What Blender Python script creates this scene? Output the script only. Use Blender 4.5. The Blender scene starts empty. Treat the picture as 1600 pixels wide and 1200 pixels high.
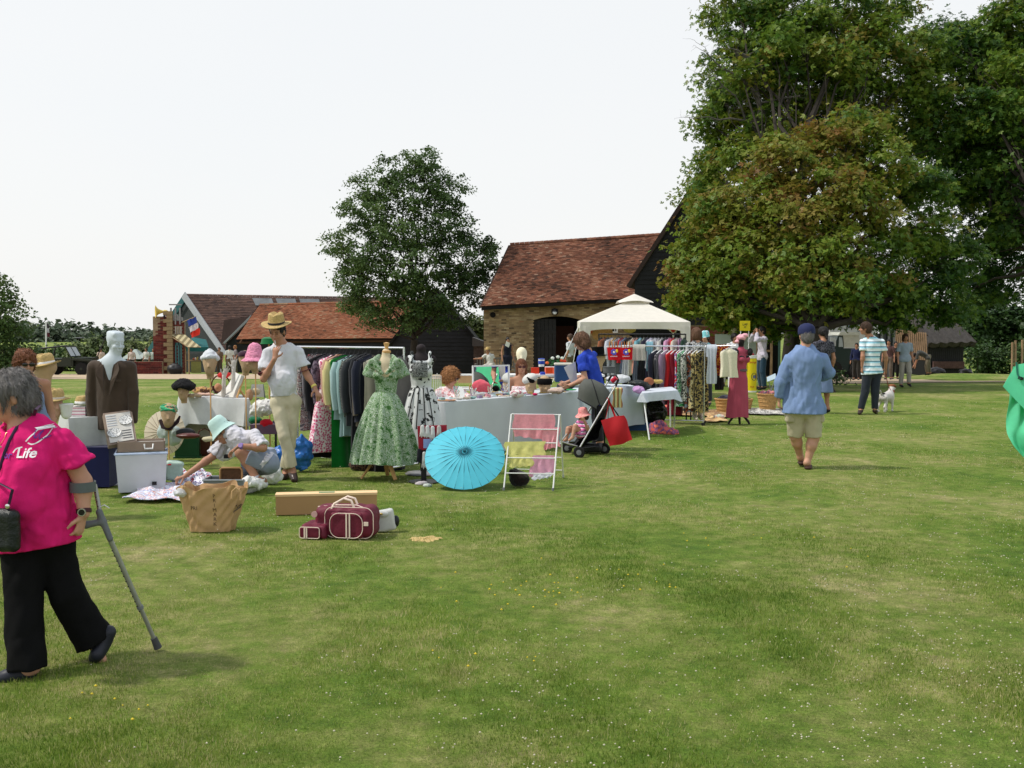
import bpy,math,random
import numpy as np
from mathutils import Vector,Matrix
from math import sin,cos,pi,radians
random.seed(7);rng=np.random.default_rng(7)
S=bpy.context.scene
COL=S.collection
# ---------------- camera, sky, sun, exposure ----------------
CAMH=1.65;F=1600.0;HORIZ=517.0
PITCH=math.atan((600-HORIZ)/F)
cam=bpy.data.objects.new('camera',bpy.data.cameras.new('camera'));COL.objects.link(cam)
cam.location=(0,0,CAMH);cam.rotation_euler=(pi/2-PITCH,0,0)
cam.data.sensor_width=36;cam.data.lens=36;cam.data.clip_end=3000;cam.data.clip_start=.05
S.camera=cam
S.render.resolution_x=1024;S.render.resolution_y=768
SUN_EL,SUN_AZ=55.0,-94.0      # azimuth measured from +y (away from camera), negative = left
W=bpy.data.worlds.new('World');S.world=W;W.use_nodes=True
nt=W.node_tree;nt.nodes.clear()
def wn(t,**k):
    n=nt.nodes.new(t)
    for a,b in k.items():setattr(n,a,b)
    return n
out=wn('ShaderNodeOutputWorld');bg=wn('ShaderNodeBackground');bg.inputs[1].default_value=1
sky=wn('ShaderNodeTexSky',sky_type='NISHITA');sky.sun_disc=False
sky.sun_elevation=radians(SUN_EL);sky.sun_rotation=radians(SUN_AZ);sky.dust_density=4;sky.altitude=50
sc=wn('ShaderNodeVectorMath',operation='SCALE');sc.inputs['Scale'].default_value=.075
tc=wn('ShaderNodeTexCoord');sep=wn('ShaderNodeSeparateXYZ')
nt.links.new(tc.outputs['Generated'],sep.inputs[0]);nt.links.new(sky.outputs[0],sc.inputs[0])
mp=wn('ShaderNodeMapping');mp.inputs['Scale'].default_value=(1.2,1.2,3.5)
nz=wn('ShaderNodeTexNoise');nz.inputs['Scale'].default_value=1.6;nz.inputs['Detail'].default_value=5;nz.inputs['Roughness'].default_value=.5
nt.links.new(tc.outputs['Generated'],mp.inputs[0]);nt.links.new(mp.outputs[0],nz.inputs['Vector'])
# thin high haze: nearly white low down, letting a little blue through higher up
rp=wn('ShaderNodeValToRGB');e=rp.color_ramp.elements
e[0].position=0;e[0].color=(.98,.98,.965,1);e[1].position=1;e[1].color=(.62,.72,.86,1)
m_=e.new(.38);m_.color=(.935,.955,.965,1)
ad=wn('ShaderNodeMath',operation='MULTIPLY_ADD');ad.inputs[1].default_value=.42
nt.links.new(nz.outputs[0],ad.inputs[0]);nt.links.new(sep.outputs[2],ad.inputs[2])
sb=wn('ShaderNodeMath',operation='SUBTRACT');sb.inputs[1].default_value=.2
nt.links.new(ad.outputs[0],sb.inputs[0]);nt.links.new(sb.outputs[0],rp.inputs[0])
mx=wn('ShaderNodeMix',data_type='RGBA');mx.inputs[0].default_value=.82
nt.links.new(sc.outputs[0],mx.inputs[6]);nt.links.new(rp.outputs[0],mx.inputs[7])
nt.links.new(mx.outputs[2],bg.inputs[0]);nt.links.new(bg.outputs[0],out.inputs[0])
sd=bpy.data.lights.new('sun','SUN');sd.energy=2.9;sd.angle=radians(3.0);sd.color=(1,.94,.85)
sun=bpy.data.objects.new('sun',sd);COL.objects.link(sun)
_a=radians(SUN_AZ);_e=radians(SUN_EL)
SUND=Vector((sin(_a)*cos(_e),cos(_a)*cos(_e),sin(_e)))
sun.rotation_euler=(-SUND).to_track_quat('-Z','Y').to_euler()
S.view_settings.view_transform='Standard';S.view_settings.look='None'
S.view_settings.exposure=.17;S.view_settings.gamma=1;S.view_settings.use_curve_mapping=False
S.render.engine='CYCLES'
try:S.cycles.max_bounces=6;S.cycles.transparent_max_bounces=8
except Exception:pass

# ---------------- placing ----------------
_cp,_sp=cos(PITCH),sin(PITCH)
def ray(px,py):
    u=(px-800)/F;v=(600-py)/F
    return Vector((u,_cp+v*_sp,-_sp+v*_cp))
def at(px,py,d):
    r=ray(px,py);t=d/r.y
    return Vector((r.x*t,d,CAMH+r.z*t))
def ax_(px,d):return at(px,570,d).x
def gz(y):
    return -0.03*min(max(0,y-30),50)
def gp(px,py):
    r=ray(px,py);t=-CAMH/r.z if r.z < 0 else 1e4
    if t*r.y > 30:      # z = -.03*(y-30)
        t=(CAMH+.03*(-30))/(-(r.z+.03*r.y)) if (r.z+.03*r.y) < 0 else 1e3
    y=r.y*t
    return Vector((r.x*t,y,gz(y)))
def gd(py):return gp(800,py).y
V=Vector
# ---------------- mesh helpers ----------------
class MB:
    def __init__(s):s.v=[];s.f=[];s.t=[]
    def add(s,vs,fs,tone=.5):
        n=len(s.v);s.v.extend([tuple(p) for p in vs]);s.f.extend([tuple(i+n for i in f) for f in fs]);s.t.extend([tone]*len(fs));return s
    def box(s,c,sz,R=None,tone=.5,taper=1):
        c=V(c);h=V(sz)/2;vs=[]
        for z in (-1,1):
            k=taper if z > 0 else 1
            for x,y in ((-1,-1),(1,-1),(1,1),(-1,1)):
                p=V((x*h.x*k,y*h.y*k,z*h.z))
                vs.append(c+(R @ p if R else p))
        return s.add(vs,[(3,2,1,0),(4,5,6,7),(0,1,5,4),(1,2,6,5),(2,3,7,6),(3,0,4,7)],tone)
    def tube(s,pts,r,n=8,tone=.5,caps=True,sq=1.0,up=None):
        pts=[V(p) for p in pts];m=len(pts)
        rs=r if isinstance(r,(list,tuple)) else [r]*m
        vs=[];a=None
        for i,p in enumerate(pts):
            t=(pts[min(i+1,m-1)]-pts[max(i-1,0)])
            t=t.normalized() if t.length > 1e-9 else V((0,0,1))
            if a is None:
                a=V(up) if up is not None else (V((1,0,0)) if abs(t.x) < .8 else V((0,1,0)))
            a=(a-t*a.dot(t));a=a.normalized() if a.length > 1e-6 else t.orthogonal().normalized()
            b=t.cross(a)
            for k in range(n):
                q=2*pi*k/n
                vs.append(p+(a*cos(q)+b*sin(q)*sq)*rs[i])
        fs=[]
        for i in range(m-1):
            for k in range(n):
                k2=(k+1) % n
                fs.append((i*n+k,i*n+k2,(i+1)*n+k2,(i+1)*n+k))
        if caps:fs.append(tuple(range(n-1,-1,-1)));fs.append(tuple((m-1)*n+k for k in range(n)))
        return s.add(vs,fs,tone)
    def cyl(s,a,b,r,r2=None,n=12,tone=.5):return s.tube([a,b],[r,r if r2 is None else r2],n,tone)
    def lathe(s,prof,c=(0,0,0),n=20,R=None,tone=.5,sx=1,sy=1,fn=None):
        c=V(c);vs=[];m=len(prof)
        for i,(r,z) in enumerate(prof):
            for k in range(n):
                q=2*pi*k/n
                p=V((r*cos(q)*sx,r*sin(q)*sy,z))
                if fn:p=V(fn(p,q,i))
                vs.append(c+(R @ p if R else p))
        fs=[(i*n+k,i*n+(k+1) % n,(i+1)*n+(k+1) % n,(i+1)*n+k) for i in range(m-1) for k in range(n)]
        fs += [tuple(range(n-1,-1,-1)),tuple((m-1)*n+k for k in range(n))]
        return s.add(vs,fs,tone)
    def sheet(s,fn,nu,nv,th=0,tone=.5):
        g=[[V(fn(i/nu,j/nv)) for j in range(nv+1)] for i in range(nu+1)]
        vs=[p for row in g for p in row];N=nv+1
        fs=[(i*N+j,(i+1)*N+j,(i+1)*N+j+1,i*N+j+1) for i in range(nu) for j in range(nv)]
        if th:
            off=[]
            for i in range(nu+1):
                for j in range(nv+1):
                    a=g[min(i+1,nu)][j]-g[max(i-1,0)][j];b=g[i][min(j+1,nv)]-g[i][max(j-1,0)]
                    nn=a.cross(b);nn=nn.normalized() if nn.length > 1e-9 else V((0,0,1))
                    off.append(g[i][j]-nn*th)
            M=len(vs);vs += off
            fs += [tuple(M+q for q in f[::-1]) for f in fs]
            bd=[(i,0) for i in range(nu)]+[(nu,j) for j in range(nv)]+[(i,nv) for i in range(nu,0,-1)]+[(0,j) for j in range(nv,0,-1)]
            bi=[i*N+j for i,j in bd]
            for q in range(len(bi)):
                a,b=bi[q],bi[(q+1) % len(bi)]
                fs.append((b,a,a+M,b+M))
        return s.add(vs,fs,tone)
    def poly(s,pts,th,d=V((0,1,0)),tone=.5):     # extruded polygon, thickness th along d
        n=len(pts);pts=[V(p) for p in pts];vs=pts+[p+V(d)*th for p in pts]
        return s.add(vs,[tuple(range(n)),tuple(range(2*n-1,n-1,-1))]+[(i,i+n,(i+1) % n+n,(i+1) % n) for i in range(n)],tone)
    def xf(s,M):s.v=[tuple(M @ V(p)) for p in s.v];return s
def ellm(c,r,R=None,n=12,m=8,tone=.5,mb=None):
    mb=mb or MB();prof=[(max(1e-4,sin(pi*i/m)),-cos(pi*i/m)) for i in range(m+1)]
    r=V(r);R=R or Matrix.Identity(3)
    return mb.lathe([(a,b) for a,b in prof],c,n,R @ Matrix.Diagonal(r).to_3x3(),tone)
def setp(o,label=None,cat=None,group=None,kind=None):
    if label:o['label']=label
    if cat:o['category']=cat
    if group:o['group']=group
    if kind:o['kind']=kind
    return o
def wloc(o):
    p=V((0,0,0))
    while o is not None:p=p+V(o.location);o=o.parent
    return p
def npmesh(name,v,f,tone=None,smooth=True):
    me=bpy.data.meshes.new(name)
    v=np.asarray(v,dtype=np.float32);f=np.asarray(f,dtype=np.int32);k=f.shape[1]
    me.vertices.add(len(v));me.vertices.foreach_set('co',v.ravel())
    me.loops.add(f.size);me.loops.foreach_set('vertex_index',f.ravel())
    me.polygons.add(len(f));me.polygons.foreach_set('loop_start',np.arange(0,f.size,k,dtype=np.int32))
    if tone is not None:
        at_=me.attributes.new('tone','FLOAT','FACE');at_.data.foreach_set('value',np.asarray(tone,dtype=np.float32))
    if smooth:me.polygons.foreach_set('use_smooth',np.ones(len(f),dtype=bool))
    me.update(calc_edges=True);return me
def link(name,me,m,parent=None,kind=None,loc=None):
    o=bpy.data.objects.new(name,me);COL.objects.link(o)
    if m is not None and me is not None and not me.materials:me.materials.append(m)
    if parent is not None:o.parent=parent
    if loc is not None:o.location=loc
    if kind:o['kind']=kind
    return o
def obj(name,mb,m,parent=None,smooth=False,world=None,kind=None,origin=None,auto=None):
    """vertices are given in world coordinates and re-based on the parent's place (or on `origin`); world=False: already local"""
    off=V((0,0,0));world=(parent is not None) if world is None else world
    if world and parent is not None:off=wloc(parent)
    if origin is not None:off=V(origin)
    me=bpy.data.meshes.new(name)
    me.from_pydata([(p[0]-off.x,p[1]-off.y,p[2]-off.z) for p in mb.v],[],mb.f)
    if any(abs(t-.5) > 1e-6 for t in mb.t):
        a=me.attributes.new('tone','FLOAT','FACE');a.data.foreach_set('value',mb.t)
    if smooth:
        me.polygons.foreach_set('use_smooth',[True]*len(me.polygons))
        try:me.set_sharp_from_angle(angle=radians(auto or 50))
        except Exception:pass
    me.update()
    return link(name,me,m,parent,kind,loc=(off if (origin is not None and parent is None) else None))
def thing(name,label,cat,loc,rotz=0,group=None):
    o=bpy.data.objects.new(name,None);COL.objects.link(o);o.empty_display_size=.1
    o.location=V(loc);o.rotation_euler=(0,0,rotz)
    return setp(o,label,cat,group)
def one(name,label,cat,mb,m,origin,smooth=False,group=None,kind=None):    # a thing that is one mesh
    return setp(obj(name,mb,m,None,smooth,origin=origin,kind=kind),label,cat,group)
def copy_tree(o,parent=None):
    c=o.copy();COL.objects.link(c);c.parent=parent
    for ch in list(o.children):copy_tree(ch,c)
    return c
def RZ(a):return Matrix.Rotation(a,3,'Z')
def RX(a):return Matrix.Rotation(a,3,'X')
def RY(a):return Matrix.Rotation(a,3,'Y')
def frame(f,u=(0,0,1)):      # columns: side(right), forward, up
    f=V(f).normalized();u=V(u);s=f.cross(u).normalized();u=s.cross(f)
    return Matrix((s,f,u)).transposed()
# ---------------- signed-distance modelling (bodies, clothes, bags) ----------------
def noise3(P,sc,seed=0,oct=3):
    r=np.random.default_rng(seed);o=np.zeros(len(P));a=1;tot=0
    for k in range(oct):
        for _ in range(2):
            d=r.normal(size=3);d/=np.linalg.norm(d);e=r.normal(size=3);e/=np.linalg.norm(e)
            q=P @ (d*sc*2 ** k)+r.uniform(0,6)+1.6*np.sin(P @ (e*sc*2 ** k*.8)+r.uniform(0,6))
            o += a*np.sin(q)
        tot += 2*a;a *= .5
    return o/tot
class SD:
    def __init__(s):s.p=[];s.clips=[];s.nz=[];s.lo=np.full(3,1e9);s.hi=np.full(3,-1e9)
    def _b(s,p,r):
        p=np.array(p,float);s.lo=np.minimum(s.lo,p-r);s.hi=np.maximum(s.hi,p+r)
    def cone(s,a,b,ra,rb=None,k=.02,sq=None,q=1.0,sub=False,cut=False):
        rb=ra if rb is None else rb;a=np.array(a,float);b=np.array(b,float)
        if not sub:s._b(a,ra);s._b(b,rb)
        sq=None if sq is None else np.array(V(sq).normalized())
        def f(P):
            ab=b-a;L=ab @ ab+1e-12
            t=np.clip(((P-a) @ ab)/L,0,1);d=P-a-t[:,None]*ab
            if sq is not None:
                c=d @ sq;d=d+np.outer(c*(1/q-1),sq)
            o=np.sqrt((d*d).sum(1))-(ra+(rb-ra)*t)
            return np.maximum(o,(P-b) @ (ab/np.sqrt(L))) if cut else o
        s.p.append((f,k,sub));return s
    def ell(s,c,r,R=None,k=.02,sub=False):
        c=np.array(c,float);r=np.array(r,float)
        if not sub:s._b(c,r.max())
        Rm=np.array(R) if R is not None else np.eye(3)
        def f(P):
            q=(P-c) @ Rm;k0=np.sqrt(((q/r) ** 2).sum(1));k1=np.sqrt(((q/r ** 2) ** 2).sum(1))+1e-9
            return np.where(k0 < .05,-r.min(),k0*(k0-1)/k1)
        s.p.append((f,k,sub));return s
    def box(s,c,h,R=None,r=.02,k=.01,sub=False):
        c=np.array(c,float);h=np.array(h,float)
        if not sub:s._b(c,np.linalg.norm(h))
        Rm=np.array(R) if R is not None else np.eye(3)
        def f(P):
            q=np.abs((P-c) @ Rm)-h+r
            return np.sqrt((np.maximum(q,0) ** 2).sum(1))+np.minimum(q.max(1),0)-r
        s.p.append((f,k,sub));return s
    def clip(s,p,n):s.clips.append((np.array(p,float),np.array(V(n).normalized())));return s
    def noise(s,amp,sc,seed=0,st=(1,1,1),oct=3):s.nz.append((amp,sc*3.2,seed,np.array(st),oct));return s
    def ev(s,P):
        d=None
        for f,k,sub in s.p:
            x=f(P)
            if d is None:d=x;continue
            if sub:
                h=np.maximum(k-np.abs(d+x),0)/k;d=np.maximum(d,-x)+h*h*k*.25
            else:
                h=np.maximum(k-np.abs(d-x),0)/k;d=np.minimum(d,x)-h*h*k*.25
        for amp,sc,seed,st,oc in s.nz:n_=noise3(P*st,sc,seed,oc);d=d+amp*(1.2*n_+1.3*(.35-np.abs(noise3(P*st,sc*.7,seed+5,2))))
        for c,n in s.clips:d=np.maximum(d,(P-c) @ n)
        return d
    def mesh(s,h):
        amp=sum(a[0] for a in s.nz);B=4
        lo=s.lo-3*h-amp;n=np.ceil((s.hi+3*h+amp-lo)/h/B).astype(int)+1
        gx=[np.arange(m) for m in n]
        I=np.stack(np.meshgrid(*gx,indexing='ij'),-1).reshape(-1,3)
        cen=lo+(I*B+(B-1)/2)*h
        dc=s.ev(cen);keep=np.abs(dc) < h*(B*.87*1.8+2)
        D=np.repeat(np.repeat(np.repeat(np.where(dc < 0,-1.,1.).reshape(n),B,0),B,1),B,2).astype(np.float32)*h
        o=np.stack(np.meshgrid(*[np.arange(B)]*3,indexing='ij'),-1).reshape(-1,3)
        J=(I[keep][:,None,:]*B+o[None]).reshape(-1,3)
        D[J[:,0],J[:,1],J[:,2]]=s.ev(lo+J*h)
        return nets(D,lo,h)
def nets(D,lo,h):
    Sg=D < 0;N=D.shape
    cs=np.zeros([m-1 for m in N],np.int8)
    for a in (0,1):
        for b in (0,1):
            for c in (0,1):cs += Sg[a:N[0]-1+a,b:N[1]-1+b,c:N[2]-1+c]
    M=(cs > 0) & (cs < 8);idx=np.full(M.shape,-1,np.int64);C=np.argwhere(M);idx[M]=np.arange(len(C))
    acc=np.zeros((len(C),3));cnt=np.zeros(len(C))
    cor=np.array([[a,b,c] for a in (0,1) for b in (0,1) for c in (0,1)])
    vals=[D[C[:,0]+k[0],C[:,1]+k[1],C[:,2]+k[2]] for k in cor]
    for i in range(8):
        for j in range(i+1,8):
            if np.abs(cor[i]-cor[j]).sum() != 1:continue
            a,b=vals[i],vals[j];m=(a < 0) != (b < 0)
            t=(a[m]/(a[m]-b[m]))[:,None]
            acc[m] += cor[i]+(cor[j]-cor[i])*t;cnt[m] += 1
    v=lo+(C+acc/np.maximum(cnt,1)[:,None])*h
    fs=[]
    for ax in range(3):
        u,w=[(1,2),(2,0),(0,1)][ax]
        sl0=[slice(1,None)]*3;sl1=[slice(1,None)]*3
        sl0[ax]=slice(0,N[ax]-1);sl1[ax]=slice(1,N[ax])
        A=Sg[tuple(sl0)];Bq=Sg[tuple(sl1)]
        E=np.argwhere(A != Bq)
        if not len(E):continue
        sgn=A[E[:,0],E[:,1],E[:,2]]
        off=np.ones(3,int);off[ax]=0;E=E+off
        E=E[(E[:,u] < M.shape[u]) & (E[:,w] < M.shape[w]) & (E[:,ax] < M.shape[ax])] if False else E
        ok=(E[:,0] < M.shape[0]) & (E[:,1] < M.shape[1]) & (E[:,2] < M.shape[2]);E=E[ok];sgn=sgn[ok]
        du=np.zeros(3,int);du[u]=1;dw=np.zeros(3,int);dw[w]=1
        g=lambda X:idx[X[:,0],X[:,1],X[:,2]]
        q=np.stack([g(E-du-dw),g(E-dw),g(E),g(E-du)],1)
        q[~sgn]=q[~sgn][:,::-1];fs.append(q)
    f=np.concatenate(fs);f=f[(f >= 0).all(1)]
    return v,f
def sdobj(name,s,h,m,parent=None,origin=None,label=None,cat=None,group=None,kind=None):
    v,f=s.mesh(h)
    off=np.array(wloc(parent) if parent is not None else (origin if origin is not None else (0,0,0)))
    o=link(name,npmesh(name,v-off,f),m,parent,kind,loc=(V(off) if parent is None else None))
    return setp(o,label,cat,group)
# ---------------- materials ----------------
_mc={}
def mat(name,col,rough=.85,metal=0,var=.12,sc=8,bump=0,bsc=60,spec=.35,trans=0,alpha=1,cols=None,kind='noise',sheen=0,st=(1,1,1),tone=None,ior=1.45,sub=0,emis=0):
    """procedural principled material. cols+kind make a print; tone=(colA,colB..) reads the per-piece 'tone' attribute"""
    if name in _mc:return _mc[name]
    m=bpy.data.materials.new(name);m.use_nodes=True;t=m.node_tree;N=t.nodes;L=t.links
    b=N['Principled BSDF'];b.inputs['Roughness'].default_value=rough;b.inputs['Metallic'].default_value=metal
    b.inputs['Specular IOR Level'].default_value=spec;b.inputs['IOR'].default_value=ior
    if trans:b.inputs['Transmission Weight'].default_value=trans
    if sheen:b.inputs['Sheen Weight'].default_value=sheen
    if sub:b.inputs['Subsurface Weight'].default_value=sub;b.inputs['Subsurface Scale'].default_value=.02
    if alpha < 1:b.inputs['Alpha'].default_value=alpha
    tc=N.new('ShaderNodeTexCoord');mp=N.new('ShaderNodeMapping');mp.inputs['Scale'].default_value=st
    L.new(tc.outputs['Object'],mp.inputs[0]);vec=mp.outputs[0]
    def nz(scale,det=4,ro=.55):
        n=N.new('ShaderNodeTexNoise');n.inputs['Scale'].default_value=scale;n.inputs['Detail'].default_value=det;n.inputs['Roughness'].default_value=ro
        L.new(vec,n.inputs['Vector']);return n
    c4=lambda c:(c[0],c[1],c[2],1)
    if tone:
        a=N.new('ShaderNodeAttribute');a.attribute_name='tone';r=N.new('ShaderNodeValToRGB')
        e=r.color_ramp.elements;e[0].color=c4(tone[0]);e[1].color=c4(tone[-1])
        for i,c in enumerate(tone[1:-1]):x=e.new((i+1)/(len(tone)-1));x.color=c4(c)
        L.new(a.outputs['Fac'],r.inputs[0]);base=r.outputs[0]
    elif cols:
        r=N.new('ShaderNodeValToRGB');r.color_ramp.interpolation='CONSTANT';e=r.color_ramp.elements
        n_=len(cols)
        if kind == 'noise':
            src=nz(sc,3,.6).outputs[0];lo,hi=.36,.62
        elif kind == 'vor':
            n=N.new('ShaderNodeTexVoronoi');n.inputs['Scale'].default_value=sc;L.new(vec,n.inputs['Vector'])
            sp=N.new('ShaderNodeSeparateColor');L.new(n.outputs['Color'],sp.inputs[0]);src=sp.outputs[0];lo,hi=0,1
        elif kind == 'dots':
            n=N.new('ShaderNodeTexVoronoi');n.inputs['Scale'].default_value=sc;L.new(vec,n.inputs['Vector']);src=n.outputs['Distance'];lo,hi=0,.75
        else:       # stripes along an axis: 'sx' 'sy' 'sz'
            sp=N.new('ShaderNodeSeparateXYZ');L.new(vec,sp.inputs[0]);mu=N.new('ShaderNodeMath');mu.operation='MULTIPLY';mu.inputs[1].default_value=sc
            L.new(sp.outputs['xyz'.index(kind[1])],mu.inputs[0]);fr=N.new('ShaderNodeMath');fr.operation='FRACT';L.new(mu.outputs[0],fr.inputs[0]);src=fr.outputs[0];lo,hi=0,1
        e[0].position=0;e[0].color=c4(cols[0]);e[1].position=lo+(hi-lo)*(n_-1)/n_;e[1].color=c4(cols[-1])
        for i in range(1,n_-1):x=e.new(lo+(hi-lo)*i/n_);x.color=c4(cols[i])
        L.new(src,r.inputs[0]);base=r.outputs[0]
    else:
        rg=N.new('ShaderNodeRGB');rg.outputs[0].default_value=c4(col);base=rg.outputs[0]
    if var:
        n=nz(sc if not cols else 9,5,.6);mr=N.new('ShaderNodeMapRange');mr.inputs[1].default_value=.3;mr.inputs[2].default_value=.7
        mr.inputs[3].default_value=1-var;mr.inputs[4].default_value=1+var;L.new(n.outputs[0],mr.inputs[0])
        vm=N.new('ShaderNodeVectorMath');vm.operation='SCALE';L.new(base,vm.inputs[0]);L.new(mr.outputs[0],vm.inputs['Scale']);base=vm.outputs[0]
    L.new(base,b.inputs['Base Color'])
    if bump:
        n=nz(bsc,4,.6);bp=N.new('ShaderNodeBump');bp.inputs['Strength'].default_value=min(1,bump*2);bp.inputs['Distance'].default_value=bump*.02+.002
        L.new(n.outputs[0],bp.inputs['Height']);L.new(bp.outputs[0],b.inputs['Normal'])
    if emis:b.inputs['Emission Color'].default_value=c4(col);b.inputs['Emission Strength'].default_value=emis
    _mc[name]=m;return m
def leafmat(name,tone,tr=.35,rough=.5):
    if name in _mc:return _mc[name]
    m=mat(name,(0,0,0),rough=rough,tone=tone,var=.2,sc=1.2,spec=.3)
    t=m.node_tree;b=t.nodes['Principled BSDF'];src=b.inputs['Base Color'].links[0].from_socket
    tr_=t.nodes.new('ShaderNodeBsdfTranslucent');t.links.new(src,tr_.inputs[0]);mxs=t.nodes.new('ShaderNodeMixShader');mxs.inputs[0].default_value=tr
    o=[n for n in t.nodes if n.type == 'OUTPUT_MATERIAL'][0]
    t.links.new(b.outputs[0],mxs.inputs[1]);t.links.new(tr_.outputs[0],mxs.inputs[2]);t.links.new(mxs.outputs[0],o.inputs[0]);return m
def sheer(name,col,tr=.4,**k):      # thin cloth / paper that lets some light through
    if name in _mc:return _mc[name]
    m=mat(name,col,**k);t=m.node_tree;b=t.nodes['Principled BSDF'];src=b.inputs['Base Color'].links[0].from_socket
    q=t.nodes.new('ShaderNodeBsdfTranslucent');t.links.new(src,q.inputs[0]);x=t.nodes.new('ShaderNodeMixShader');x.inputs[0].default_value=tr
    o=[n for n in t.nodes if n.type == 'OUTPUT_MATERIAL'][0]
    t.links.new(b.outputs[0],x.inputs[1]);t.links.new(q.outputs[0],x.inputs[2]);t.links.new(x.outputs[0],o.inputs[0]);return m
def sr(r,g,b):      # sRGB 0-255 -> linear
    return tuple(((c/255)/12.92 if c/255 < .04045 else ((c/255+.055)/1.055) ** 2.4) for c in (r,g,b))
CL={}
def cloth(r,g,b,k=.85,**kw):
    key='cloth_%d_%d_%d' % (r,g,b)
    return mat(key,tuple(c*k for c in sr(r,g,b)),rough=.9,var=kw.pop('var',.07),sc=14,bump=.15,bsc=120,sheen=.2,spec=.2,**kw)
WHITEM=mat('white_metal',(.75,.75,.74),.35,.0,var=.03);CHROME=mat('chrome',(.75,.76,.78),.22,1,var=.03)
BLACKP=mat('black_plastic',(.012,.012,.014),.45,var=.1);DARKM=mat('dark_metal',(.03,.03,.032),.4,.6,var=.1)
PINE=mat('pine',sr(205,160,105),.6,var=.18,sc=5,st=(1,1,.2),bump=.1)
GREYP=mat('grey_plastic',(.17,.18,.19),.5,var=.06);SKIN=mat('skin',(.50,.27,.18),.55,var=.07,sc=12,spec=.35,sub=.06,bump=.05,bsc=200)
SKIN2=mat('skin_tan',(.40,.20,.125),.55,var=.08,sc=12,spec=.35,sub=.05,bump=.05,bsc=200)
LINEN=mat('linen',sr(176,150,118),.9,var=.08,sc=20,bump=.2,bsc=150)
STRAW=mat('straw',sr(196,168,112),.8,var=.2,sc=40,bump=.5,bsc=160)
PAPER=mat('paper',(.7,.7,.68),.8,var=.05)
def textmesh(body,size,ext=.0008,align='CENTER',bold=0):
    c=bpy.data.curves.new('txt','FONT');c.body=body;c.size=size;c.extrude=ext;c.align_x=align;c.offset=bold;c.resolution_u=2
    o=bpy.data.objects.new('txt',c);COL.objects.link(o)
    me=bpy.data.meshes.new_from_object(o.evaluated_get(bpy.context.evaluated_depsgraph_get()))
    bpy.data.objects.remove(o);mb=MB()
    mb.v=[tuple(v.co) for v in me.vertices];mb.f=[tuple(p.vertices) for p in me.polygons];mb.t=[.5]*len(mb.f);return mb
def flat_text(name,body,size,c,R,m,parent,ext=.0008,bold=0):
    mb=textmesh(body,size,ext,bold=bold);mb.v=[tuple(V(c)+R @ V(p)) for p in mb.v]
    return obj(name,mb,m,parent)
# ================= SETTING =================
def grass_mat():
    m=bpy.data.materials.new('lawn_grass');m.use_nodes=True;t=m.node_tree;N=t.nodes;L=t.links;b=N['Principled BSDF']
    b.inputs['Roughness'].default_value=.9;b.inputs['Specular IOR Level'].default_value=.15
    tc=N.new('ShaderNodeTexCoord')
    def nz(s,d=6,r=.6,st=(1,1,1)):
        mp=N.new('ShaderNodeMapping');mp.inputs['Scale'].default_value=st;L.new(tc.outputs['Object'],mp.inputs[0])
        n=N.new('ShaderNodeTexNoise');n.inputs['Scale'].default_value=s;n.inputs['Detail'].default_value=d;n.inputs['Roughness'].default_value=r;L.new(mp.outputs[0],n.inputs[0]);return n.outputs[0]
    r=N.new('ShaderNodeValToRGB');e=r.color_ramp.elements
    e[0].position=.40;e[0].color=(.080,.150,.018,1);e[1].position=.66;e[1].color=(.35,.31,.14,1)
    x=e.new(.48);x.color=(.130,.198,.028,1);x=e.new(.555);x.color=(.205,.238,.060,1)
    ma=N.new('ShaderNodeMath');ma.operation='MULTIPLY_ADD';ma.inputs[1].default_value=.55;mb_=N.new('ShaderNodeMath');mb_.operation='MULTIPLY';mb_.inputs[1].default_value=.48
    L.new(nz(5.5,8,.72),mb_.inputs[0]);L.new(nz(.6,6,.6,(1,.8,1)),ma.inputs[0]);L.new(mb_.outputs[0],ma.inputs[2]);L.new(ma.outputs[0],r.inputs[0])
    r2=N.new('ShaderNodeMapRange');r2.inputs[1].default_value=.3;r2.inputs[2].default_value=.7;r2.inputs[3].default_value=.42;r2.inputs[4].default_value=1.62
    L.new(nz(75,6,.85),r2.inputs[0])
    vm=N.new('ShaderNodeVectorMath');vm.operation='SCALE';L.new(r.outputs[0],vm.inputs[0]);L.new(r2.outputs[0],vm.inputs['Scale'])
    r3=N.new('ShaderNodeMapRange');r3.inputs[1].default_value=.35;r3.inputs[2].default_value=.65;r3.inputs[3].default_value=.78;r3.inputs[4].default_value=1.2;L.new(nz(6,6,.7),r3.inputs[0])
    v2=N.new('ShaderNodeVectorMath');v2.operation='SCALE';L.new(vm.outputs[0],v2.inputs[0]);L.new(r3.outputs[0],v2.inputs['Scale']);L.new(v2.outputs[0],b.inputs['Base Color'])
    bp=N.new('ShaderNodeBump');bp.inputs['Strength'].default_value=.8;bp.inputs['Distance'].default_value=.03;L.new(nz(60,5,.8),bp.inputs['Height']);L.new(bp.outputs[0],b.inputs['Normal'])
    return m
GM=grass_mat()
ys=[-15,0]+list(np.linspace(2,30,57))+list(np.linspace(32,80,25))+[100,150,250,500,1200]
xs=[-700,-200,-80]+list(np.linspace(-40,40,81))+[80,200,700]
def bumpz(x,y):return (.012*sin(x*1.3+1)*cos(y*.9)+.008*sin(x*2.9+y*1.7)) if 2 < y < 28 else 0
mb=MB();nx_=len(xs)
mb.add([(x,y,gz(y)+bumpz(x,y)) for y in ys for x in xs],[(j*nx_+i,j*nx_+i+1,(j+1)*nx_+i+1,(j+1)*nx_+i) for j in range(len(ys)-1) for i in range(nx_-1)])
obj('lawn',mb,GM,smooth=True,kind='structure')
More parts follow.
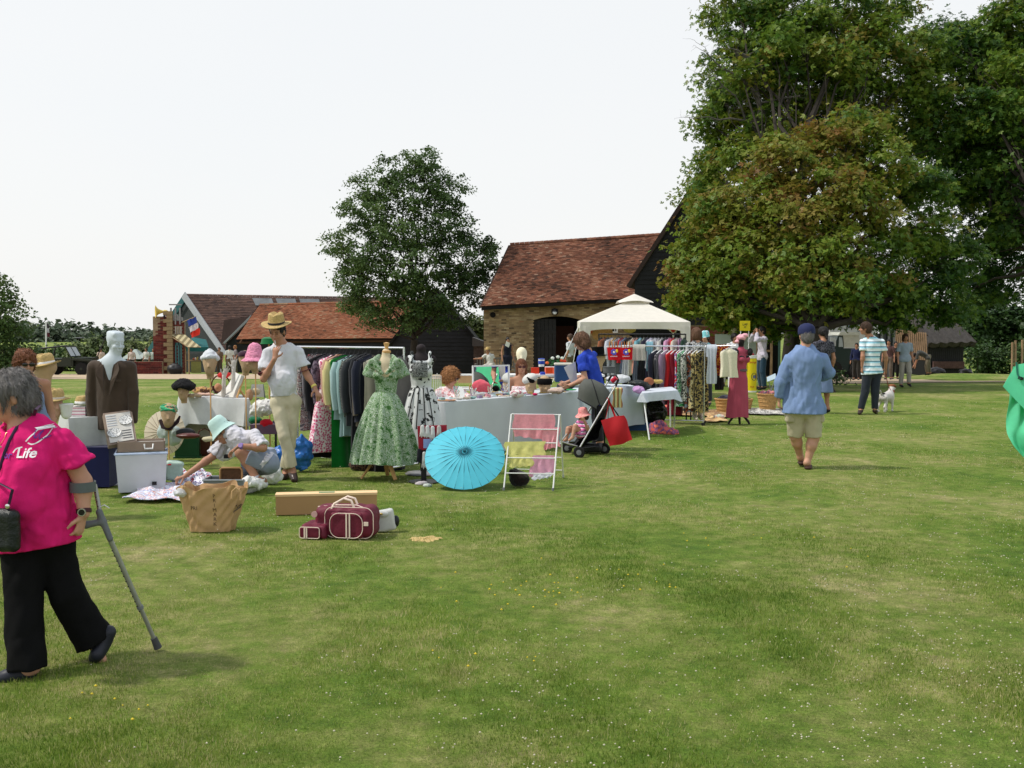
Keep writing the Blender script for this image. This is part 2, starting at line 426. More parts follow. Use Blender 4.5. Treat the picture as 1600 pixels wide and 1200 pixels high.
# gravel track, following the ground 4-8 mm above it
GRAV=mat('gravel',sr(178,158,132),.95,var=.22,sc=3,bump=.6,bsc=30)
def strip(name,near,far,m,dz=.012,kind='structure'):
    mb=MB();n=len(near);vs=[];K=4
    for i in range(n):
        for k in range(K+1):
            p=V((near[i][0],near[i][1])).lerp(V((far[i][0],far[i][1])),k/K);vs.append((p.x,p.y,gz(p.y)+dz))
    mb.add(vs,[(i*(K+1)+k,(i+1)*(K+1)+k,(i+1)*(K+1)+k+1,i*(K+1)+k+1) for i in range(n-1) for k in range(K)])
    return obj(name,mb,m,kind=kind)
strip('gravel_track',[(-60,44)]+[(x,43.5+.3*sin(x)) for x in np.linspace(-40,20,50)],[(-60,62)]+[(x,61.5) for x in np.linspace(-40,-6,25)]+[(x,58) for x in np.linspace(-5,20,25)],GRAV)
a=[gp(1285,600),gp(1340,600),gp(1400,599),gp(1450,598),gp(1490,598),gp(1600,597)]
b_=[gp(1285,586),gp(1340,586),gp(1390,590),gp(1430,593),gp(1490,596),gp(1600,595.5)]
strip('gravel_path',a,b_,GRAV,.018)
# grass blades in the near field
def blades(n,y0,y1,h,w,seed,pw=1.0):
    r=np.random.default_rng(seed)
    y=y0*(y1/y0) ** (r.uniform(0,1,n) ** pw)
    x=r.uniform(-.56,.56,n)*y
    z=np.array([bumpz(a,b) for a,b in zip(x[:1],y[:1])]);z=.012*np.sin(x*1.3+1)*np.cos(y*.9)+.008*np.sin(x*2.9+y*1.7)
    P=np.stack([x,y,z],1)
    den=noise3(np.stack([x,y,0*x],1),1.1,5,4)
    den=den+.7*noise3(P*np.array([1,1,0]),9,77,3);k=den > r.uniform(-1.1,.7,n);P=P[k];den=np.clip(den[k],-1,1);n=len(P)
    az=r.uniform(0,2*pi,n);hh=h*r.uniform(.45,1.35,n)*(1+.3*den);ww=w*r.uniform(.6,1.3,n)
    s=np.stack([np.cos(az),np.sin(az),0*az],1)*ww[:,None]/2
    le=r.normal(0,.45,(n,2))*hh[:,None]
    top=P+np.stack([le[:,0],le[:,1],hh],1);P[:,2] -= .006
    v=np.stack([P-s,P+s,top],1).reshape(-1,3)
    tone=np.clip(.47+.4*noise3(P*np.array([1,1,0]),2.2,9,4)+.38*noise3(P*np.array([1,1,0]),13,29,3)+.35*noise3(P*np.array([1,1,0]),.5,19,2)+r.normal(0,.27,n),0,1)
    return v,tone
GB=leafmat('grass_blade',[(.085,.165,.015),(.18,.275,.032),(.30,.35,.075),(.60,.52,.28)],.45,.6)
vv,tt=zip(blades(430000,3.6,12.5,.0165,.0038,1,1.0),blades(150000,11.5,24,.014,.008,2,1.0))
v_=np.concatenate(vv);t_=np.concatenate(tt)
o=link('grass',npmesh('grass',v_,np.arange(len(v_)).reshape(-1,3),t_,False),GB,kind='stuff')
setp(o,'short mown green grass blades covering the near lawn','grass')
# clover flowers
def flowers(name,n,y0,y1,m,label,rad,seed,spots=None):
    r=np.random.default_rng(seed);base=np.array([(1,0,0),(0,1,0),(-1,0,0),(0,-1,0),(0,0,.8),(0,0,-.6)])
    F_=np.array([(0,1,4),(1,2,4),(2,3,4),(3,0,4),(1,0,5),(2,1,5),(3,2,5),(0,3,5)])
    if spots is None:
        y=y0*(y1/y0) ** r.uniform(0,1,n*6) ** .8;x=r.uniform(-.56,.56,n*6)*y
        den=noise3(np.stack([x,y,0*x],1),1.6,31,3);k=den > r.uniform(-.25,1.0,n*6);x=x[k][:n];y=y[k][:n]
    else:
        P=[]
        for px,py in spots:g=gp(px,py);P.append((g.x,g.y))
        x,y=np.array(P).T
    n=len(x);rr=rad*r.uniform(.6,1.2,n)*(1+np.maximum(0,y-8)*.05)
    c=np.stack([x,y,r.uniform(.018,.04,n)],1)
    v=(c[:,None,:]+base[None]*rr[:,None,None]).reshape(-1,3);f=(F_[None]+(np.arange(n)*6)[:,None,None]).reshape(-1,3)
    return setp(link(name,npmesh(name,v,f,None,True),m,kind='stuff'),label,'flowers')
flowers('clover_flowers',3200,3.7,24,mat('clover_white',(.56,.52,.40),.9),'small white clover flowers scattered through the lawn',.0052,3)
sp=[(random.gauss(830,70),random.gauss(930,18)) for _ in range(26)]+[(random.gauss(960,60),random.gauss(915,14)) for _ in range(16)]+[(random.uniform(660,860),random.gauss(1035,6)) for _ in range(7)]+[(230+random.uniform(-130,60),random.uniform(1080,1140)) for _ in range(9)]+[(random.uniform(1050,1400),random.uniform(840,900)) for _ in range(10)]
flowers('yellow_flowers',0,0,0,mat('buttercup',(.62,.47,.03),.6),'tiny yellow flowers in loose patches on the lawn',.0082,4,sp)
# bare dry patch
mb=MB();g=gp(665,842);mb.lathe([(.0005,.012),(.06,.011),(.10,.006),(.125,-.012)],(g.x,g.y,0),40,fn=lambda p,q,i:(p.x*(1+.15*sin(3*q)+.08*sin(11*q)),p.y*(.85+.2*cos(5*q)+.08*sin(13*q)),bumpz(g.x+p.x,g.y+p.y)+.009-p.x*p.x*.3-p.y*p.y*.3+.003*sin(q*9+i)))
obj('bare_earth',mb,mat('sawdust',sr(190,165,110),.95,var=.2,sc=30,bump=.5),kind='structure')

# ---- foliage ----
def leafcloud(C,Nr,size,tone,seed,shape='kite',droop=.3):
    """C centres (n,3), Nr preferred normals; every leaf a folded kite or a fan of leaflets"""
    r=np.random.default_rng(seed);n=len(C)
    nrm=Nr+r.normal(0,.55,(n,3));nrm/=np.linalg.norm(nrm,axis=1)[:,None]+1e-9
    a=r.normal(size=(n,3));a -= (a*nrm).sum(1)[:,None]*nrm;a/=np.linalg.norm(a,axis=1)[:,None]+1e-9
    a[:,2] -= droop;a/=np.linalg.norm(a,axis=1)[:,None]
    b=np.cross(nrm,a);sz=size*r.uniform(.65,1.3,n)
    vs=[];fs=[];tn=[];off=0
    angs=[0] if shape == 'kite' else ([-1.1,-.35,.35,1.1] if shape == 'fan' else [-.8,0,.8])
    for q in angs:
        d=a*cos(q)+b*sin(q);e_=-a*sin(q)+b*cos(q);w=.34 if shape == 'kite' else .2
        L_=sz[:,None]*(1 if abs(q) < .6 else .8)
        p0=C;p1=C+d*L_*.6+e_*L_*w-nrm*L_*.05;p2=C+d*L_;p3=C+d*L_*.6-e_*L_*w-nrm*L_*.05
        vs.append(np.stack([p0,p1,p2,p3],1).reshape(-1,3));fs.append(np.arange(n*4).reshape(-1,4)+off);off += n*4;tn.append(tone)
    return np.concatenate(vs),np.concatenate(fs),np.concatenate(tn)
def crown(lobes,per,size,seed,clump=.45,shape='kite',leaves=26,tonef=None,shell=.75,droop=.3,flat=.55):
    """lobes: (centre, radii, tone). clumps of leaves sit over each lobe's outer part."""
    r=np.random.default_rng(seed);Cs=[];Ns=[];Ts=[]
    for c,rad,tn in lobes:
        rad=np.array(rad,float);area=(rad[0]*rad[1]*rad[2]) ** (2/3)
        n=max(4,int(min(per*area,900)));u=r.normal(size=(n,3));u/=np.linalg.norm(u,axis=1)[:,None]
        rr=shell+(1.08-shell)*r.uniform(0,1,n) ** .6
        cc=np.array(c)+u*rad*rr[:,None]
        cs=clump*r.uniform(.5,1.25,n)
        t0=np.clip(tn+r.normal(0,.13,n),0,1)
        m=leaves;k=r.normal(size=(n,m,3))*.5
        k[:,:,2] *= flat
        P=cc[:,None,:]+k*cs[:,None,None]
        # clumps are tilted shelves: outer leaves hang lower
        P[:,:,2] -= (np.abs(k[:,:,:2]).sum(2))*cs[:,None]*.25
        Nn=np.repeat((u*.5+np.array([0,0,.75]))[:,None,:],m,1)
        Cs.append(P.reshape(-1,3));Ns.append(Nn.reshape(-1,3));Ts.append(np.clip(np.repeat(t0,m)+r.normal(0,.09,n*m),0,1))
    C=np.concatenate(Cs);Nn=np.concatenate(Ns);T=np.concatenate(Ts)
    return leafcloud(C,Nn,size,T,seed+1,shape,droop)
def limb(mb,a,b,ra,rb,n=7,bend=.12,seg=5,seed=0):
    r=random.Random(seed);a=V(a);b=V(b);L=(b-a).length;pts=[]
    for i in range(seg+1):
        t=i/seg;p=a.lerp(b,t)
        if 0 < i < seg:p += V((r.uniform(-1,1),r.uniform(-1,1),r.uniform(-.5,.9)))*L*bend*.5
        pts.append(p)
    mb.tube(pts,[ra+(rb-ra)*(i/seg) ** .8 for i in range(seg+1)],n);return pts
BARK=mat('bark',(.034,.028,.022),.95,var=.35,sc=6,bump=.8,bsc=14,st=(1,1,.3))
def tree(name,label,base,lobes,m,per,size,seed,trunk_r,fork_z,clump=.45,shape='kite',leaves=26,shell=.75,group=None,limbs=None,twigs=0,kinds='crown',flat=.55,extra=0):
    base=V(base);T=thing(name,label,'tree',base,group=group)
    mb=MB();rd=random.Random(seed);top=V((base.x,base.y,fork_z))
    limb(mb,base-V((0,0,.15)),top,trunk_r*1.25,trunk_r*.8,10,.05,4,seed)
    mb.lathe([(trunk_r*2.0,-.15),(trunk_r*1.5,.1),(trunk_r*1.22,.4),(trunk_r*1.1,.7)],base,10)
    for i,(c,rad,tn) in enumerate(lobes):
        c=V(c);st=top.lerp(V((base.x,base.y,max(fork_z,c.z*.6))),rd.random()*.8) if c.z > fork_z else top-V((0,0,rd.random()*.3))
        pts=limb(mb,st,c,trunk_r*rd.uniform(.25,.45),trunk_r*.07,6,.14,5,seed+i)
        for k in range(twigs):
            u=V((rd.gauss(0,1),rd.gauss(0,1),rd.gauss(.2,1))).normalized()
            e_=c+V((u.x*rad[0],u.y*rad[1],u.z*rad[2]))*.95
            limb(mb,pts[rd.randint(2,4)],e_,trunk_r*.09,trunk_r*.018,4,.2,3,seed+i*31+k)
    obj('trunk',mb,BARK,T,smooth=True)
    v,f,t=crown(lobes,per,size,seed,clump,shape,leaves,shell=shell,flat=flat)
    link('crown',npmesh('crown',v-np.array(base),f,t,False),m,T);return T
def L_(px,py,rx,ry,d,dd=None,tn=.5):      # lobe traced in the picture at distance d; real depth radius
    c=at(px,py,d);s=d/F
    return (c,(rx*s,(dd if dd else rx*s*.85),ry*s),tn)
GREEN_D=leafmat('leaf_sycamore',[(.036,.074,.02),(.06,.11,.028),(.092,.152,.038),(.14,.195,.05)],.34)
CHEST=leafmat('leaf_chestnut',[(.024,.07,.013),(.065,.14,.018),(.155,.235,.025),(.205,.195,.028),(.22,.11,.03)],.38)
HEDGE=leafmat('leaf_hedge',[(.025,.055,.015),(.045,.09,.022),(.09,.14,.03)],.25)
PALE=leafmat('leaf_pale',[(.06,.09,.035),(.10,.14,.05),(.16,.19,.08)],.3)
# middle sycamore
d=50.0
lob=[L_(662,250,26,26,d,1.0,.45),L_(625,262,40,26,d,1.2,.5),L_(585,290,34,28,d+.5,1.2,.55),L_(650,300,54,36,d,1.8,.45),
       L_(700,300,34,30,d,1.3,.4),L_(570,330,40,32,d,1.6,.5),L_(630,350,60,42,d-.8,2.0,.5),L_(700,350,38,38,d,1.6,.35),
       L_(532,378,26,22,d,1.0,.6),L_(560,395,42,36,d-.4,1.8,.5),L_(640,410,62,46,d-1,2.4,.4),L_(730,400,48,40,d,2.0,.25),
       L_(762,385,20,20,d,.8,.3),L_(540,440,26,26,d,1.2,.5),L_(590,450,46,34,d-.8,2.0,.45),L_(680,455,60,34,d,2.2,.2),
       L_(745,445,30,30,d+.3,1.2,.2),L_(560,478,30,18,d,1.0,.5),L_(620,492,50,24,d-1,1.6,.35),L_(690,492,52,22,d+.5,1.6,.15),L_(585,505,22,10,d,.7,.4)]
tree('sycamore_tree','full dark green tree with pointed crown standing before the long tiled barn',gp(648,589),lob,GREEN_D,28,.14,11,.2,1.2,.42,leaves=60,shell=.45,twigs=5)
# horse chestnut in front, right
d=31.0
A=[]
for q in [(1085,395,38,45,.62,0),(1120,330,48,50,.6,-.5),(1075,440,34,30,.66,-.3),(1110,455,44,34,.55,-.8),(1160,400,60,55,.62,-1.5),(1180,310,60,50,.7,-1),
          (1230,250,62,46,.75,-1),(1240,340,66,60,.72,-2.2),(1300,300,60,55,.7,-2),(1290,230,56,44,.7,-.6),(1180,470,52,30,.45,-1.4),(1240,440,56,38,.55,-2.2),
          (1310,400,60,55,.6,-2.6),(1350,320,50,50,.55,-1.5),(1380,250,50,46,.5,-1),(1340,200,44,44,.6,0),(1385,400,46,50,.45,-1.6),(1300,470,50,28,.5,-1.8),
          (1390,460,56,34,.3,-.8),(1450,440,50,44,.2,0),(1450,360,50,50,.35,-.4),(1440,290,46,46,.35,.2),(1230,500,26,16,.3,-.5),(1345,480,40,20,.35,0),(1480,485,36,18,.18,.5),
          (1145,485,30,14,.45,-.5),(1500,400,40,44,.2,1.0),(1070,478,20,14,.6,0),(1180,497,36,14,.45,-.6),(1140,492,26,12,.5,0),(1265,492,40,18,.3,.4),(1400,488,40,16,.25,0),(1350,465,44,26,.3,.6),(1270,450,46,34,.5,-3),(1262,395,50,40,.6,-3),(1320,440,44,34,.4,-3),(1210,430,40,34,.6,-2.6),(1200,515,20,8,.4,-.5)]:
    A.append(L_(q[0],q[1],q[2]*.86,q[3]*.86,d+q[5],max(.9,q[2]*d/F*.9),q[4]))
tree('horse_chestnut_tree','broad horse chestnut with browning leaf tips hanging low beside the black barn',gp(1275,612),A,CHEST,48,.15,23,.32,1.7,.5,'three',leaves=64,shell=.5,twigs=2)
d=37.0
A=[]
for q in [(1130,120,40,46,.3,0),(1170,60,50,44,.25,0),(1230,20,56,40,.28,0),(1300,60,56,56,.4,0),(1290,130,50,50,.35,1),(1360,40,40,46,.35,0),(1390,110,44,46,.4,0),(1190,150,40,36,.2,1.2),
          (1150,210,46,44,.35,.5),(1115,260,34,34,.35,0),(1105,190,24,24,.3,0),(1250,190,56,44,.3,1),(1330,0,50,34,.3,0),(1255,80,50,40,.25,1),(1180,0,46,30,.25,0),(1350,160,46,50,.35,0),(1170,240,40,40,.45,-2),(1205,190,34,34,.4,-2),(1250,220,40,34,.45,-1.5),(1125,330,34,34,.5,-2),(1160,120,30,26,.4,-2),(1215,60,34,30,.4,-2),(1300,90,36,34,.45,-2),(1440,80,40,44,.3,.5),(1445,130,46,46,.25,0),(1230,120,40,40,.35,-1),(1300,170,44,44,.4,-1),(1200,90,34,34,.3,-1),(1380,60,40,40,.35,-1),(1270,40,40,36,.3,-1.2),(1330,110,44,40,.35,-1.2),(1140,160,30,30,.3,-.6),(1460,200,46,50,.2,0),
          (1085,300,24,18,.4,0),(1130,15,26,26,.3,0),(1420,180,40,50,.25,1),(1400,10,24,20,.3,1)]:
    A.append(L_(q[0],q[1] ,q[2]*.9,q[3]*.9,d+q[5],max(1,q[2]*d/F),q[4]+.12))
T2=tree('horse_chestnut_tree','tall chestnut behind, reaching out of the picture, with dead grey limbs on its left',gp(1235,602),A,CHEST,34,.17,41,.25,4,.6,'three',leaves=52,shell=.5,twigs=2)
# dead limbs
mb=MB()
def dead(a,b,r0,sd,n=6):
    rd=random.Random(sd);pts=limb(mb,at(*a),at(*b),r0,r0*.3,6,.1,5,sd)
    for k in range(n):
        p=pts[rd.randint(1,5)];e_=p+V((rd.uniform(-.9,.5),rd.uniform(-.4,.4),rd.uniform(-.3,.9)))
        q=limb(mb,p,e_,r0*.25,r0*.04,4,.25,4,sd+k)
        for j in range(3):limb(mb,q[2+j % 3],q[2+j % 3]+V((rd.uniform(-.5,.3),rd.uniform(-.3,.3),rd.uniform(-.2,.4))),r0*.09,r0*.02,3,.2,3,sd+k*7+j)
dead((1190,215,35.2),(1185,95,35),.15,3);dead((1188,105,35),(1152,78,34.8),.11,4,5);dead((1186,150,35),(1110,90,34.6),.06,5,9);dead((1180,190,35),(1085,185,34.6),.05,6,6)
dead((1180,200,35),(1118,120,34.6),.05,8,9);dead((1190,160,35),(1250,150,34.4),.04,9,4)
obj('dead_limb',mb,mat('dead_wood',(.09,.082,.07),.95,var=.3,sc=6,bump=.5,bsc=20),T2,smooth=True)
d=39.0
A=[]
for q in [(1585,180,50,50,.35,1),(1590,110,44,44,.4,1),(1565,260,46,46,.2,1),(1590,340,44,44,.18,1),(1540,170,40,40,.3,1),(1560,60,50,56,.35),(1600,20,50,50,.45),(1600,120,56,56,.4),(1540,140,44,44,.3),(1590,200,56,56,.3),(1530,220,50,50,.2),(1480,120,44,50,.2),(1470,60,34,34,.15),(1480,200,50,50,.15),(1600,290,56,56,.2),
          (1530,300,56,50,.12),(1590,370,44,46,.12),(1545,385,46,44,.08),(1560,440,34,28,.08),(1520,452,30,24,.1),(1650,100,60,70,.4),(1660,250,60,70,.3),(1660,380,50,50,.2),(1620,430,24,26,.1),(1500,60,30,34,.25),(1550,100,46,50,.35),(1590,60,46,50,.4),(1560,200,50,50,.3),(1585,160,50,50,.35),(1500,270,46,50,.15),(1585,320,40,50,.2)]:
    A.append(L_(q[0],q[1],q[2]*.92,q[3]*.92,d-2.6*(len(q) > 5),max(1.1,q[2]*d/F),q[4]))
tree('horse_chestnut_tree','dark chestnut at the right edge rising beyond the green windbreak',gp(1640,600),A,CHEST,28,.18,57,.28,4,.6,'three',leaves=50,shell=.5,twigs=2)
# left edge tree
d=46.0
tree('field_tree','dark leafy tree cut by the left edge of the view behind the jeep',gp(-30,590),[L_(-20,460,40,40,d,1.4,.5),L_(10,490,30,34,d,1.1,.5),L_(20,520,26,24,d,1,.45),L_(-20,540,50,44,d,1.6,.3),L_(25,560,26,24,d,1,.3),L_(0,450,14,24,d,.6,.6)],GREEN_D,44,.16,71,.2,1,.5,leaves=30,shell=.5,twigs=3)
# hedge and bushes behind on the left
def bush(name,label,px,py,rx,ry,d,m,seed,tn=.5,n=7,per=30,size=.22,cat='bush',group=None,leaves=26):
    c=at(px,py,d);s=d/F;base=V((c.x,c.y,gz(d)));rd=random.Random(seed);lob=[]
    for i in range(n):
        t=(i+.5)/n*2-1
        lob.append((c+V((t*rx*s*.75,rd.uniform(-.5,.5),rd.uniform(-.25,.25)*ry*s)),(rx*s/n*1.7+.3,rx*s/n*1.5+.3,ry*s*rd.uniform(.6,.95)),tn+rd.uniform(-.12,.12)))
    T=thing(name,label,cat,base,group=group)
    mb=MB()
    for l in lob:limb(mb,V((l[0].x,l[0].y,base.z)),l[0],.04,.012,5,.1,3,seed)
    obj('stem',mb,BARK,T,smooth=True)
    v,f,t=crown(lob,per,size,seed,.5,'kite',leaves,shell=.4,flat=.8)
    link('crown',npmesh('crown',v-np.array(base),f,t,False),m,T);return T
bush('hawthorn_bush','green bush row left of the lamp post beyond the jeep',70,556,60,20,80,HEDGE,81,.6,n=8,size=.3)
bush('willow_bush','feathery pale green bush behind the brown suit mannequin',160,552,46,26,78,PALE,82,.55,size=.3)
bush('hawthorn_bush','bright green bush left of the broken brick wall',228,550,34,24,78,PALE,83,.8,n=5,size=.3)
bush('hawthorn_bush','low green bushes directly beneath the flag',112,558,40,16,82,HEDGE,84,.5,size=.3)
bush('hawthorn_bush','sunlit bush in the gap between black barn and brick barn',742,512,22,20,66,PALE,85,.9,n=4,size=.3)
# right-hand far trees and hedge
for i,(px,py,rx,ry,d,tn,lb) in enumerate([(1560,510,70,46,95,.15,'dark distant trees above the thatched barn roof'),(1650,510,60,50,92,.2,'dark distant trees beyond the green windbreak'),(1440,515,70,40,100,.1,'dark distant trees behind the slatted wooden panel'),(1530,470,40,22,110,.2,'far tree top showing right of the chestnut')]):
    bush('far_tree',lb,px,py,rx,ry,d,HEDGE,90+i,tn,per=16,size=.5,cat='tree',leaves=40)
bush('hedge_bush','leafy green hedge right of the thatched barn',1553,562,40,30,62,HEDGE,96,.45,per=34,size=.2)
bush('hedge_bush','leafy green hedge continuing behind the green windbreak',1630,560,44,36,61,HEDGE,97,.4,per=34,size=.2)
bush('hedge_bush','small dark shrub at the foot of the chestnut trunk',1300,590,14,12,33,HEDGE,98,.2,n=3,size=.1)
# far wooded rise on the left horizon
A=[((x,300+12*sin(x*.1),-2.5+1.2*sin(x*.045+1)),(13,9,4.5+1.2*sin(x*.13)),.5) for x in range(-180,-40,9)]
v,f,t=crown(A,1.6,1.6,99,2.4,'kite',24,shell=.5)
setp(link('far_wood',npmesh('far_wood',v,f,t,False),leafmat('leaf_far',[(.06,.09,.05),(.10,.13,.08)],.2),kind='stuff'),'far wooded rise along the left horizon','wood')
# ================= BUILDINGS =================
TILE=mat('roof_tile',(.2,.1,.06),.9,tone=[(.06,.034,.026),(.12,.055,.037),(.18,.073,.045),(.225,.105,.066),(.29,.185,.13)],var=.35,sc=.6,spec=.2)
TILEO=mat('roof_tile_orange',(.3,.1,.05),.9,tone=[(.10,.05,.03),(.19,.075,.04),(.26,.098,.05),(.29,.125,.07),(.28,.18,.11)],var=.22,sc=.5,spec=.2)
TILEB=mat('roof_tile_brown',(.1,.06,.05),.9,tone=[(.055,.036,.033),(.08,.05,.042),(.105,.062,.05),(.14,.083,.066)],var=.25,sc=.5,spec=.2)
BRICKY=mat('stock_brick',(.3,.2,.1),.95,tone=[(.09,.068,.045),(.22,.155,.088),(.30,.22,.12),(.37,.295,.18),(.28,.16,.095)],var=.35,sc=.9,spec=.2)
BRICKR=mat('red_brick',(.2,.05,.04),.95,tone=[(.07,.02,.02),(.13,.028,.026),(.17,.04,.032),(.22,.08,.06)],var=.2,spec=.2)
MORTAR=mat('mortar',(.26,.2,.13),.98,var=.25,sc=5)
BOARD=mat('black_board',(.012,.012,.014),.6,var=.35,sc=4,bump=.4,bsc=30,st=(.3,1,1));VOID=mat('barn_inside',(.006,.006,.006),.95)
TEAL=mat('teal_paint',sr(70,120,125),.6,var=.12);GREYB=mat('grey_barge',sr(150,155,158),.7,var=.1)
TIMB=mat('old_timber',(.30,.19,.11),.85,var=.25,sc=4,bump=.3)
def bil(A,B,C,D):return lambda u,v:(A.lerp(B,u)).lerp(D.lerp(C,u),v)
def tiles(parent,A,B,C,D,tw,th,m,seed,sag=.05,name='roof_tiles',hsh=None):
    """overlapping clay tiles, eave A-B, ridge D-C"""
    rd=random.Random(seed);f=bil(A,B,C,D);mb=MB();nrm=(B-A).cross(D-A).normalized()
    if nrm.z < 0:nrm=-nrm
    nv=int((D-A).length/th);nu=int((B-A).length/tw)
    wob=lambda u,v:nrm*(sag*(sin(u*5.1+1)*.5+sin(u*13+v*3)*.3)*(1-abs(2*v-1)*.5))
    for j in range(nv):
        o=.5*(j % 2)
        for i in range(nu+1):
            u0=min(1,max(0,(i-o)/nu));u1=min(1,max(0,(i+1-o)/nu))
            if u1-u0 < 1e-4:continue
            v0=j/nv;v1=min(1,(j+1.1)/nv);lift=.022+rd.random()*.02;sk=rd.uniform(-.1,.1)*th
            p=[f(u0,v0)+wob(u0,v0)+nrm*lift,f(u1,v0)+wob(u1,v0)+nrm*lift,f(u1,v1)+wob(u1,v1)+nrm*.006,f(u0,v1)+wob(u0,v1)+nrm*.006]
            g=(B-A).normalized()*.006;p[0] += g;p[3] += g
            dn=(A-D).normalized()*(sk*.5);p[0] += dn;p[1] += dn
            q=[f(u0,v0)+wob(u0,v0),f(u1,v0)+wob(u1,v0)]
            t=min(1,max(0,rd.gauss(.48,.2)+.12*sin(i*.21+j*.13)+(.35 if rd.random() < .012 else 0)))
            mb.add(p+q,[(0,1,2,3),(4,5,1,0)],t)
    return obj(name,mb,m,parent,kind='stuff')
def slab(name,pts,th,d,m,parent):return obj(name,MB().poly(pts,th,d),m,parent)
def brickwall(parent,a,b,z0,z1,m,seed,bw=.225,bh=.075,holes=(),th=.11,top=None,name='bricks',nrm=V((0,-1,0)),tone=(.5,.2),depth=.3):
    """a,b ground ends; real bricks standing 12 mm proud of recessed mortar; holes in (s0,s1,z0,z1)"""
    a=V((a[0],a[1],0));b=V((b[0],b[1],0));L=(b-a).length;ux=(b-a)/L;rd=random.Random(seed);mb=MB()
    R=Matrix((ux,V((0,0,1)).cross(ux),V((0,0,1)))).transposed();nn=-(V((0,0,1)).cross(ux))
    nz_=int((z1-z0)/bh)
    for j in range(nz_):
        zc=z0+(j+.5)*bh
        for i in range(-1,int(L/bw)+1):
            s0=max(0,(i+.5*(j % 2))*bw);s1=min(L,(i+1+.5*(j % 2))*bw)
            if s1-s0 < .03:continue
            sm=(s0+s1)/2
            if any(h[0] < sm < h[1] and h[2] < zc < h[3] for h in holes):continue
            if top and zc > top(sm):continue
            mb.box(a+ux*sm+nn*(.012+rd.random()*.006)+V((0,0,zc))-nn*.02,(s1-s0-.012,.05,bh-.013),R,min(1,max(0,rd.gauss(*tone))))
    obj(name,mb,m,parent,kind='stuff')
    # backing wall cut round the holes
    mo=MB();xs_=sorted({0,L} | {h[0] for h in holes} | {h[1] for h in holes})
    for s0,s1 in zip(xs_[:-1],xs_[1:]):
        sm=(s0+s1)/2;zs=[z0]
        hh=sorted([(h[2],h[3]) for h in holes if h[0] <= sm <= h[1]]);z=z0
        for c,d_ in hh+[(1e9,1e9)]:
            zt=min(c,z1 if not top else min(z1,top(sm)-.02))
            if zt > z+.01:mo.box(a+ux*sm-nn*(depth/2+.002)+V((0,0,(z+zt)/2)),(s1-s0,depth,zt-z),R)
            z=d_
            if z >= z1:break
    return obj('wall',mo,MORTAR,parent)
# --- barn D: brick cart shed with big tiled roof ---
gD=gp(880,590);DY=47.0
D=thing('brick_barn','old yellow brick barn with steep red tiled roof and arched black doorway','barn',V((2,DY,gz(DY))))
xl,xr=at(756,540,DY).x,at(1012,540,DY).x;zl=at(756,478,DY).z;zr=at(1010,463,DY).z;z0=gz(DY)-.1
dx0,dx1=at(833,540,DY).x-xl,at(908,540,DY).x-xl;dt=at(870,494,DY).z
wx0,wx1=at(951,540,DY).x-xl,at(965,540,DY).x-xl;wz0,wz1=at(958,520,DY).z,at(958,505,DY).z
brickwall(D,(xl,DY),(xr,DY),z0,max(zl,zr),BRICKY,5,bw=.23,bh=.078,holes=[(dx0,dx1,z0-1,dt),(wx0,wx1,wz0,wz1),(ax_(984,DY)-xl,ax_(1004,DY)-xl,z0-1,at(990,512,DY).z)],top=lambda s:zl+(zr-zl)*s/(xr-xl)-.05,tone=(.45,.2))
mb=MB();mb.box(((xl+xr)/2,DY+3.2,z0+1.3),(xr-xl-.4,.1,3.4));mb.box((xl+.1,DY+1.8,(z0+zl)/2),(.25,2.9,zl-z0-.1));obj('back_wall',mb,VOID,D)
A_,B_=at(752,479,DY-.35),at(1012,464,DY-.35);C_,D_=at(1052,366,DY+3.4),at(797,383,DY+3.4)
nB=(B_-A_).cross(D_-A_).normalized();nB=nB if nB.z > 0 else -nB
obj('roof',MB().poly([q-nB*.13 for q in (A_,B_,C_,D_)],.08,-nB),TILE,D)
tiles(D,A_,B_,C_,D_,.17,.105,TILE,3)
mb=MB()
for k in range(34):
    p=D_.lerp(C_,(k+.5)/34);mb.tube([p-(C_-D_)/70+V((0,.02,.0)),p+(C_-D_)/72+V((0,.02,.01))],.11,8,random.uniform(.2,.8))
obj('ridge_tiles',mb,TILE,D,kind='stuff')
obj('eave_board',MB().poly([A_+V((0,-.02,-.02)),B_+V((0,-.02,-.02)),B_+V((0,-.02,-.16)),A_+V((0,-.02,-.16))],.05),VOID,D)
mb=MB()      # hipped end tile edge
mb.poly([A_,D_,D_+V((.1,2,-2.6)),A_+V((.3,6,0))],.08,V((-1,0,0)));
obj('gable_end',mb,TILE,D)
# arch head + doors
mb=MB();xa,xb=xl+dx0,xl+dx1;n=12;cxm=(xa+xb)/2;hw=(xb-xa)/2
for i in range(n):
    t0,t1=-1+2*i/n,-1+2*(i+1)/n;rise=.2
    za,zb=dt-rise*t0*t0*.9,dt-rise*t1*t1*.9
    mb.poly([V((cxm+hw*t0,DY-.02,za)),V((cxm+hw*t1,DY-.02,zb)),V((cxm+hw*t1,DY-.02,dt+.02)),V((cxm+hw*t0,DY-.02,dt+.02))],.22,tone=random.uniform(.2,.7))
obj('arch',mb,BRICKY,D)
mb=MB();wd=ax_(869,DY)-xa
for k in range(6):mb.box((xa+(k+.5)*wd/6,DY+.16,(z0+dt-.15)/2),(wd/6-.015,.05,dt-z0-.1))
dr=obj('door',mb,BOARD,D)
mb=MB()
for z in (z0+.6,z0+2.2):mb.box((xa+wd/2,DY+.12,z),(wd,.03,.14))
obj('door_rail',mb,BOARD,dr)
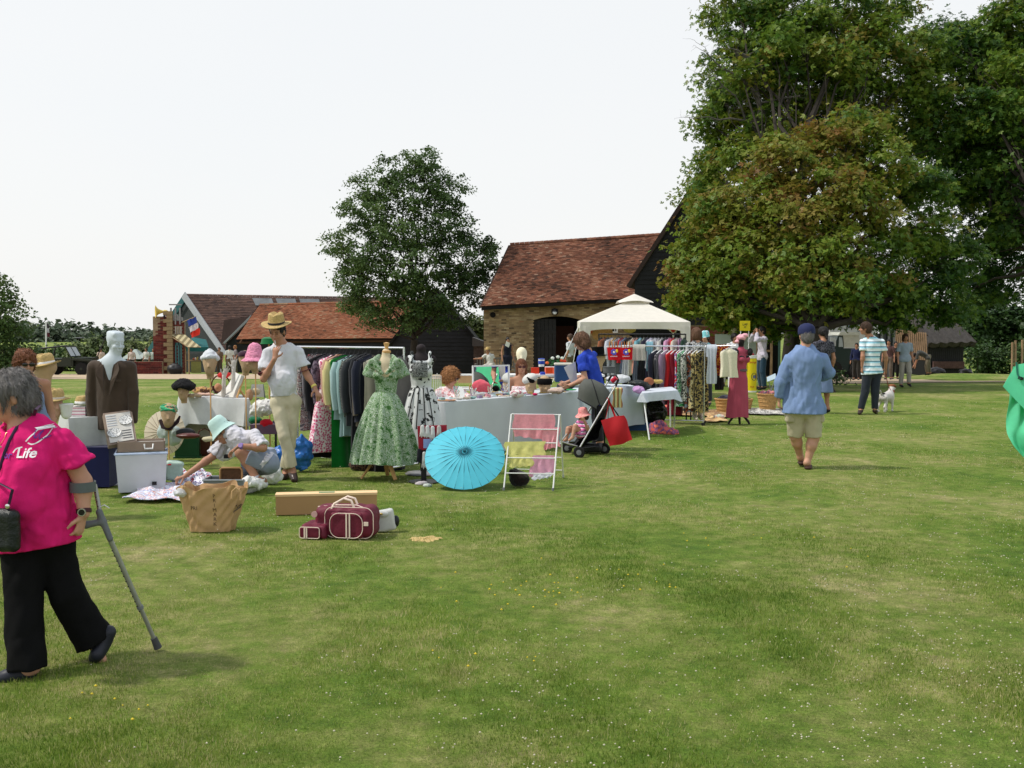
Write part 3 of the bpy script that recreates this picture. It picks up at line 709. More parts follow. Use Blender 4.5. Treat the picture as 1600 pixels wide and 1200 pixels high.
# window with white bars
wa,wb=xl+wx0,xl+wx1;mb=MB()
for x in (wa+.03,wb-.03):mb.box((x,DY-.03,(wz0+wz1)/2),(.07,.07,wz1-wz0))
for z in (wz0+.03,wz1-.03):mb.box(((wa+wb)/2,DY-.03,z),(wb-wa,.065,.07))
for k in (1,2):mb.box((wa+(wb-wa)*k/3,DY-.03,(wz0+wz1)/2),(.035,.05,wz1-wz0-.07))
mb.box(((wa+wb)/2,DY-.03,(wz0+wz1)/2),(wb-wa-.07,.045,.035))
wf=obj('window',mb,WHITEM,D)
obj('pane',MB().box(((wa+wb)/2,DY+.02,(wz0+wz1)/2),(wb-wa,.02,wz1-wz0)),mat('window_glass',(.02,.025,.03),.08,spec=.6),wf)
p=at(867,487,DY-.15);L1=obj('wall_lamp',MB().lathe([(.05,-.16),(.13,-.12),(.17,0),(.15,.1),(.04,.16)],p,14),DARKM,D,True)
obj('lamp_glass',MB().lathe([(.02,-.05),(.09,-.03),(.1,.03),(.05,.06)],p+V((-.01,-.12,-.05)),12,RX(.8)),mat('frosted',(.6,.62,.6),.3),L1,True)
obj('vent',MB().cyl(at(770,492,DY-.06),at(770,492,DY+.02),.13,n=14),VOID,D)
# red inner door glimpsed
obj('inner_door',MB().box((ax_(887,DY),DY+2.9,z0+1.35),(.9,.06,2.3)),mat('rust_door',(.06,.022,.015),.8),D)
# --- barn E: tall black weatherboarded barn ---
EY=43.0
E=thing('black_barn','tall black weatherboarded barn half hidden by the chestnut','barn',V((8,EY,gz(EY))))
x0,x1=ax_(991,EY),ax_(1217,EY);zc=at(991,436,EY).z;slope=(at(1052,340,EY).z-zc)/(ax_(1052,EY)-x0)
xm=(x0+x1)/2;zp=zc+slope*(xm-x0);zb0=at(1100,536,EY).z;bh=.19;z=at(1100,508,EY).z;k=0
zz=z
while zz < zp-.1:
    xa=x0 if zz < zc else x0+(zz-zc)/slope;xb=x1 if zz < zc else x1-(zz-zc)/slope
    wz_a,wz_b=at(0,497,EY).z,at(0,484,EY).z;wxa,wxb=ax_(1087,EY),ax_(1120,EY)
    segs=[(xa,xb)] if not (wz_a-.1 < zz < wz_b) else [(xa,wxa),(wxb,xb)]
    for sa,sb_ in segs:
        if sb_-sa > .2:obj('board',MB().poly([V((sa,EY-.05,zz)),V((sb_,EY-.05,zz)),V((sb_,EY-.02,zz+bh+.02)),V((sa,EY-.02,zz+bh+.02))],.03),BOARD,E)
    zz += bh
obj('wall',MB().poly([V((x0+.03,EY+.05,gz(EY)-.2)),V((x1,EY+.05,gz(EY)-.2)),V((x1,EY+.05,zc)),V((xm,EY+.05,zp-.1)),V((x0+.03,EY+.05,zc))],.1),VOID,E)
brickwall(E,(ax_(1062,EY),EY-.02),(ax_(1180,EY),EY-.02),gz(EY)-.1,at(0,508,EY).z,BRICKR,8,tone=(.75,.25),depth=.04,holes=[(1.9,2.8,gz(EY)-1,at(0,517,EY).z)])
rf=MB()
for sx,xa in ((1,x0),(-1,x1)):
    p,q=V((xa-sx*.25,EY-.2,zc-.25*slope)),V((xm,EY-.2,zp+.02));nn=V((-sx*slope,0,1)).normalized()
    rf.poly([p,q,q+nn*.16,p+nn*.16],9.0,V((.32,1,0)))
obj('roof',rf,TILEB,E)
mb=MB();mb.box((ax_(1104,EY),EY-.04,at(0,491,EY).z),(ax_(1120,EY)-ax_(1087,EY),.08,.09));mb.box((ax_(1104,EY),EY-.04,at(0,483.5,EY).z),(1.0,.09,.05));obj('window_rail',mb,TIMB,E)
mb=MB();dx=ax_(1190,EY)
for x in (ax_(1180,EY),ax_(1204,EY)):mb.box((x,EY-.1,gz(EY)+1.15),(.09,.07,2.3))
for z in (.1,1.2,2.25):mb.box(((ax_(1180,EY)+ax_(1204,EY))/2,EY-.1,gz(EY)+z),(ax_(1204,EY)-ax_(1180,EY)-.1,.06,.09))
obj('door_frame',mb,TIMB,E)
obj('downpipe',MB().cyl((ax_(1216,EY),EY-.15,gz(EY)),(ax_(1216,EY),EY-.15,zc),.05,n=8),mat('green_pipe',(.03,.07,.06),.5),E)
# --- barn B: long low barn with orange tiles, C: black gable ---
BY=66.0
B=thing('long_barn','long low black barn under a bright orange tiled roof','barn',V((-12,BY,gz(BY))))
A_,B_=at(369,531,BY-.3),at(700,527,BY-.3);C_,D_=at(700,470,BY+3.6),at(406,477,BY+3.6)
nB=(B_-A_).cross(D_-A_).normalized();nB=nB if nB.z > 0 else -nB
obj('roof',MB().poly([q-nB*.22 for q in (A_,B_,C_,D_)],.08,-nB),TILEO,B)
tiles(B,A_,B_,C_,D_,.2,.13,TILEO,4,sag=.12)
mb=MB()
for k in range(40):
    p=D_.lerp(C_,(k+.5)/40);mb.tube([p-(C_-D_)/82+V((0,0,.03)),p+(C_-D_)/84+V((0,0,.03))],.1,6,random.uniform(.3,1))
obj('ridge_tiles',mb,TILEO,B,kind='stuff')
z=gz(BY)-.1;k=0;ze=A_.z-.05
while z < ze:
    obj('board',MB().poly([V((A_.x+.3,BY-.03,z)),V((B_.x,BY-.03,z)),V((B_.x,BY,z+.22)),V((A_.x+.3,BY,z+.22))],.03),BOARD,B);z += .2
obj('wall',MB().box(((A_.x+B_.x)/2,BY+.12,(gz(BY)+ze)/2),(B_.x-A_.x-.6,.1,ze-gz(BY))),VOID,B)
obj('bargeboard',MB().poly([A_+V((-.1,0,.0)),D_+V((-.05,0,.05)),D_+V((.1,0,-.15)),A_+V((.1,0,-.2))],.05),VOID,B)
CY=60.0
C=thing('black_barn','windowless black boarded barn gable under the sycamore','barn',V((-4,CY,gz(CY))))
x0,x1,xm=ax_(612,CY),ax_(746,CY),ax_(680,CY);zc,zp=at(0,536,CY).z,at(0,452,CY).z
zz=gz(CY)-.1
while zz < zp-.1:
    t=max(0,(zz-zc)/(zp-zc));obj('board',MB().poly([V((x0+(xm-x0)*t,CY-.04,zz)),V((x1+(xm-x1)*t,CY-.04,zz)),V((x1+(xm-x1)*t,CY,zz+.24)),V((x0+(xm-x0)*t,CY,zz+.24))],.03),BOARD,C);zz += .22
obj('wall',MB().poly([V((x0,CY+.05,gz(CY))),V((x1,CY+.05,gz(CY))),V((x1,CY+.05,zc)),V((xm,CY+.05,zp-.2)),V((x0,CY+.05,zc))],.1),VOID,C)
rf=MB()
for sx,xa in ((1,x0),(-1,x1)):
    sl=(zp-zc)/(xm-x0);p,q=V((xa-sx*.3,CY-.3,zc-.3*sl)),V((xm,CY-.3,zp));nn=V((-sx*sl,0,1)).normalized();rf.poly([p,q,q+nn*.12,p+nn*.12],5.0)
obj('roof',rf,VOID,C)
SH=thing('low_shed','small grey shed in the gap left of the brick barn','shed',V((-1.8,57,gz(57))))
a=at(745,535,57);b=at(760,545,57)
obj('roof',MB().poly([at(738,527,57),at(762,536,57),at(762,541,57),at(738,541,57)],3),mat('slate',(.06,.055,.055),.8),SH)
obj('wall',MB().box(((a.x+b.x)/2-.05,58.2,gz(57)+.9),(.8,2.2,1.75)),mat('brown_board',(.05,.035,.03),.9,var=.3),SH)
# --- barn A: big brown-roofed building with teal bargeboards ---
AY=74.0
A0=thing('gabled_hall','large hall with long brown tiled roof and teal edged gable','building',V((-20,AY,gz(AY))))
ap=at(291,459,AY);rr=at(620,464,AY+2);ll=at(232,553,AY);r2=at(352,552,AY-3)
ridge_r=at(640,465,AY+3)
A_,B_,C_,D_=r2,at(640,548,AY-5),at(640,465,AY-2),ap
nB=(B_-A_).cross(D_-A_).normalized();nB=nB if nB.z > 0 else -nB
obj('roof',MB().poly([q-nB*.35 for q in (A_,B_,C_,D_)],.08,-nB),TILEB,A0)
tiles(A0,A_,B_,C_,D_,.26,.18,TILEB,6,sag=.02)
obj('roof',MB().poly([ap,ll,ll+V((2,14,0)),ap+V((2,14,0))],.15,V((-.6,0,-.6))),TILEB,A0)
obj('bargeboard',MB().poly([ap+V((0,-.3,.1)),r2+V((.2,-.3,0)),r2+V((-.15,-.3,-.15)),ap+V((-.25,-.3,-.3))],.15),GREYB,A0)
obj('bargeboard',MB().poly([ap+V((0,-.3,.12)),ll+V((-.2,-.3,0)),ll+V((.15,-.3,-.1)),ap+V((.1,-.3,-.35))],.15),TEAL,A0)
obj('gable_wall',MB().poly([ap+V((0,.1,-.3)),r2+V((-.3,.1,0)),V((r2.x-.3,AY-2.9,gz(AY))),V((ll.x+.3,AY+.1,gz(AY))),ll+V((.3,.1,0))],.2),mat('dark_render',(.035,.04,.04),.9,var=.2),A0)
mb=MB()
for px in (272,283,300,309,320):
    zt=ap.z-abs(ax_(px,AY)-ap.x)*(ap.z-r2.z)/(r2.x-ap.x)-.5
    mb.box((ax_(px,AY),AY-.05,(zt+at(0,505,AY).z)/2),(.14,.12,zt-at(0,505,AY).z))
mb.box((ax_(296,AY),AY-.05,at(0,505,AY).z),(2.4,.14,.16));obj('gable_frame',mb,TEAL,A0)
mb=MB()
for px,w in ((277,7),(304.5,7),(314,9)):
    zt=ap.z-abs(ax_(px,AY)-ap.x)*(ap.z-r2.z)/(r2.x-ap.x)-.6;zb=at(0,504,AY).z;mb.box((ax_(px,AY),AY,(zt+zb)/2),(w*AY/F,.05,zt-zb))
obj('gable_glass',mb,mat('pale_glass',(.35,.4,.4),.15,var=.2),A0,kind='stuff')
mb=MB()
for k in range(3):
    a,b=453+k*30,478+k*30;f=bil(A_,B_,C_,D_)
    u=lambda px:(ax_(px,AY)-A_.x)/(B_.x-A_.x)
    P=[f(u(a),.80),f(u(b),.80),f(u(b),.93),f(u(a),.93)];mb.poly([q+nB*.10 for q in P],.08,-nB)
obj('roof_light',mb,mat('rooflight',(.13,.14,.15),.25,var=.25,sc=2),A0)
# small roof between with pale bargeboard
PR=thing('porch_roof','small brown tiled roof with pale sloping bargeboard between hall and long barn','porch',V((-17,70,gz(70))))
A_,B_,C_,D_=at(347,537,70),at(352,537,70),at(392,494,70.5),at(349,501,72)
obj('roof',MB().poly([at(345,538,70),at(353,536,69.5),at(391,494,69.5),at(350,500,70)],.3),TILEB,PR)
obj('bargeboard',MB().poly([at(350,538,69.3),at(393,496,69.3),at(392,492,69.3),at(349,535,69.3)],.12),GREYB,PR)
obj('side_wall',MB().poly([at(353,538,69.6),at(393,497,69.6),at(410,497,69.6),at(410,592,69.6),at(353,592,69.6)],.2),BOARD,PR)
# --- stage-set red brick ruin with café front ---
RY_=62.0
R_=thing('brick_ruin','mock bombed red brick house wall with jagged stepped edge and cream quoins','wall',gp(262,584))
px2x=lambda px,d=RY_:ax_(px,d)
pz=lambda py,d=RY_:at(0,py,d).z
xa,xb=px2x(240),px2x(289);g0=gz(RY_)
def stp(s):
    pxx=800+(xa+s)/RY_*F
    pts=[(240,527),(245,520),(249,510),(253,500),(257,494),(261,488),(267,486),(268,503),(287,503),(289,505)]
    for i in range(len(pts)-1):
        if pts[i][0] <= pxx <= pts[i+1][0]:return pz(pts[i][1]+(pts[i+1][1]-pts[i][1])*(pxx-pts[i][0])/(pts[i+1][0]-pts[i][0]))
    return pz(527)
brickwall(R_,(xa,RY_),(xb,RY_),g0,pz(484),BRICKR,12,bw=.3,bh=.1,holes=[(px2x(275)-xa,px2x(284)-xa,g0-1,pz(536)),(px2x(274.5)-xa,px2x(285.5)-xa,pz(522),pz(510))],top=stp,tone=(.4,.22),depth=.25)
CREAM=mat('quoin',sr(140,122,92),.9,var=.15)
mb=MB()
for k in range(16):
    z=g0+(k+.5)*(pz(486)-g0)/16;w=.55 if k % 2 else .34;mb.box((px2x(267.5)-(w-.34)/2,RY_-.1,z),(w,.2,(pz(486)-g0)/16-.02),tone=random.random())
obj('quoins',mb,CREAM,R_)
obj('shop_door',MB().box((px2x(279.5),RY_+.05,(g0+pz(536))/2),(px2x(284)-px2x(275),.08,pz(536)-g0)),mat('shop_glass',(.12,.17,.18),.2,var=.2),R_)
mb=MB();[mb.box((px2x(q),RY_-.02,(g0+pz(536))/2),(.07,.1,pz(536)-g0)) for q in (275.5,280,284)];mb.box((px2x(280),RY_-.02,pz(537)),(.4,.1,.12));obj('door_frame',mb,TEAL,R_)
wi=obj('window',MB().box((px2x(280),RY_-.02,pz(516)),(px2x(285)-px2x(275),.12,pz(510)-pz(522))),mat('net_curtain',(.42,.4,.37),.9,var=.12),R_)
mb=MB();[mb.box((px2x(q),RY_-.1,pz(516)),(.03,.03,pz(510)-pz(522))) for q in (277.5,280,282.5)];obj('glazing_bar',mb,CREAM,wi)
mb=MB();[mb.box((px2x(q),RY_-.05,pz(494)),(.07,.12,pz(478)-pz(504))) for q in (269,276,283)];mb.box((px2x(276),RY_-.05,pz(476)),(px2x(285)-px2x(266),.12,.07));mb.poly([V((px2x(270),RY_-.03,pz(501))),V((px2x(287),RY_-.03,pz(501))),V((px2x(287),RY_-.03,pz(496))),V((px2x(279),RY_-.03,pz(493))),V((px2x(275),RY_-.03,pz(488))),V((px2x(270),RY_-.03,pz(497)))],.04);obj('broken_frame',mb,mat('grey_wood',(.25,.25,.25),.9,var=.2),R_)
mb=MB();P=[V((px2x(270),RY_-.15,pz(523.5))),V((px2x(291),RY_-.15,pz(523.5))),V((px2x(312)*.96,RY_-2.2,pz(542))),V((px2x(293)*.96,RY_-2.2,pz(542)))]
mb.sheet(lambda u,v:P[0].lerp(P[1],u).lerp(P[3].lerp(P[2],u),v),12,4,.03);aw=obj('awning',mb,mat('awning_stripe',(0,0,0),.9,cols=[sr(176,165,130),sr(120,110,82)],kind='sx',sc=2.6,var=.08),R_)
mb=MB();mb.cyl(P[3]+V((0,0,-.02)),V((P[3].x,P[3].y,gz(60))),.05);mb.cyl(V((px2x(270),RY_-.15,pz(526))),P[3],.03);obj('awning_pole',mb,CREAM,R_)
HN=thing('loudspeaker_horn','yellow loudspeaker horn on top of the broken red wall','loudspeaker',at(252,494,RY_))
mb=MB();R0=RZ(radians(25)) @ RY(radians(-90));c=at(255,487,RY_)
mb.lathe([(.05,-.28),(.1,-.2),(.11,-.05),(.07,0),(.12,.2),(.22,.34),(.38,.44),(.36,.44),(.18,.3),(.05,.0)],c,18,R0);obj('horn',mb,mat('horn_yellow',sr(205,180,80),.5),HN,True)
obj('bracket',MB().cyl(at(256,487,RY_),at(257,498,RY_),.05),DARKM,HN)
# french flag on slanting pole
FL=thing('tricolour_flag','blue white and red flag hanging from a slanting pole over the awning','flag',at(284,503,RY_))
obj('pole',MB().cyl(at(284,504,RY_),at(306,495,RY_-1.5),.035),CREAM,FL)
for nm,lb,t0,t1,cc in (('blue_band','blue band',0,.36,sr(50,75,160)),('white_band','white band',.36,.68,sr(215,212,215)),('red_band','red band',.68,1,sr(215,60,45))):
    mb=MB();P=[at(291,501,RY_-.8),at(306,495,RY_-1.5),at(314,520,RY_-1.6),at(299,530,RY_-1.0)]
    mb.sheet(lambda u,v:(P[0].lerp(P[1],u).lerp(P[3].lerp(P[2],u),t0+(t1-t0)*v))+V((.04*sin(7*u+3*v),.12*sin(9*u+2),0)),10,5,.01)
    obj(nm,mb,sheer('flag_'+nm,cc,.35),FL,True)
# low brick wall with people behind + sandbags, teal stall canopy
LW=thing('low_brick_wall','low dark red brick wall left of the ruined house front','wall',gp(222,584))
brickwall(LW,(px2x(206),RY_-1),(px2x(262),RY_-1),gz(61)-.05,pz(565,61),BRICKR,14,bw=.3,bh=.1,tone=(.3,.2),depth=.25)
GT=thing('stall_canopy','dark teal stall canopy behind the striped awning','canopy',V((px2x(312),63,gz(63))))
mb=MB();P=[at(290,545,61.5),at(326,545,61.5),at(322,533,64.5),at(300,529,64.5)];mb.poly(P,.1,V((0,0,1)));mb.poly([P[0],P[1],P[1]-V((0,0,.16)),P[0]-V((0,0,.16))],.02);obj('canopy',mb,mat('teal_canvas',sr(25,90,90),.85),GT)
mb=MB();[mb.cyl(q,V((q.x,q.y,gz(62))),.03) for q in P[:2]];obj('leg',mb,CREAM,GT)
ST=thing('stall_table','stall table of bright goods under the teal canopy','table',V((px2x(312),63,gz(63))))
obj('tabletop',MB().box((px2x(310),62.6,gz(62)+.8),(1.7,.8,.06)),CREAM,ST)
mb=MB();[mb.box((px2x(q),62.3,gz(62)+.4),(.3,.04,.7)) for q in (300,308)];obj('hanging_cloth',mb,mat('olive_cloth',sr(150,150,90),.9),ST)
for k in range(8):
    one('bric_a_brac',['rust red','off white','mustard','slate blue'][k % 4]+' item '+['at the left','at the right'][k > 3]+' of the stall under the teal canopy','item',ellm((px2x(300+k*2.8),62.4,gz(62)+.9),(.08,.08,.08+.03*(k % 3)),None,8,6),mat('bric%d' % (k % 4),[sr(180,90,60),sr(210,200,190),sr(190,170,90),sr(120,140,150)][k % 4]),(px2x(300+k*2.8),62.4,gz(62)+.82),True,group='bric-a-brac under the teal canopy')
for a,b,c,lb in ((283,588-4,.5,'grey bin bag heap at the foot of the ruined wall'),):
    s=SD();g=V((px2x(286),60.5,gz(60)));s.ell(g+V((0,0,.25)),(.45,.3,.4));s.noise(.06,2,3);sdobj('bin_bag',s,.06,BLACKP,None,g,lb,'bag')
# jeep
JY=58.0
J=thing('military_jeep','dark olive open jeep with its windscreen raised, behind the straw hats','jeep',V((px2x(112,JY),JY,gz(JY))),0)
OLV=mat('olive_paint',(.022,.028,.018),.6,var=.15);GL=mat('screen_glass',(.35,.4,.42),.15,var=.1);TYR=mat('tyre',(.012,.012,.012),.9)
jx=px2x(112,JY);jz=gz(JY);w_=lambda x,y,z:V((jx+x,JY+y,jz+z))
mb=MB();mb.box(w_(-.55,0,.72),(1.9,1.5,.45));mb.box(w_(.85,0,.75),(1.0,1.0,.5));mb.poly([w_(.35,-.78,.98),w_(1.35,-.78,.9),w_(1.42,-.78,.78),w_(.3,-.78,.86)],.3);mb.poly([w_(-1.5,-.78,1.0),w_(-.75,-.78,1.0),w_(-.7,-.78,.9),w_(-1.5,-.78,.9)],.3);mb.poly([w_(-.2,-.77,1.0),w_(.3,-.77,.98),w_(.3,-.77,.5),w_(-.2,-.77,.5)],.1);obj('body',mb,OLV,J)
mb=MB();a,b,c,d_=w_(.25,-.7,1.05),w_(.25,.7,1.05),w_(-.05,.7,1.6),w_(-.05,-.7,1.6)
for p,q in ((a,b),(b,c),(c,d_),(d_,a),((a+b)/2,(c+d_)/2)):mb.cyl(p,q,.035)
fr_=obj('windscreen',mb,OLV,J);obj('glass',MB().poly([a,b,c,d_],.01,V((1,0,0))),GL,fr_)
for x in (-1.1,.85):
    for y in (-.68,.6):
        mb=MB();c=w_(x,y,.36);mb.lathe([(.2,-.09),(.36,-.08),(.38,0),(.36,.08),(.2,.09)],c,18,RX(pi/2));wl=obj('wheel',mb,TYR,J,True);obj('rim',MB().lathe([(.03,-.1),(.2,-.06),(.2,.06),(.03,.1)],c,14,RX(pi/2)),OLV,wl,True)
mb=MB();mb.cyl(w_(-1.5,-.5,1.5),w_(-.1,-.3,1.66),.045);mb.cyl(w_(-.9,-.4,.9),w_(-.7,-.4,1.6),.04);obj('gun_mount',mb,DARKM,J)
mb=MB();mb.cyl(w_(1.2,.2,.6),w_(1.85,.2,2.1),.03);obj('aerial',mb,DARKM,J)
J.scale=(1,1,1)
# flag pole & lamp
FP=thing('flagpole','thin flagpole carrying a small dark and white flag beyond the bushes','flagpole',gp(74,580))
FP.location=V((ax_(73,84),84,gz(84)))
obj('pole',MB().cyl(V((ax_(72,84),84,gz(84))),at(72,503,84),.06),WHITEM,FP)
for t0,t1,cc in ((504,512,sr(50,30,40)),(512,519,sr(190,185,190)),(519,526,sr(90,25,40))):
    P=[at(72.5,t0,84),at(75+(t0-504)*.12,t0+2,84.3),at(75+(t1-504)*.12,t1+1,84.3),at(72.5,t1,84)];obj('flag_band',MB().poly(P,.05),mat('fl%d' % t0,cc),FP)
LP=thing('street_lamp','flat topped street lamp above the bushes at the left','street lamp',V((ax_(124,82),82,gz(82))))
obj('pole',MB().cyl(V((ax_(124,82),82,gz(82))),at(124,529,82),.09),DARKM,LP)
obj('lamp_head',MB().lathe([(.05,-.2),(.2,-.05),(.28,.12),(.24,.16),(.05,.2)],at(124,531,82),14).lathe([(.42,0),(.44,.05),(.1,.1)],at(124,529,82),16),DARKM,LP,True)
for k,px in enumerate((212,235)):   # small far tents
    P=at(px,553-k,76);one('stall_tent',['small pale stall tent far behind the broken brick wall','second pale stall tent tucked against the broken brick wall'][k],'tent',MB().lathe([(1.1,-.35),(.1,.35)],P,4,RZ(.7)),mat('tentcloth',sr(160,170,165),.9),P)
# bench in front of brick barn
BN=thing('park_bench','grey slatted wooden bench against the brick barn','bench',gp(778,590));by=44.5;BN.location=V((ax_(780,by),by,gz(by)))
GW=mat('weathered_wood',(.16,.15,.13),.9,var=.25);b0=BN.location.copy();zc=at(0,577,by).z
zseat=at(0,578,by).z;bx0,bx1=ax_(742,by),ax_(806,by)
for k in range(4):obj('seat_slat',MB().box(((bx0+bx1)/2,by-.25+k*.13,zseat),(bx1-bx0,.1,.035)),GW,BN)
zt=at(0,560,by).z
for z in (zt,zseat+.12):obj('back_rail',MB().box(((bx0+bx1)/2,by+.25,z),(bx1-bx0,.05,.08)),GW,BN)
for k in range(14):obj('back_slat',MB().box((bx0+.1+k*(bx1-bx0-.2)/13,by+.25,(zt+zseat+.12)/2),(.05,.03,zt-zseat-.2)),GW,BN)
for x in (bx0+.03,bx1-.03):
    for y in (by-.28,by+.25):obj('leg',MB().box((x,y,(gz(by)+zseat)/2+(.12 if y < by else .0)),(.07,.07,zseat-gz(by)+(.24 if y < by else -.04))),GW,BN)
    obj('armrest',MB().box((x,by,zseat+.25),(.08,.5,.05)),GW,BN)
# --- right background: motorhome, off-roader, slatted panel, thatched barn ---
MY=47.0
MHm=thing('motorhome','white motorhome parked behind the chestnut trunk','motorhome',V((ax_(1330,MY),MY,gz(MY))))
WP=mat('white_gelcoat',(.62,.63,.64),.35,var=.04);x0,x1=ax_(1296,MY),ax_(1368,MY);zb,zt=gz(MY)+.35,at(0,493,MY).z
mb=MB();mb.poly([V((x0,MY,zb)),V((x1,MY,zb)),V((x1,MY,zt-.05)),V((x1-.2,MY,zt)),V((x0+.9,MY,zt)),V((x0+.3,MY,zt-.5)),V((x0,MY,zt-.6))],2.1);obj('body',mb,WP,MHm)
obj('roof_strip',MB().box(((x0+x1)/2,MY-.02,at(0,500,MY).z),(x1-x0-.6,.03,.05)),mat('grey_trim',(.3,.31,.32),.5),MHm)
# swoosh emblem
mb=MB();pts=[(1324,510),(1328,508.5),(1333,506),(1331,508.6),(1329,510.5),(1326,511.2)];mb.poly([at(a,b,MY-.03) for a,b in pts],.02);obj('emblem',mb,mat('swoosh',(.25,.3,.42),.5),MHm)
for x in (x0+.9,x1-.6):obj('wheel',MB().lathe([(.15,-.1),(.33,-.09),(.34,.09),(.15,.1)],V((x,MY+.05,gz(MY)+.34)),16,RX(pi/2)),TYR,MHm,True)
AW=thing('awning_frame','grey framed lean-to with glass front between motorhome and slatted panel','shelter',V((ax_(1385,49),49,gz(49))))
mb=MB()
for px in (1366,1377,1388,1396):mb.box((ax_(px,49),49,(gz(49)+at(0,513,49).z)/2),(.09,.09,at(0,513,49).z-gz(49)))
mb.box((ax_(1381,49),49,at(0,512,49).z),(1.0,.1,.1));obj('frame',mb,mat('frame_grey',(.2,.2,.2),.7),AW)
obj('glass',MB().box((ax_(1381,49),49.15,gz(49)+1.1),(.95,.03,2.0)),mat('dim_glass',(.04,.05,.05),.1),AW)
LY=43.0
LR=thing('off_road_vehicle','dark green off-road vehicle with a boxy white hard top','off-roader',V((ax_(1322,LY),LY,gz(LY))))
DG=mat('dark_green_paint',(.010,.026,.022),.35,var=.05);z=lambda py:at(0,py,LY).z;x=lambda px:ax_(px,LY);g=gz(LY)
mb=MB();mb.poly([V((x(1288),LY,z(580))),V((x(1356),LY,z(580))),V((x(1356),LY,z(545))),V((x(1306),LY,z(545))),V((x(1303),LY,z(553))),V((x(1288),LY,z(556)))],1.65);obj('body',mb,DG,LR)
mb=MB();mb.poly([V((x(1319),LY+.05,z(543))),V((x(1345),LY+.05,z(543))),V((x(1342),LY+.05,z(524))),V((x(1317),LY+.05,z(524)))],1.5);mb.poly([V((x(1309),LY-.02,z(524))),V((x(1343),LY-.02,z(524))),V((x(1341),LY-.02,z(519))),V((x(1312),LY-.02,z(519)))],1.66);obj('hard_top',mb,mat('cream_top',sr(190,192,182),.5),LR)
mb=MB();mb.poly([V((x(1302),LY+.03,z(545))),V((x(1318),LY+.03,z(545))),V((x(1316),LY+.03,z(525))),V((x(1309),LY+.03,z(525)))],1.5);obj('cab',mb,DG,LR)
obj('side_window',MB().poly([V((x(1310),LY-.01,z(542))),V((x(1317),LY-.01,z(542))),V((x(1315),LY-.01,z(527))),V((x(1310.5),LY-.01,z(527)))],.02),GL,LR)
for px in (1300,1342):
    c=V((x(px),LY-.05,g+.4));wl=obj('wheel',MB().lathe([(.2,-.11),(.4,-.1),(.42,0),(.4,.1),(.2,.11)],c,20,RX(pi/2)),TYR,LR,True);obj('rim',MB().lathe([(.02,-.12),(.2,-.09),(.21,.02)],c,14,RX(pi/2)),GREYP,wl,True)
obj('mirror',MB().box((x(1300),LY-.1,z(534)),(.22,.06,.36)),mat('mirror_pale',(.4,.42,.44),.2),LR)
SP=thing('slatted_panel','leaning panel of brown upright slats beside the thatched barn','panel',V((ax_(1425,50),50,gz(50))))
for k in range(16):
    u=(k+.5)/16;a=at(1396+52*u,514+6*u,50);b=at(1400+50*u,560+3*u,49.6);dx=52/16*50/F
    obj('slat',MB().poly([a-V((dx*.3,0,0)),a+V((dx*.3,0,0)),b+V((dx*.3,0,0)),b-V((dx*.3,0,0))],.05),TIMB,SP)
mb=MB();[mb.poly([at(1395,p,50.1),at(1450,p+5,50.1),at(1450,p+7,50.1),at(1395,p+2,50.1)],.05) for p in (518,540,557)];obj('rail',mb,mat('dark_rail',(.05,.03,.02),.9),SP)
TY=52.0
TB=thing('thatched_barn','small black barn under a dark thatched roof','barn',V((ax_(1475,TY),TY,gz(TY))));z=lambda py:at(0,py,TY).z;x=lambda px:ax_(px,TY)
THA=mat('thatch',(.055,.05,.047),.98,var=.3,sc=8,bump=.8,bsc=30,st=(1,1,.3))
mb=MB();e0=[V((x(1444),TY-.5,z(536))),V((x(1518),TY-.5,z(534))),V((x(1524),TY+6,z(534))),V((x(1444),TY+6,z(536)))];r0,r1=V((x(1440),TY+2.8,z(486))),V((x(1478),TY+2.8,z(488)))
def thf(p,q,r,s,n=8):mb.sheet(lambda u,v:(p.lerp(q,u).lerp(s.lerp(r,u),v))+V((0,-.25*sin(pi*v),.3*sin(pi*v)))+V((.03*sin(40*u),0,.04*sin(30*u+5*v))),24,8,.3)
thf(e0[0],e0[1],r1,r0);thf(e0[1],e0[2],r1+V((0,.1,0)),r1);obj('roof',mb,THA,TB,True)
k=0
for k in range(18):
    xa=x(1448)+k*(x(1505)-x(1448))/18;obj('board',MB().box((xa+.1,TY+.1,(z(536)+gz(TY))/2),((x(1505)-x(1448))/18-.015,.05,z(536)-gz(TY))),BOARD,TB)
obj('wall',MB().box(((x(1448)+x(1505))/2,TY+2.4,(z(536)+gz(TY))/2),(x(1505)-x(1448)-.1,4.4,z(536)-gz(TY)-.02)),VOID,TB)
mb=MB();mb.box((x(1480),TY-.15,z(570)),(x(1504)-x(1456),.15,.35));obj('plinth',mb,mat('plinth_brick',(.09,.05,.045),.95,var=.3),TB)
for lab,px,py,r in (('dark bundle with a pale strap on the grass before the thatched barn',1462,575,.32),('small dark bag at the right corner of the thatched barn',1510,573,.24)):
    g=at(px,py,46);g.z=gz(46);s=SD();s.ell(g+V((0,0,.25)),(r*1.3,r,r*.8));s.noise(.05,7,2);sdobj('bundle',s,.05,BLACKP,None,g,lab,'bundle')
# grass bank at right with yellow patch
mb=MB();mb.sheet(lambda u,v:V((ax_(1375+420*u,46),42+6*v,gz(42+6*v)+.015+.22*sin(pi*v)*min(1,u*5)*(.6+.4*sin(6*u)))),30,8);obj('grass_bank',mb,GM,smooth=True,kind='structure')
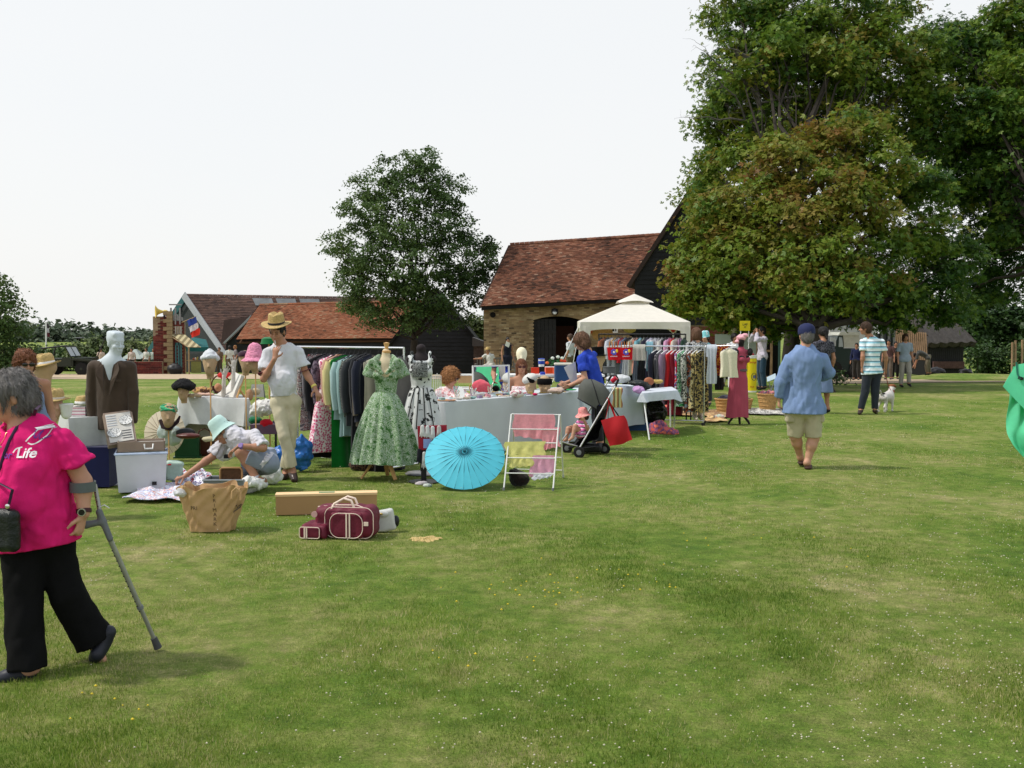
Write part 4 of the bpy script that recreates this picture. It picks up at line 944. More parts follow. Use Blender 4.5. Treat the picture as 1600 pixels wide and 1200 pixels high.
# ================= PEOPLE =================
HAIRG=mat('hair_grey',(.16,.15,.145),.7,var=.5,sc=40,bump=.5,bsc=90,st=(1,1,.25));HAIRB=mat('hair_brown',(.06,.032,.018),.6,var=.4,sc=40,bump=.5,bsc=90);HAIRR=mat('hair_auburn',(.16,.055,.022),.6,var=.4,sc=30,bump=.5,bsc=70)
HAIRGI=mat('hair_ginger',(.30,.135,.05),.7,var=.4,sc=40,bump=.6,bsc=80);HAIRK=mat('hair_black',(.012,.010,.009),.5,var=.3,bump=.4)
HAIRL=mat('hair_chestnut',(.13,.065,.035),.6,var=.3,sc=40,bump=.5)
EYEM=mat('eye_dark',(.02,.015,.012),.2);LIPM=mat('lips',(.36,.12,.09),.5);GLASSES=mat('sunglasses',(.01,.008,.008),.12,spec=.6)
def pose(base,ht,yaw,**o):
    """standing joints in world space; yaw 0 = walking away, 90 = facing left, 180 = facing the camera"""
    base=V(base);s=ht/1.75;R=RZ(radians(yaw));w=o.pop('w',1)
    q=lambda x,y,z:base+R @ V((x*s*w if abs(x) < .3 else x*s,y*s,z*s))
    J=dict(s=s,f=R @ V((0,1,0)),r=R @ V((1,0,0)),B=q,base=base,
             H=q(0,.02,1.63),N=q(0,-.01,1.47),C=q(0,0,1.28),P=q(0,0,.95),
             SR=q(.185,0,1.40),SL=q(-.185,0,1.40),ER=q(.235,-.03,1.12),EL=q(-.235,-.03,1.12),WR=q(.25,.06,.87),WL=q(-.25,.06,.87),
             HR=q(.095,0,.92),HL=q(-.095,0,.92),KR=q(.10,.02,.50),KL=q(-.10,.02,.50),AR=q(.105,-.03,.09),AL=q(-.105,-.03,.09),TR=q(.12,.13,.035),TL=q(-.12,.13,.035))
    J['hf']=J['f'];J['hu']=V((0,0,1))
    for k,v in o.items():J[k]=q(*v) if isinstance(v,tuple) and k not in ('hf','hu') else V(v)
    return J
def hand(s,W,d,n,sc=1.0,curl=.5,fr=.0088,thumb=None,spread=.16):
    d=V(d).normalized();n=V(n);n=(n-d*n.dot(d)).normalized();t=d.cross(n) if thumb is None else V(thumb);t=(t-d*t.dot(d)).normalized()
    pc=W+d*.045*sc;s.cone(W+d*.01*sc,W+d*.085*sc,.030*sc,.036*sc,.012,sq=n,q=.45)
    for i,L in enumerate((.070,.078,.072,.056)):
        off=(i-1.5);root=W+d*.085*sc-t*off*.0195*sc;dd=(d-t*off*spread*.4).normalized();p=root;c=curl*(1+.1*i);ang=0;r=fr*sc
        for k,fl in enumerate((.45,.32,.23)):
            ang += c*(.9 if k else .6);v=dd*cos(ang)+n*sin(ang);q_=p+v*L*fl*sc;s.cone(p,q_,r*(1-.08*k),r*(.93-.08*k),.003*sc);p=q_
    a=W+d*.025*sc+t*.022*sc;b=a+(d*.55+t*.7+n*.25).normalized()*.045*sc;s.cone(a,b,.013*sc,.0105*sc,.008);s.cone(b,b+(d*.8+t*.25+n*.4).normalized()*.035*sc,.0105*sc,.008*sc,.004)
def headparts(s,J,k=1.0):
    c=J['H'];f=J['hf'].normalized();R=frame(f,J['hu']);h=J['s']*k
    L=lambda x,y,z:c+R @ V((x*h,y*h,z*h));rr=lambda *a:tuple(q*h for q in a)
    s.ell(L(0,-.012,.03),rr(.074,.092,.085),R,.02*h);s.ell(L(0,.022,-.045),rr(.056,.068,.072),R,.03*h);s.ell(L(0,.05,-.093),rr(.028,.03,.022),R,.02*h)
    s.ell(L(0,.066,.03),rr(.05,.025,.02),R,.02*h)
    for x in (-1,1):
        s.ell(L(x*.030,.092,.008),rr(.019,.014,.013),R,.012*h,sub=True);s.ell(L(x*.036,.062,-.03),rr(.024,.024,.022),R,.015*h)
        s.ell(L(x*.075,-.008,-.012),rr(.009,.02,.031),R,.006*h)
        s.ell(L(x*.030,.078,.006),rr(.0135,.0135,.012),R,.004*h)
        s.ell(L(x*.012,.1,-.035),rr(.009,.012,.008),R,.006*h)
    s.cone(L(0,.085,.012),L(0,.112,-.03),.008*h,.0125*h,.01*h);s.ell(L(0,.088,-.060),rr(.023,.011,.0055),R,.006*h);s.ell(L(0,.086,-.071),rr(.02,.011,.0055),R,.006*h)
    return L,R,h
def strands(ho,T,n,hm,c_,curl,ln,w):
    me=ho.data;r=np.random.default_rng(len(me.vertices));N_=len(me.vertices);co=np.empty(N_*3,np.float32);me.vertices.foreach_get('co',co);co=co.reshape(-1,3);no=np.empty(N_*3,np.float32);me.vertices.foreach_get('normal',no);no=no.reshape(-1,3)
    i=r.integers(0,N_,n);p=co[i].astype(float);nn=no[i].astype(float);c_=np.array(c_)
    d=p-c_;d[:,2] -= .03;d += r.normal(0,.02 if not curl else .08,d.shape);d -= (d*nn).sum(1)[:,None]*nn;d/=np.linalg.norm(d,axis=1)[:,None]+1e-9
    s=np.cross(nn,d);P=[];l=ln*r.uniform(.5,1.3,n)[:,None];bend=r.normal(0,.25 if not curl else .9,n)[:,None]
    for t,up,k in ((0,-.001,1),(.5,.004,.9),(1,.003+(.006 if curl else .002),.2)):
        q=p+d*l*t+s*bend*l*t*t+nn*up+np.array([0,0,-.25])*l*t*t;P += [q-s*w*k,q+s*w*k]
    v=np.stack(P,1).reshape(-1,3);b=(np.arange(n)*6)[:,None];f=np.concatenate([b+np.array([0,1,3,2]),b+np.array([2,3,5,4])]);link('hair_strands',npmesh('hair_strands',v,f),hm,T,'stuff')
def person(label,J,vox,skin=SKIN,girth=1.0,belly=0,bust=0,top=None,bot=None,shoes=None,hair=None,curlL=.5,curlR=.5,hands=True,hd={},hscale=1.0,group=None,cat='person',legs=True,feet='shoe',arms=('L','R'),name='person'):
    T=thing(name,label,cat,J['base'],group=group);s=J['s'];f,r=J['f'],J['r'];g=girth;u=V((0,0,1))
    k=.03*s
    def torso(q,off,sleeve,hemk=None):
        ax=(J['N']-J['P']).normalized()
        q.cone(J['C']+ax*.03*s,J['P']+ax*.12*s,(.148*g)*s+off,(.135*g)*s+off,.06*s,sq=f,q=.70+belly*.5)
        q.cone(J['SL'],J['SR'],.036*s+off*.6,None,.03*s);[q.cone(J['N']-ax*.02*s,J['S'+z_]+u*.005*s,.045*s+off*.4,.036*s+off*.5,.03*s) for z_ in 'LR'];q.cone(J['C']+ax*.13*s,J['C'],.085*s+off,.13*s*g+off,.06*s,sq=f,q=.62)
        q.cone(J['HL'],J['HR'],.105*s*g+off,None,.06*s,sq=f,q=.9)
        if belly:q.ell(J['P']+ax*.16*s+f*.07*s,tuple(x*s+off for x in (.15*g,.10*g+belly*.1,.15)),frame(f),.06*s)
        if bust:
            for x in (-1,1):q.ell(J['C']+f*.085*s*g+r*x*.075*s*g-ax*(.02+.03*(bust > 1))*s,tuple(v*s*min(bust,1.25)+off for v in (.07,.06,.07)),None,.04*s)
    b=SD();headparts(b,J,hscale);b.cone(J['H']-J['hu']*.07*s-J['hf']*.02*s,J['N'],.052*s,.058*s,.03*s)
    b.cone(J['N'],(J['SL']+J['N'])/2-u*.02*s,.045*s,.045*s,.04*s);b.cone(J['N'],(J['SR']+J['N'])/2-u*.02*s,.045*s,.045*s,.04*s)
    torso(b,-.016 if top and top.get('sleeve',1) > 0 else -.004,0)
    ag=1+(g-1)*.8
    for a in arms:
        b.cone(J['S'+a],J['E'+a],(.042 if top and top.get('sleeve',1) > 0 else .048)*s*ag,.039*s*ag,k);b.cone(J['E'+a],J['W'+a],.041*s*ag,.026*s*ag,.015*s); 
        m_=J['E'+a].lerp(J['W'+a],.28);b.cone(m_,m_,.042*s*ag,None,.02*s)
        dd=(J['W'+a]-J['E'+a]).normalized();x=hd.get(a,{})
        if hands:hand(b,J['W'+a],x.get('d',dd),x.get('n',(-r if a == 'R' else r)),s*.98,x.get('curl',curlL if a == 'L' else curlR),fr=max(.0088,vox*.8),thumb=x.get('t',f))
        else:b.cone(J['W'+a],J['W'+a]+dd*.11*s,.032*s,.024*s,.01)
    for a in ('L','R') if legs else ():
        b.cone(J['H'+a],J['K'+a],.076*s*g,.054*s*ag,k);b.cone(J['K'+a],J['A'+a],.055*s*ag,.036*s,k);c=J['K'+a].lerp(J['A'+a],.3)-(J['T'+a]-J['A'+a]).normalized()*.014*s;b.cone(c,c,.054*s*ag,None,.03*s)
        t_=J['T'+a];an=J['A'+a];hl=an-(t_-an).normalized()*.03*s;b.cone(hl-u*.03*s*0,t_,.036*s,.028*s,.03*s); 
    body=sdobj('body',b,vox,skin,T)
    L,R,h=headparts(SD(),J,hscale)
    if vox < .0125:
        for x in (-1,1):
            obj('eye',ellm(L(x*.030,.0885,.006),(.0105*h,.004*h,.0045*h),R,10,6),EYEM,T,True)
            obj('eyebrow',MB().tube([L(x*.014,.096,.024),L(x*.03,.095,.030),L(x*.046,.084,.024)],[.002*h,.0035*h,.0015*h],6),hair[1] if hair else HAIRB,T,True)
        obj('lips',ellm(L(0,.0955,-.0655),(.02*h,.0055*h,.0065*h),R,12,6),LIPM,T,True)
    if top:
        q=SD();off=top.get('off',.016);torso(q,off,0);sl=top.get('sleeve',.7);lo=top.get('loose',.015)
        for a in arms:
            if sl <= 0:continue
            S_,E_,W_=J['S'+a],J['E'+a],J['W'+a]
            if sl <= 1:q.cone(S_,S_.lerp(E_,sl),.053*s*ag+off*.4,(.045*ag)*s+off*.7+lo*.8,.02*s,cut=True)
            else:
                q.cone(S_,E_,.053*s*ag+off*.4,.041*s*ag+off*.7+lo*.5,.03*s);q.cone(E_,E_.lerp(W_,sl-1),.040*s*ag+off*.7+lo*.5,.030*s+off*.7+lo*.4,.02*s,cut=True)
        if top.get('drop'):
            dz=top['drop'];q.cone(J['P']+f*.0,J['P']-u*dz*s,.15*g*s+off,(.15*g+top.get('flare',.0))*s+off,.06*s,sq=f,q=.75+belly*.3)
        ax=(J['N']-J['P']).normalized()
        q.clip(J['P']+ax*top.get('hem',-.02)*s,-ax if not top.get('hn') else top['hn'])
        nk=top.get('neck',.02)
        q.ell(J['N']+J['f']*(.035+top.get('vee',0))*s+ax*.03*s,tuple(v*s for v in (.062+top.get('wide',0),.055+nk,.04+nk*.8)),frame(f),.01*s,sub=True)
        if top.get('strap'):q.clip(J['C']+ax*top['strap']*s,ax)
        q.noise(top.get('amp',.007)*1.25,top.get('nsc',9)*1.5,sum(map(ord,label)) % 97,top.get('nst',(1,1,.6)))
        to=sdobj(top.get('name','shirt'),q,vox*top.get('vk',1.0),top['m'],T)
        if top.get('collar'):
            n0=J['N']+ax*.015*s;ring=[]
            c_=SD()
            for i in range(12):
                a0=2*pi*i/12;a1=2*pi*(i+1)/12;P0=lambda t:n0+r*cos(t)*.068*s+f*(sin(t)*.062*s+.01)+ax*(-.012-.045*max(0,sin(t)) ** 2)*s
                c_.cone(P0(a0),P0(a1),.013*s,None,.012,sq=None)
            for x in (-1,1):c_.cone(n0+r*x*.055*s+f*.05*s-ax*.03*s,n0+r*x*.075*s+f*.095*s-ax*.08*s,.014*s,.006,.01)
            sdobj('collar',c_,max(.008,vox*.8),top['collar'],to if False else T)
    if bot:
        q=SD();off=bot.get('off',.014);q.cone(J['HL'],J['HR'],.100*s*g+off*.6,None,.04*s,sq=f,q=.95);q.cone(J['P']+u*.06*s,J['P'],.128*g*s+off*.6,.135*g*s+off*.6,.04*s,sq=f,q=.76+belly*.4)
        ln=bot.get('len',1.9);lo=bot.get('loose',.02);fl=bot.get('flare',0)
        for a in ('L','R'):
            H_,K_,A_=J['H'+a],J['K'+a],J['A'+a]
            if ln <= 1:q.cone(H_,H_.lerp(K_,ln),.086*s*g+off*.6,(.086+(.060-.086)*ln)*s*g+off*.7+lo*.9,.012*s,cut=True)
            else:
                q.cone(H_,K_,.086*s*g+off*.6,.058*s*g+off*.6+lo*.6,.015*s);t=ln-1;q.cone(K_,K_.lerp(A_,t),.058*s*g+off*.6+lo*.6,(.042+fl)*s+off*.6+lo*.6,.012*s,cut=True)
        if bot.get('skirt'):
            z1=bot['skirt'];q.cone(J['P'],J['P']-u*z1*s,.13*s,(.16+fl)*s,.05)
            q.clip(J['P']-u*z1*s,-u)
        q.clip(J['P']+u*bot.get('waist',.05)*s,u)
        q.noise(bot.get('amp',.006),bot.get('nsc',8),sum(map(ord,label)) % 89+3,(1,1,.7))
        sdobj(bot.get('name','trousers'),q,vox,bot['m'],T)
    if shoes and legs:
        for a in ('L','R'):
            q=SD();t_=J['T'+a];an=J['A'+a];dv=(t_-an);fl_=V((dv.x,dv.y,dv.z));hl=an-fl_.normalized()*.035*s-u*.035*s
            q.cone(hl,t_+fl_.normalized()*.01,.040*s,.036*s,.02);q.cone(an-u*.02*s,t_.lerp(an,.35),.04*s,.036*s,.03);q.clip(an+u*(-.005)*s,u)
            sdobj('shoe',q,max(.008,vox),shoes,T)
    if hair:
        kind,hm=hair[:2];th=hair[2] if len(hair) > 2 else .012;q=SD();z=lambda *a:tuple(v*h for v in a)
        q.ell(L(0,-.016,.034),z(.076+th,.094+th,.088+th),R,.02)
        if kind in ('short','curly','bob'):q.ell(L(0,-.045,-.02),z(.072+th,.066+th,.075+th),R,.03)
        if kind == 'bob':[q.ell(L(x*.055,-.03,-.05),z(.035+th,.055,.07),R,.03) for x in (-1,1)]
        if kind == 'long':[q.cone(L(x*.06,-.03,0),L(x*.07,-.04,-.2),.035*h,.03*h,.03) for x in (-1,1)];q.cone(L(0,-.07,0),L(0,-.07,-.2),.05*h,.04*h,.04)
        if kind == 'updo':q.ell(L(0,-.08,.07),z(.06,.06,.055),R,.03)
        if kind == 'pony':q.cone(L(0,-.09,.0),L(0,-.13,-.1),.035*h,.02*h,.03)
        if kind == 'short':[q.ell(L(x*.09,.012,-.028),z(.032,.036,.042),R,.008,sub=True) for x in (-1,1)]
        q.ell(L(0,.105,-.045),z(.068,.075,.098),R,.012,sub=True)
        q.noise(hair[3] if len(hair) > 3 else .004,34 if kind != 'curly' else 45,5,(1,1,1) if kind == 'curly' else (1.5,1.5,.3))
        ho=sdobj('hair',q,max(.006,vox*.8),hm,T)
        if vox < .02:strands(ho,T,5200 if vox < .0082 else 1500,hm,c_=wloc(T)*-1+L(0,0,.12*h),curl=kind == 'curly',ln=(.016 if th < .01 else .02 if kind == 'curly' else .03)*h,w=.0011 if vox < .0082 else .0024 if vox < .0125 else .004)
    T['_']=0;del T['_']
    J['L']=L;J['R']=R;J['h']=h;J['T']=T
    return T
def worn_hat(J,kind,m,band=None,tilt=0,lift=.075,bw=.15,ch=.1,cr=.092):
    L,R,h,T=J['L'],J['R'],J['h'],J['T'];Rt=R @ RX(tilt);c=L(0,-.008,lift)
    mb=MB()
    def pinch(p,q,i):return p
    if kind == 'cap':
        mb.lathe([(cr,-.02),(cr*1.03,.02),(cr*.95,.06),(cr*.7,.09),(cr*.3,.105),(.005,.107)],(0,0,0),24,sy=1.15);mb.v=[tuple(c+Rt @ (V(p)*h)) for p in mb.v];o=obj('cap',mb,m,T,True)
        pb=MB();pb.sheet(lambda u,v:V(((u-.5)*.15*(1-.25*v*v),.085+.075*v*(1-(2*u-1) ** 2*.5),-.012-.02*v+.015*(1-(2*u-1) ** 2))),10,5,.004);pb.v=[tuple(c+Rt @ (V(p)*h)) for p in pb.v];obj('peak',pb,m,o,True);return o
    pr={'panama':[(bw,.012),(bw*.99,.004),(cr*1.12,-.004),(cr,.008),(cr*.97,.06),(cr*.86,ch),(cr*.6,ch+.012),(cr*.3,ch-.008),(.004,ch-.014)],
          'bucket':[(bw*.86,-.045),(bw*.845,-.043),(cr*1.06,.0),(cr*1.0,.02),(cr*.9,.07),(cr*.8,ch*.95),(cr*.5,ch+.01),(.004,ch+.012)]}[kind]
    mb.lathe(pr,(0,0,0),32,sy=1.12,fn=(lambda p,q,i:(p.x,p.y,p.z+(.012*cos(2*q) if i < 2 else 0)-(.018*max(0,1-abs(p.x)/.03) if i > 4 and kind == 'panama' else 0))))
    mb.v=[tuple(c+Rt @ (V(p)*h)) for p in mb.v];o=obj('hat',mb,m,T,True)
    if band:
        b=MB();b.lathe([(cr*1.02,.008),(cr*1.025,.012),(cr*1.0,.034),(cr*.98,.036)],(0,0,0),32,sy=1.12);b.v=[tuple(c+Rt @ (V(p)*h)) for p in b.v];obj('hat_band',b,band,o,True)
    return o
def shades(J,m=GLASSES):
    L,R,h,T=J['L'],J['R'],J['h'],J['T'];mb=MB()
    for x in (-1,1):
        ellm(L(x*.032,.100,.004),(.027*h,.006*h,.019*h),R,14,6,mb=mb);mb.tube([L(x*.056,.09,.012),L(x*.078,.03,.012),L(x*.078,-.01,.006)],.003*h,6)
    mb.tube([L(-.012,.106,.01),L(.012,.106,.01)],.003*h,6);obj('sunglasses',mb,m,T,True)
def strap_round(J,m):   # wristwatch
    pass
def P3(px,py,d):return at(px,py,d)
# --- woman in pink T-shirt with crutch ---
PINK=mat('pink_cotton',(.66,.014,.155),.9,var=.08,sc=10,bump=.15,bsc=150,spec=.2);BLACKT=mat('black_trouser',(.006,.006,.0065),.9,var=.15,spec=.12,bump=.1)
d=4.95
J=pose(gp(40,1060),1.55,70)
J['f']=V((-.78,-.62,0)).normalized();J['r']=V((-.62,.78,0)).normalized()*1
J.update(s=.96,H=P3(17,620,d-.02),N=P3(38,668,d),C=P3(48,720,d),P=P3(60,822,d),hf=V((-.84,-.46,-.24)).normalized(),hu=V((-.2,-.08,.97)),
         SL=P3(96,690,d-.03),EL=P3(129,752,d+.0),WL=P3(131,802,d-.04),SR=P3(-12,700,d-.12+.25),ER=P3(-34,770,d+.1),WR=P3(-50,820,d),
         HL=P3(80,850,d+.03),HR=P3(38,850,d-.05),KL=P3(106,930,d+.03),KR=P3(38,940,d-.1),AL=P3(148,1002,d+.10),AR=P3(42,1046,d-.15),TL=P3(158,1031,d+.08),TR=P3(2,1060,d-.2))
J['r']=(J['SR']-J['SL']).normalized();J['f']=V((0,0,1)).cross(J['r']).normalized()
if J['f'].y > 0:J['f']=-J['f']
T=person('grey haired woman in pink T-shirt and black trousers walking left with a crutch',J,.008,SKIN,girth=1.16,belly=.42,bust=1.25,
           top=dict(m=PINK,sleeve=.60,loose=.035,hem=-.095,neck=.035,name='t_shirt',amp=.0095,nsc=9,nst=(1,1,.7),off=.026,drop=.06),bot=dict(m=BLACKT,len=1.99,loose=.016,flare=.034,name='trousers',amp=.008,waist=-.04),
           hair=('short',HAIRG,.020,.009),hd={'L':dict(d=V((-.25,-.1,-1)),n=V((-1,.2,0)),curl=.75,t=V((-.2,-1,0)))})
pinkJ=J
bm=[o for o in T.children if o.name.startswith('t_shirt')][0]
from mathutils.bvhtree import BVHTree
def bvh_of(o):
    off=wloc(o);me=o.data;return BVHTree.FromPolygons([tuple(V(v.co)+off) for v in me.vertices],[tuple(p.vertices) for p in me.polygons])
def project(mb,tree,P0,R,dr,lift=.006):
    """print laid on cloth: local x,y of mb -> frame R at P0, pushed along dr on to the surface"""
    out=[]
    for x,y,z in mb.v:
        p=V(P0)+R @ V((x,y,0));h=tree.ray_cast(p-dr*.6,dr)
        q=h[0] if h[0] is not None else p
        out.append(tuple(q-dr*(lift+z)))
    mb.v=out;return mb
tr=bvh_of(bm);dr=V((0.02,1,0)).normalized();Rp=Matrix((V((1,0,0)),V((0,0,1)),V((0,-1,0)))).transposed()
def subdiv_strip(pts,w,n=3):      # flat ribbon through 2-D points
    mb=MB();P=[]
    for _ in (0,1):pts=[pts[0]]+[(a[0]*t+b[0]*(1-t),a[1]*t+b[1]*(1-t)) for a,b in zip(pts[:-1],pts[1:]) for t in (.75,.25)]+[pts[-1]]
    for i in range(len(pts)-1):
        for k in range(n):t=k/n;P.append((pts[i][0]*(1-t)+pts[i+1][0]*t,pts[i][1]*(1-t)+pts[i+1][1]*t))
    P.append(pts[-1]);L_a=[]
    for i,p in enumerate(P):
        a=P[max(i-1,0)];b=P[min(i+1,len(P)-1)];tx,ty=b[0]-a[0],b[1]-a[1];l=math.hypot(tx,ty)+1e-9;L_a += [(p[0]-ty/l*w/2,p[1]+tx/l*w/2,0),(p[0]+ty/l*w/2,p[1]-tx/l*w/2,0)]
    mb.add(L_a,[(2*i,2*i+2,2*i+3,2*i+1) for i in range(len(P)-1)]);return mb
WPR=mat('white_print',(.75,.72,.75),.8);PPR=mat('purple_print',(.16,.03,.25),.8)
px=lambda x,y:((x-40)*d/F,(700-y)*d/F)
P0=P3(40,700,d-.2)
for nm,pts,w,m in (('heart_print',[(33,692),(38,684),(44,673),(53,669),(59,672),(58,682),(50,692),(43,697),(36,694)],.006,WPR),('heart_print',[(42,672),(40,681),(44,689),(46,683),(50,674),(47,690),(55,688),(63,684)],.005,PPR),('line_print',[(17,708),(20,702),(29,700)],.006,WPR)):
    obj(nm,project(subdiv_strip([px(*q) for q in pts],w),tr,P0,Rp,dr),m,T)
for body,sz,x,y,m,bo in (('Life',.062,37,715,WPR,.0012),('for',.045,8,716,PPR,.001)):
    t=textmesh(body,sz,0.0004,bold=bo);t.v=[(p[0]+px(x,y)[0],p[1]+px(x,y)[1],p[2]) for p in t.v];obj('lettering',project(t,tr,P0,Rp,dr),m,T)
# necklace + cross
tb=bvh_of([o for o in T.children if o.name.startswith('body')][0])
# watch
w_=J['WL'];ax=(J['WL']-J['EL']).normalized();wa=w_-ax*.012
mb=MB();mb.lathe([(.034,-.01),(.0365,-.009),(.0365,.009),(.034,.01)],wa,20,frame(ax.cross(V((1,0,0))),ax),sx=1,sy=.9);o=obj('watch_strap',mb,mat('maroon_strap',(.05,.008,.012),.5),T,True)
obj('watch_face',MB().cyl(wa+V((.006,-.034,0)),wa+V((.008,-.045,0)),.019,n=20),mat('watch_steel',(.5,.5,.48),.25,.8),o,True)
obj('watch_dial',MB().cyl(wa+V((.008,-.045,0)),wa+V((.0082,-.0465,0)),.0145,n=20),mat('dial_black',(.015,.015,.015),.2),o,True)
# shoulder bag (black) with strap
BG=thing('shoulder_bag','black shoulder bag on a long strap carried by the woman in pink','bag',P3(8,860,d-.27))
s=SD();s.box(P3(8,828,d-.27),(.075,.035,.10),RZ(-.3),.03);s.noise(.004,20,3);sdobj('pouch',s,.01,mat('black_leather',(.012,.016,.015),.35,var=.2,bump=.3,bsc=80),BG)
pts=[P3(66,640,d-.02),P3(62,632,d-.06)]
sp_=[]
for a_,b_ in ((64,633),(57,640),(50,652),(45,665),(40,682),(35,700),(30,720),(26,742),(21,765),(16,785),(13,800)):
    p=P3(a_,b_,d);h_=tr.ray_cast(p-V((0,.7,0)),V((0,1,0)));q=h_[0] if h_[0] is not None else P3(a_,b_,d-.2)
    if a_ > 60:q=P3(a_,b_,d-.04)
    if b_ > 745:q=P3(a_,b_,d-.28)
    sp_.append(q-V((0,.009,0)))
obj('strap',MB().tube(sp_,.0075,8,sq=.4),mat('strap_purple',(.035,.012,.04),.6),BG,True)
obj('buckle',MB().lathe([(.004,-.006),(.011,-.004),(.011,.004),(.004,.006)],P3(12,791,d-.3),14,RX(pi/2)),CHROME,BG,True)
# crocs
CROC=mat('navy_rubber',(.018,.02,.03),.5,var=.1)
for a in ('L','R'):
    an,t_=J['A'+a],J['T'+a];q=SD();dv=(t_-an).normalized()
    if a == 'L':q.cone(P3(170,988,d+.1),P3(150,1027,d+.08),.036,.036,.02);q.cone(P3(163,1000,d+.1),P3(152,1022,d+.05),.036,.034,.02)
    else:q.cone(P3(45,1056,d-.14),P3(6,1060,d-.2),.036,.036,.02);q.cone(P3(40,1050,d-.15),P3(14,1056,d-.2),.036,.034,.02)
    sh=sdobj('clog',q,.008,CROC,T)
CR=thing('crutch','grey metal forearm crutch trailing behind the woman in pink','crutch',gp(247,1019))
ALU=mat('crutch_metal',(.33,.33,.31),.4,.5,var=.15,sc=20)
cz=lambda a,b,k=0:P3(a,b,5.0+k)
tip=gp(247,1018);j0=cz(163,815,.0);low=tip+V((0,0,.02))
mb=MB();mb.tube([cz(170,838),low.lerp(cz(170,838),.38)],.0125,12);mb.tube([low.lerp(cz(170,838),.38),low],.0105,12);obj('shaft',mb,ALU,CR,True)
mb=MB()
for k in range(13):c=cz(170,838).lerp(low,.12+k*.045);mb.cyl(c+V((-.008,-.0135,0)),c+V((-.008,-.009,0)),.0035,n=8)
obj('adjustment_hole',mb,BLACKP,CR)
obj('collar_clip',MB().tube([low.lerp(cz(170,838),.385),low.lerp(cz(170,838),.36)],.0165,12),GREYP,CR,True)
obj('rubber_foot',MB().tube([low.lerp(cz(170,838),.09),low.lerp(cz(170,838),.02),low],[.016,.019,.021],12),mat('grey_rubber',(.07,.07,.075),.8),CR,True)
s=SD();s.cone(cz(155,800),cz(172,842),.017,.015,.02);s.cone(cz(160,815),cz(135,820,-.02),.015,.018,.015);s.cone(cz(135,820,-.02),cz(118,822,-.04),.017,.017,.01);sdobj('handgrip',s,.006,mat('grip_grey',(.13,.14,.15),.6),CR)
mb=MB();mb.tube([cz(148,757,.02),cz(157,805)],.0105,12);obj('forearm_tube',mb,ALU,CR,True)
mb=MB()
for k in range(5):c=cz(148,757,.02).lerp(cz(157,805),.25+k*.15);mb.cyl(c+V((0,-.013,0)),c+V((0,-.008,0)),.003,n=8)
obj('adjustment_hole',mb,BLACKP,CR)
pj=pinkJ;c=pj['EL'].lerp(pj['WL'],.16)
def cuff(u,v):a=-2.6+5.0*u;return c+V((.060*cos(a-1.4),.062*sin(a-1.4),(v-.5)*.048))
obj('cuff',MB().sheet(cuff,24,3,.006),mat('cuff_grey',(.10,.115,.12),.5),CR,True)
obj('clip',MB().tube([cz(155,793),cz(163,789),cz(171,794)],.003,8),WHITEM,CR,True)
# earring
obj('earring',MB().lathe([(.001,-.004),(.004,0),(.001,.004)],J['L'](-.08,-.008,-.05),8),CHROME,T,True)
# necklace
mb=MB();pts=[]
for k in range(9):
    t=k/8;p=P3(14+18*t,664+26*sin(pi*t)*(1-.1*t),d);h_=tb.ray_cast(p-V((0,.7,0)),V((0,1,0)));q=(h_[0] if h_[0] is not None else p)-V((0,.004,0));h2=tr.ray_cast(p-V((0,.7,0)),V((0,1,0)))
    if h2[0] is not None and h2[0].y < q.y:q=h2[0]-V((0,.004,0))
    pts.append(q)
GOLD=mat('gold',(.6,.42,.15),.3,1);obj('necklace',mb.tube(pts,.0016,6),GOLD,T,True)
q=pts[4];obj('cross_pendant',MB().box(q+V((0,-.003,-.018)),(.005,.003,.032)).box(q+V((0,-.0045,-.012)),(.02,.003,.005)),CHROME,T)

# --- woman with auburn hair and sunglasses behind ---
d=8.9
J=pose(V((ax_(55,d),d,0)),1.6,215);J['base']=V((ax_(60,d),d,0))
J['H']=at(40,568,d);J['N']=at(42,590,d);dz=J['N']-pose(J['base'],1.6,215)['N']
for k in ('SL','SR','EL','ER','WL','WR','C','P','HL','HR'):J[k]=J[k]+dz*(1 if k not in ('HL','HR','P') else .5)
J['hf']=V((.62,-.75,-.12)).normalized()
person('auburn haired woman in sunglasses and strapless denim top behind the straw hats',J,.012,SKIN2,top=dict(m=cloth(120,140,180),sleeve=0,strap=.045,name='strapless_top',hem=-.05),bot=dict(m=cloth(70,80,105),len=1.9),shoes=BLACKP,hair=('curly',HAIRR,.022,.012),bust=1);shades(J)
obj('bead_necklace',MB().tube([J['L'](.05,.04,-.13),J['L'](.03,.09,-.17),J['L'](0,.1,-.19),J['L'](-.04,.07,-.17)],.008,8),WHITEM,J['T'],True)

# --- crouching man in mint bucket hat ---
d=10.45;SH=mat('white_shirt',(.56,.55,.60),.9,var=.05,bump=.12,bsc=120,sheen=.2)
J=pose(gp(405,762),1.75,100);u_=lambda x,y,k=0:at(x,y,d+k)
J.update(base=gp(400,762),H=u_(348,674),N=u_(366,680,0),C=u_(378,692),P=u_(414,718,.05),hf=V((-.75,-.3,-.62)).normalized(),hu=V((-.55,-.05,.82)),f=V((-.62,-.45,-.62)).normalized(),r=V((-.45,.85,-.1)).normalized(),
         SR=u_(352,690,.17),SL=u_(398,674,-.12),ER=u_(334,712,.12),WR=u_(290,743,-.03),EL=u_(411,700,-.22),WL=u_(374,697,-.30),
         HR=u_(412,726,.13),HL=u_(421,724,-.06),KR=u_(372,741,.12),KL=u_(376,707,-.12),AR=u_(408,758,.15),AL=u_(405,743,-.12),TR=u_(385,760,.12),TL=u_(388,757,-.14))
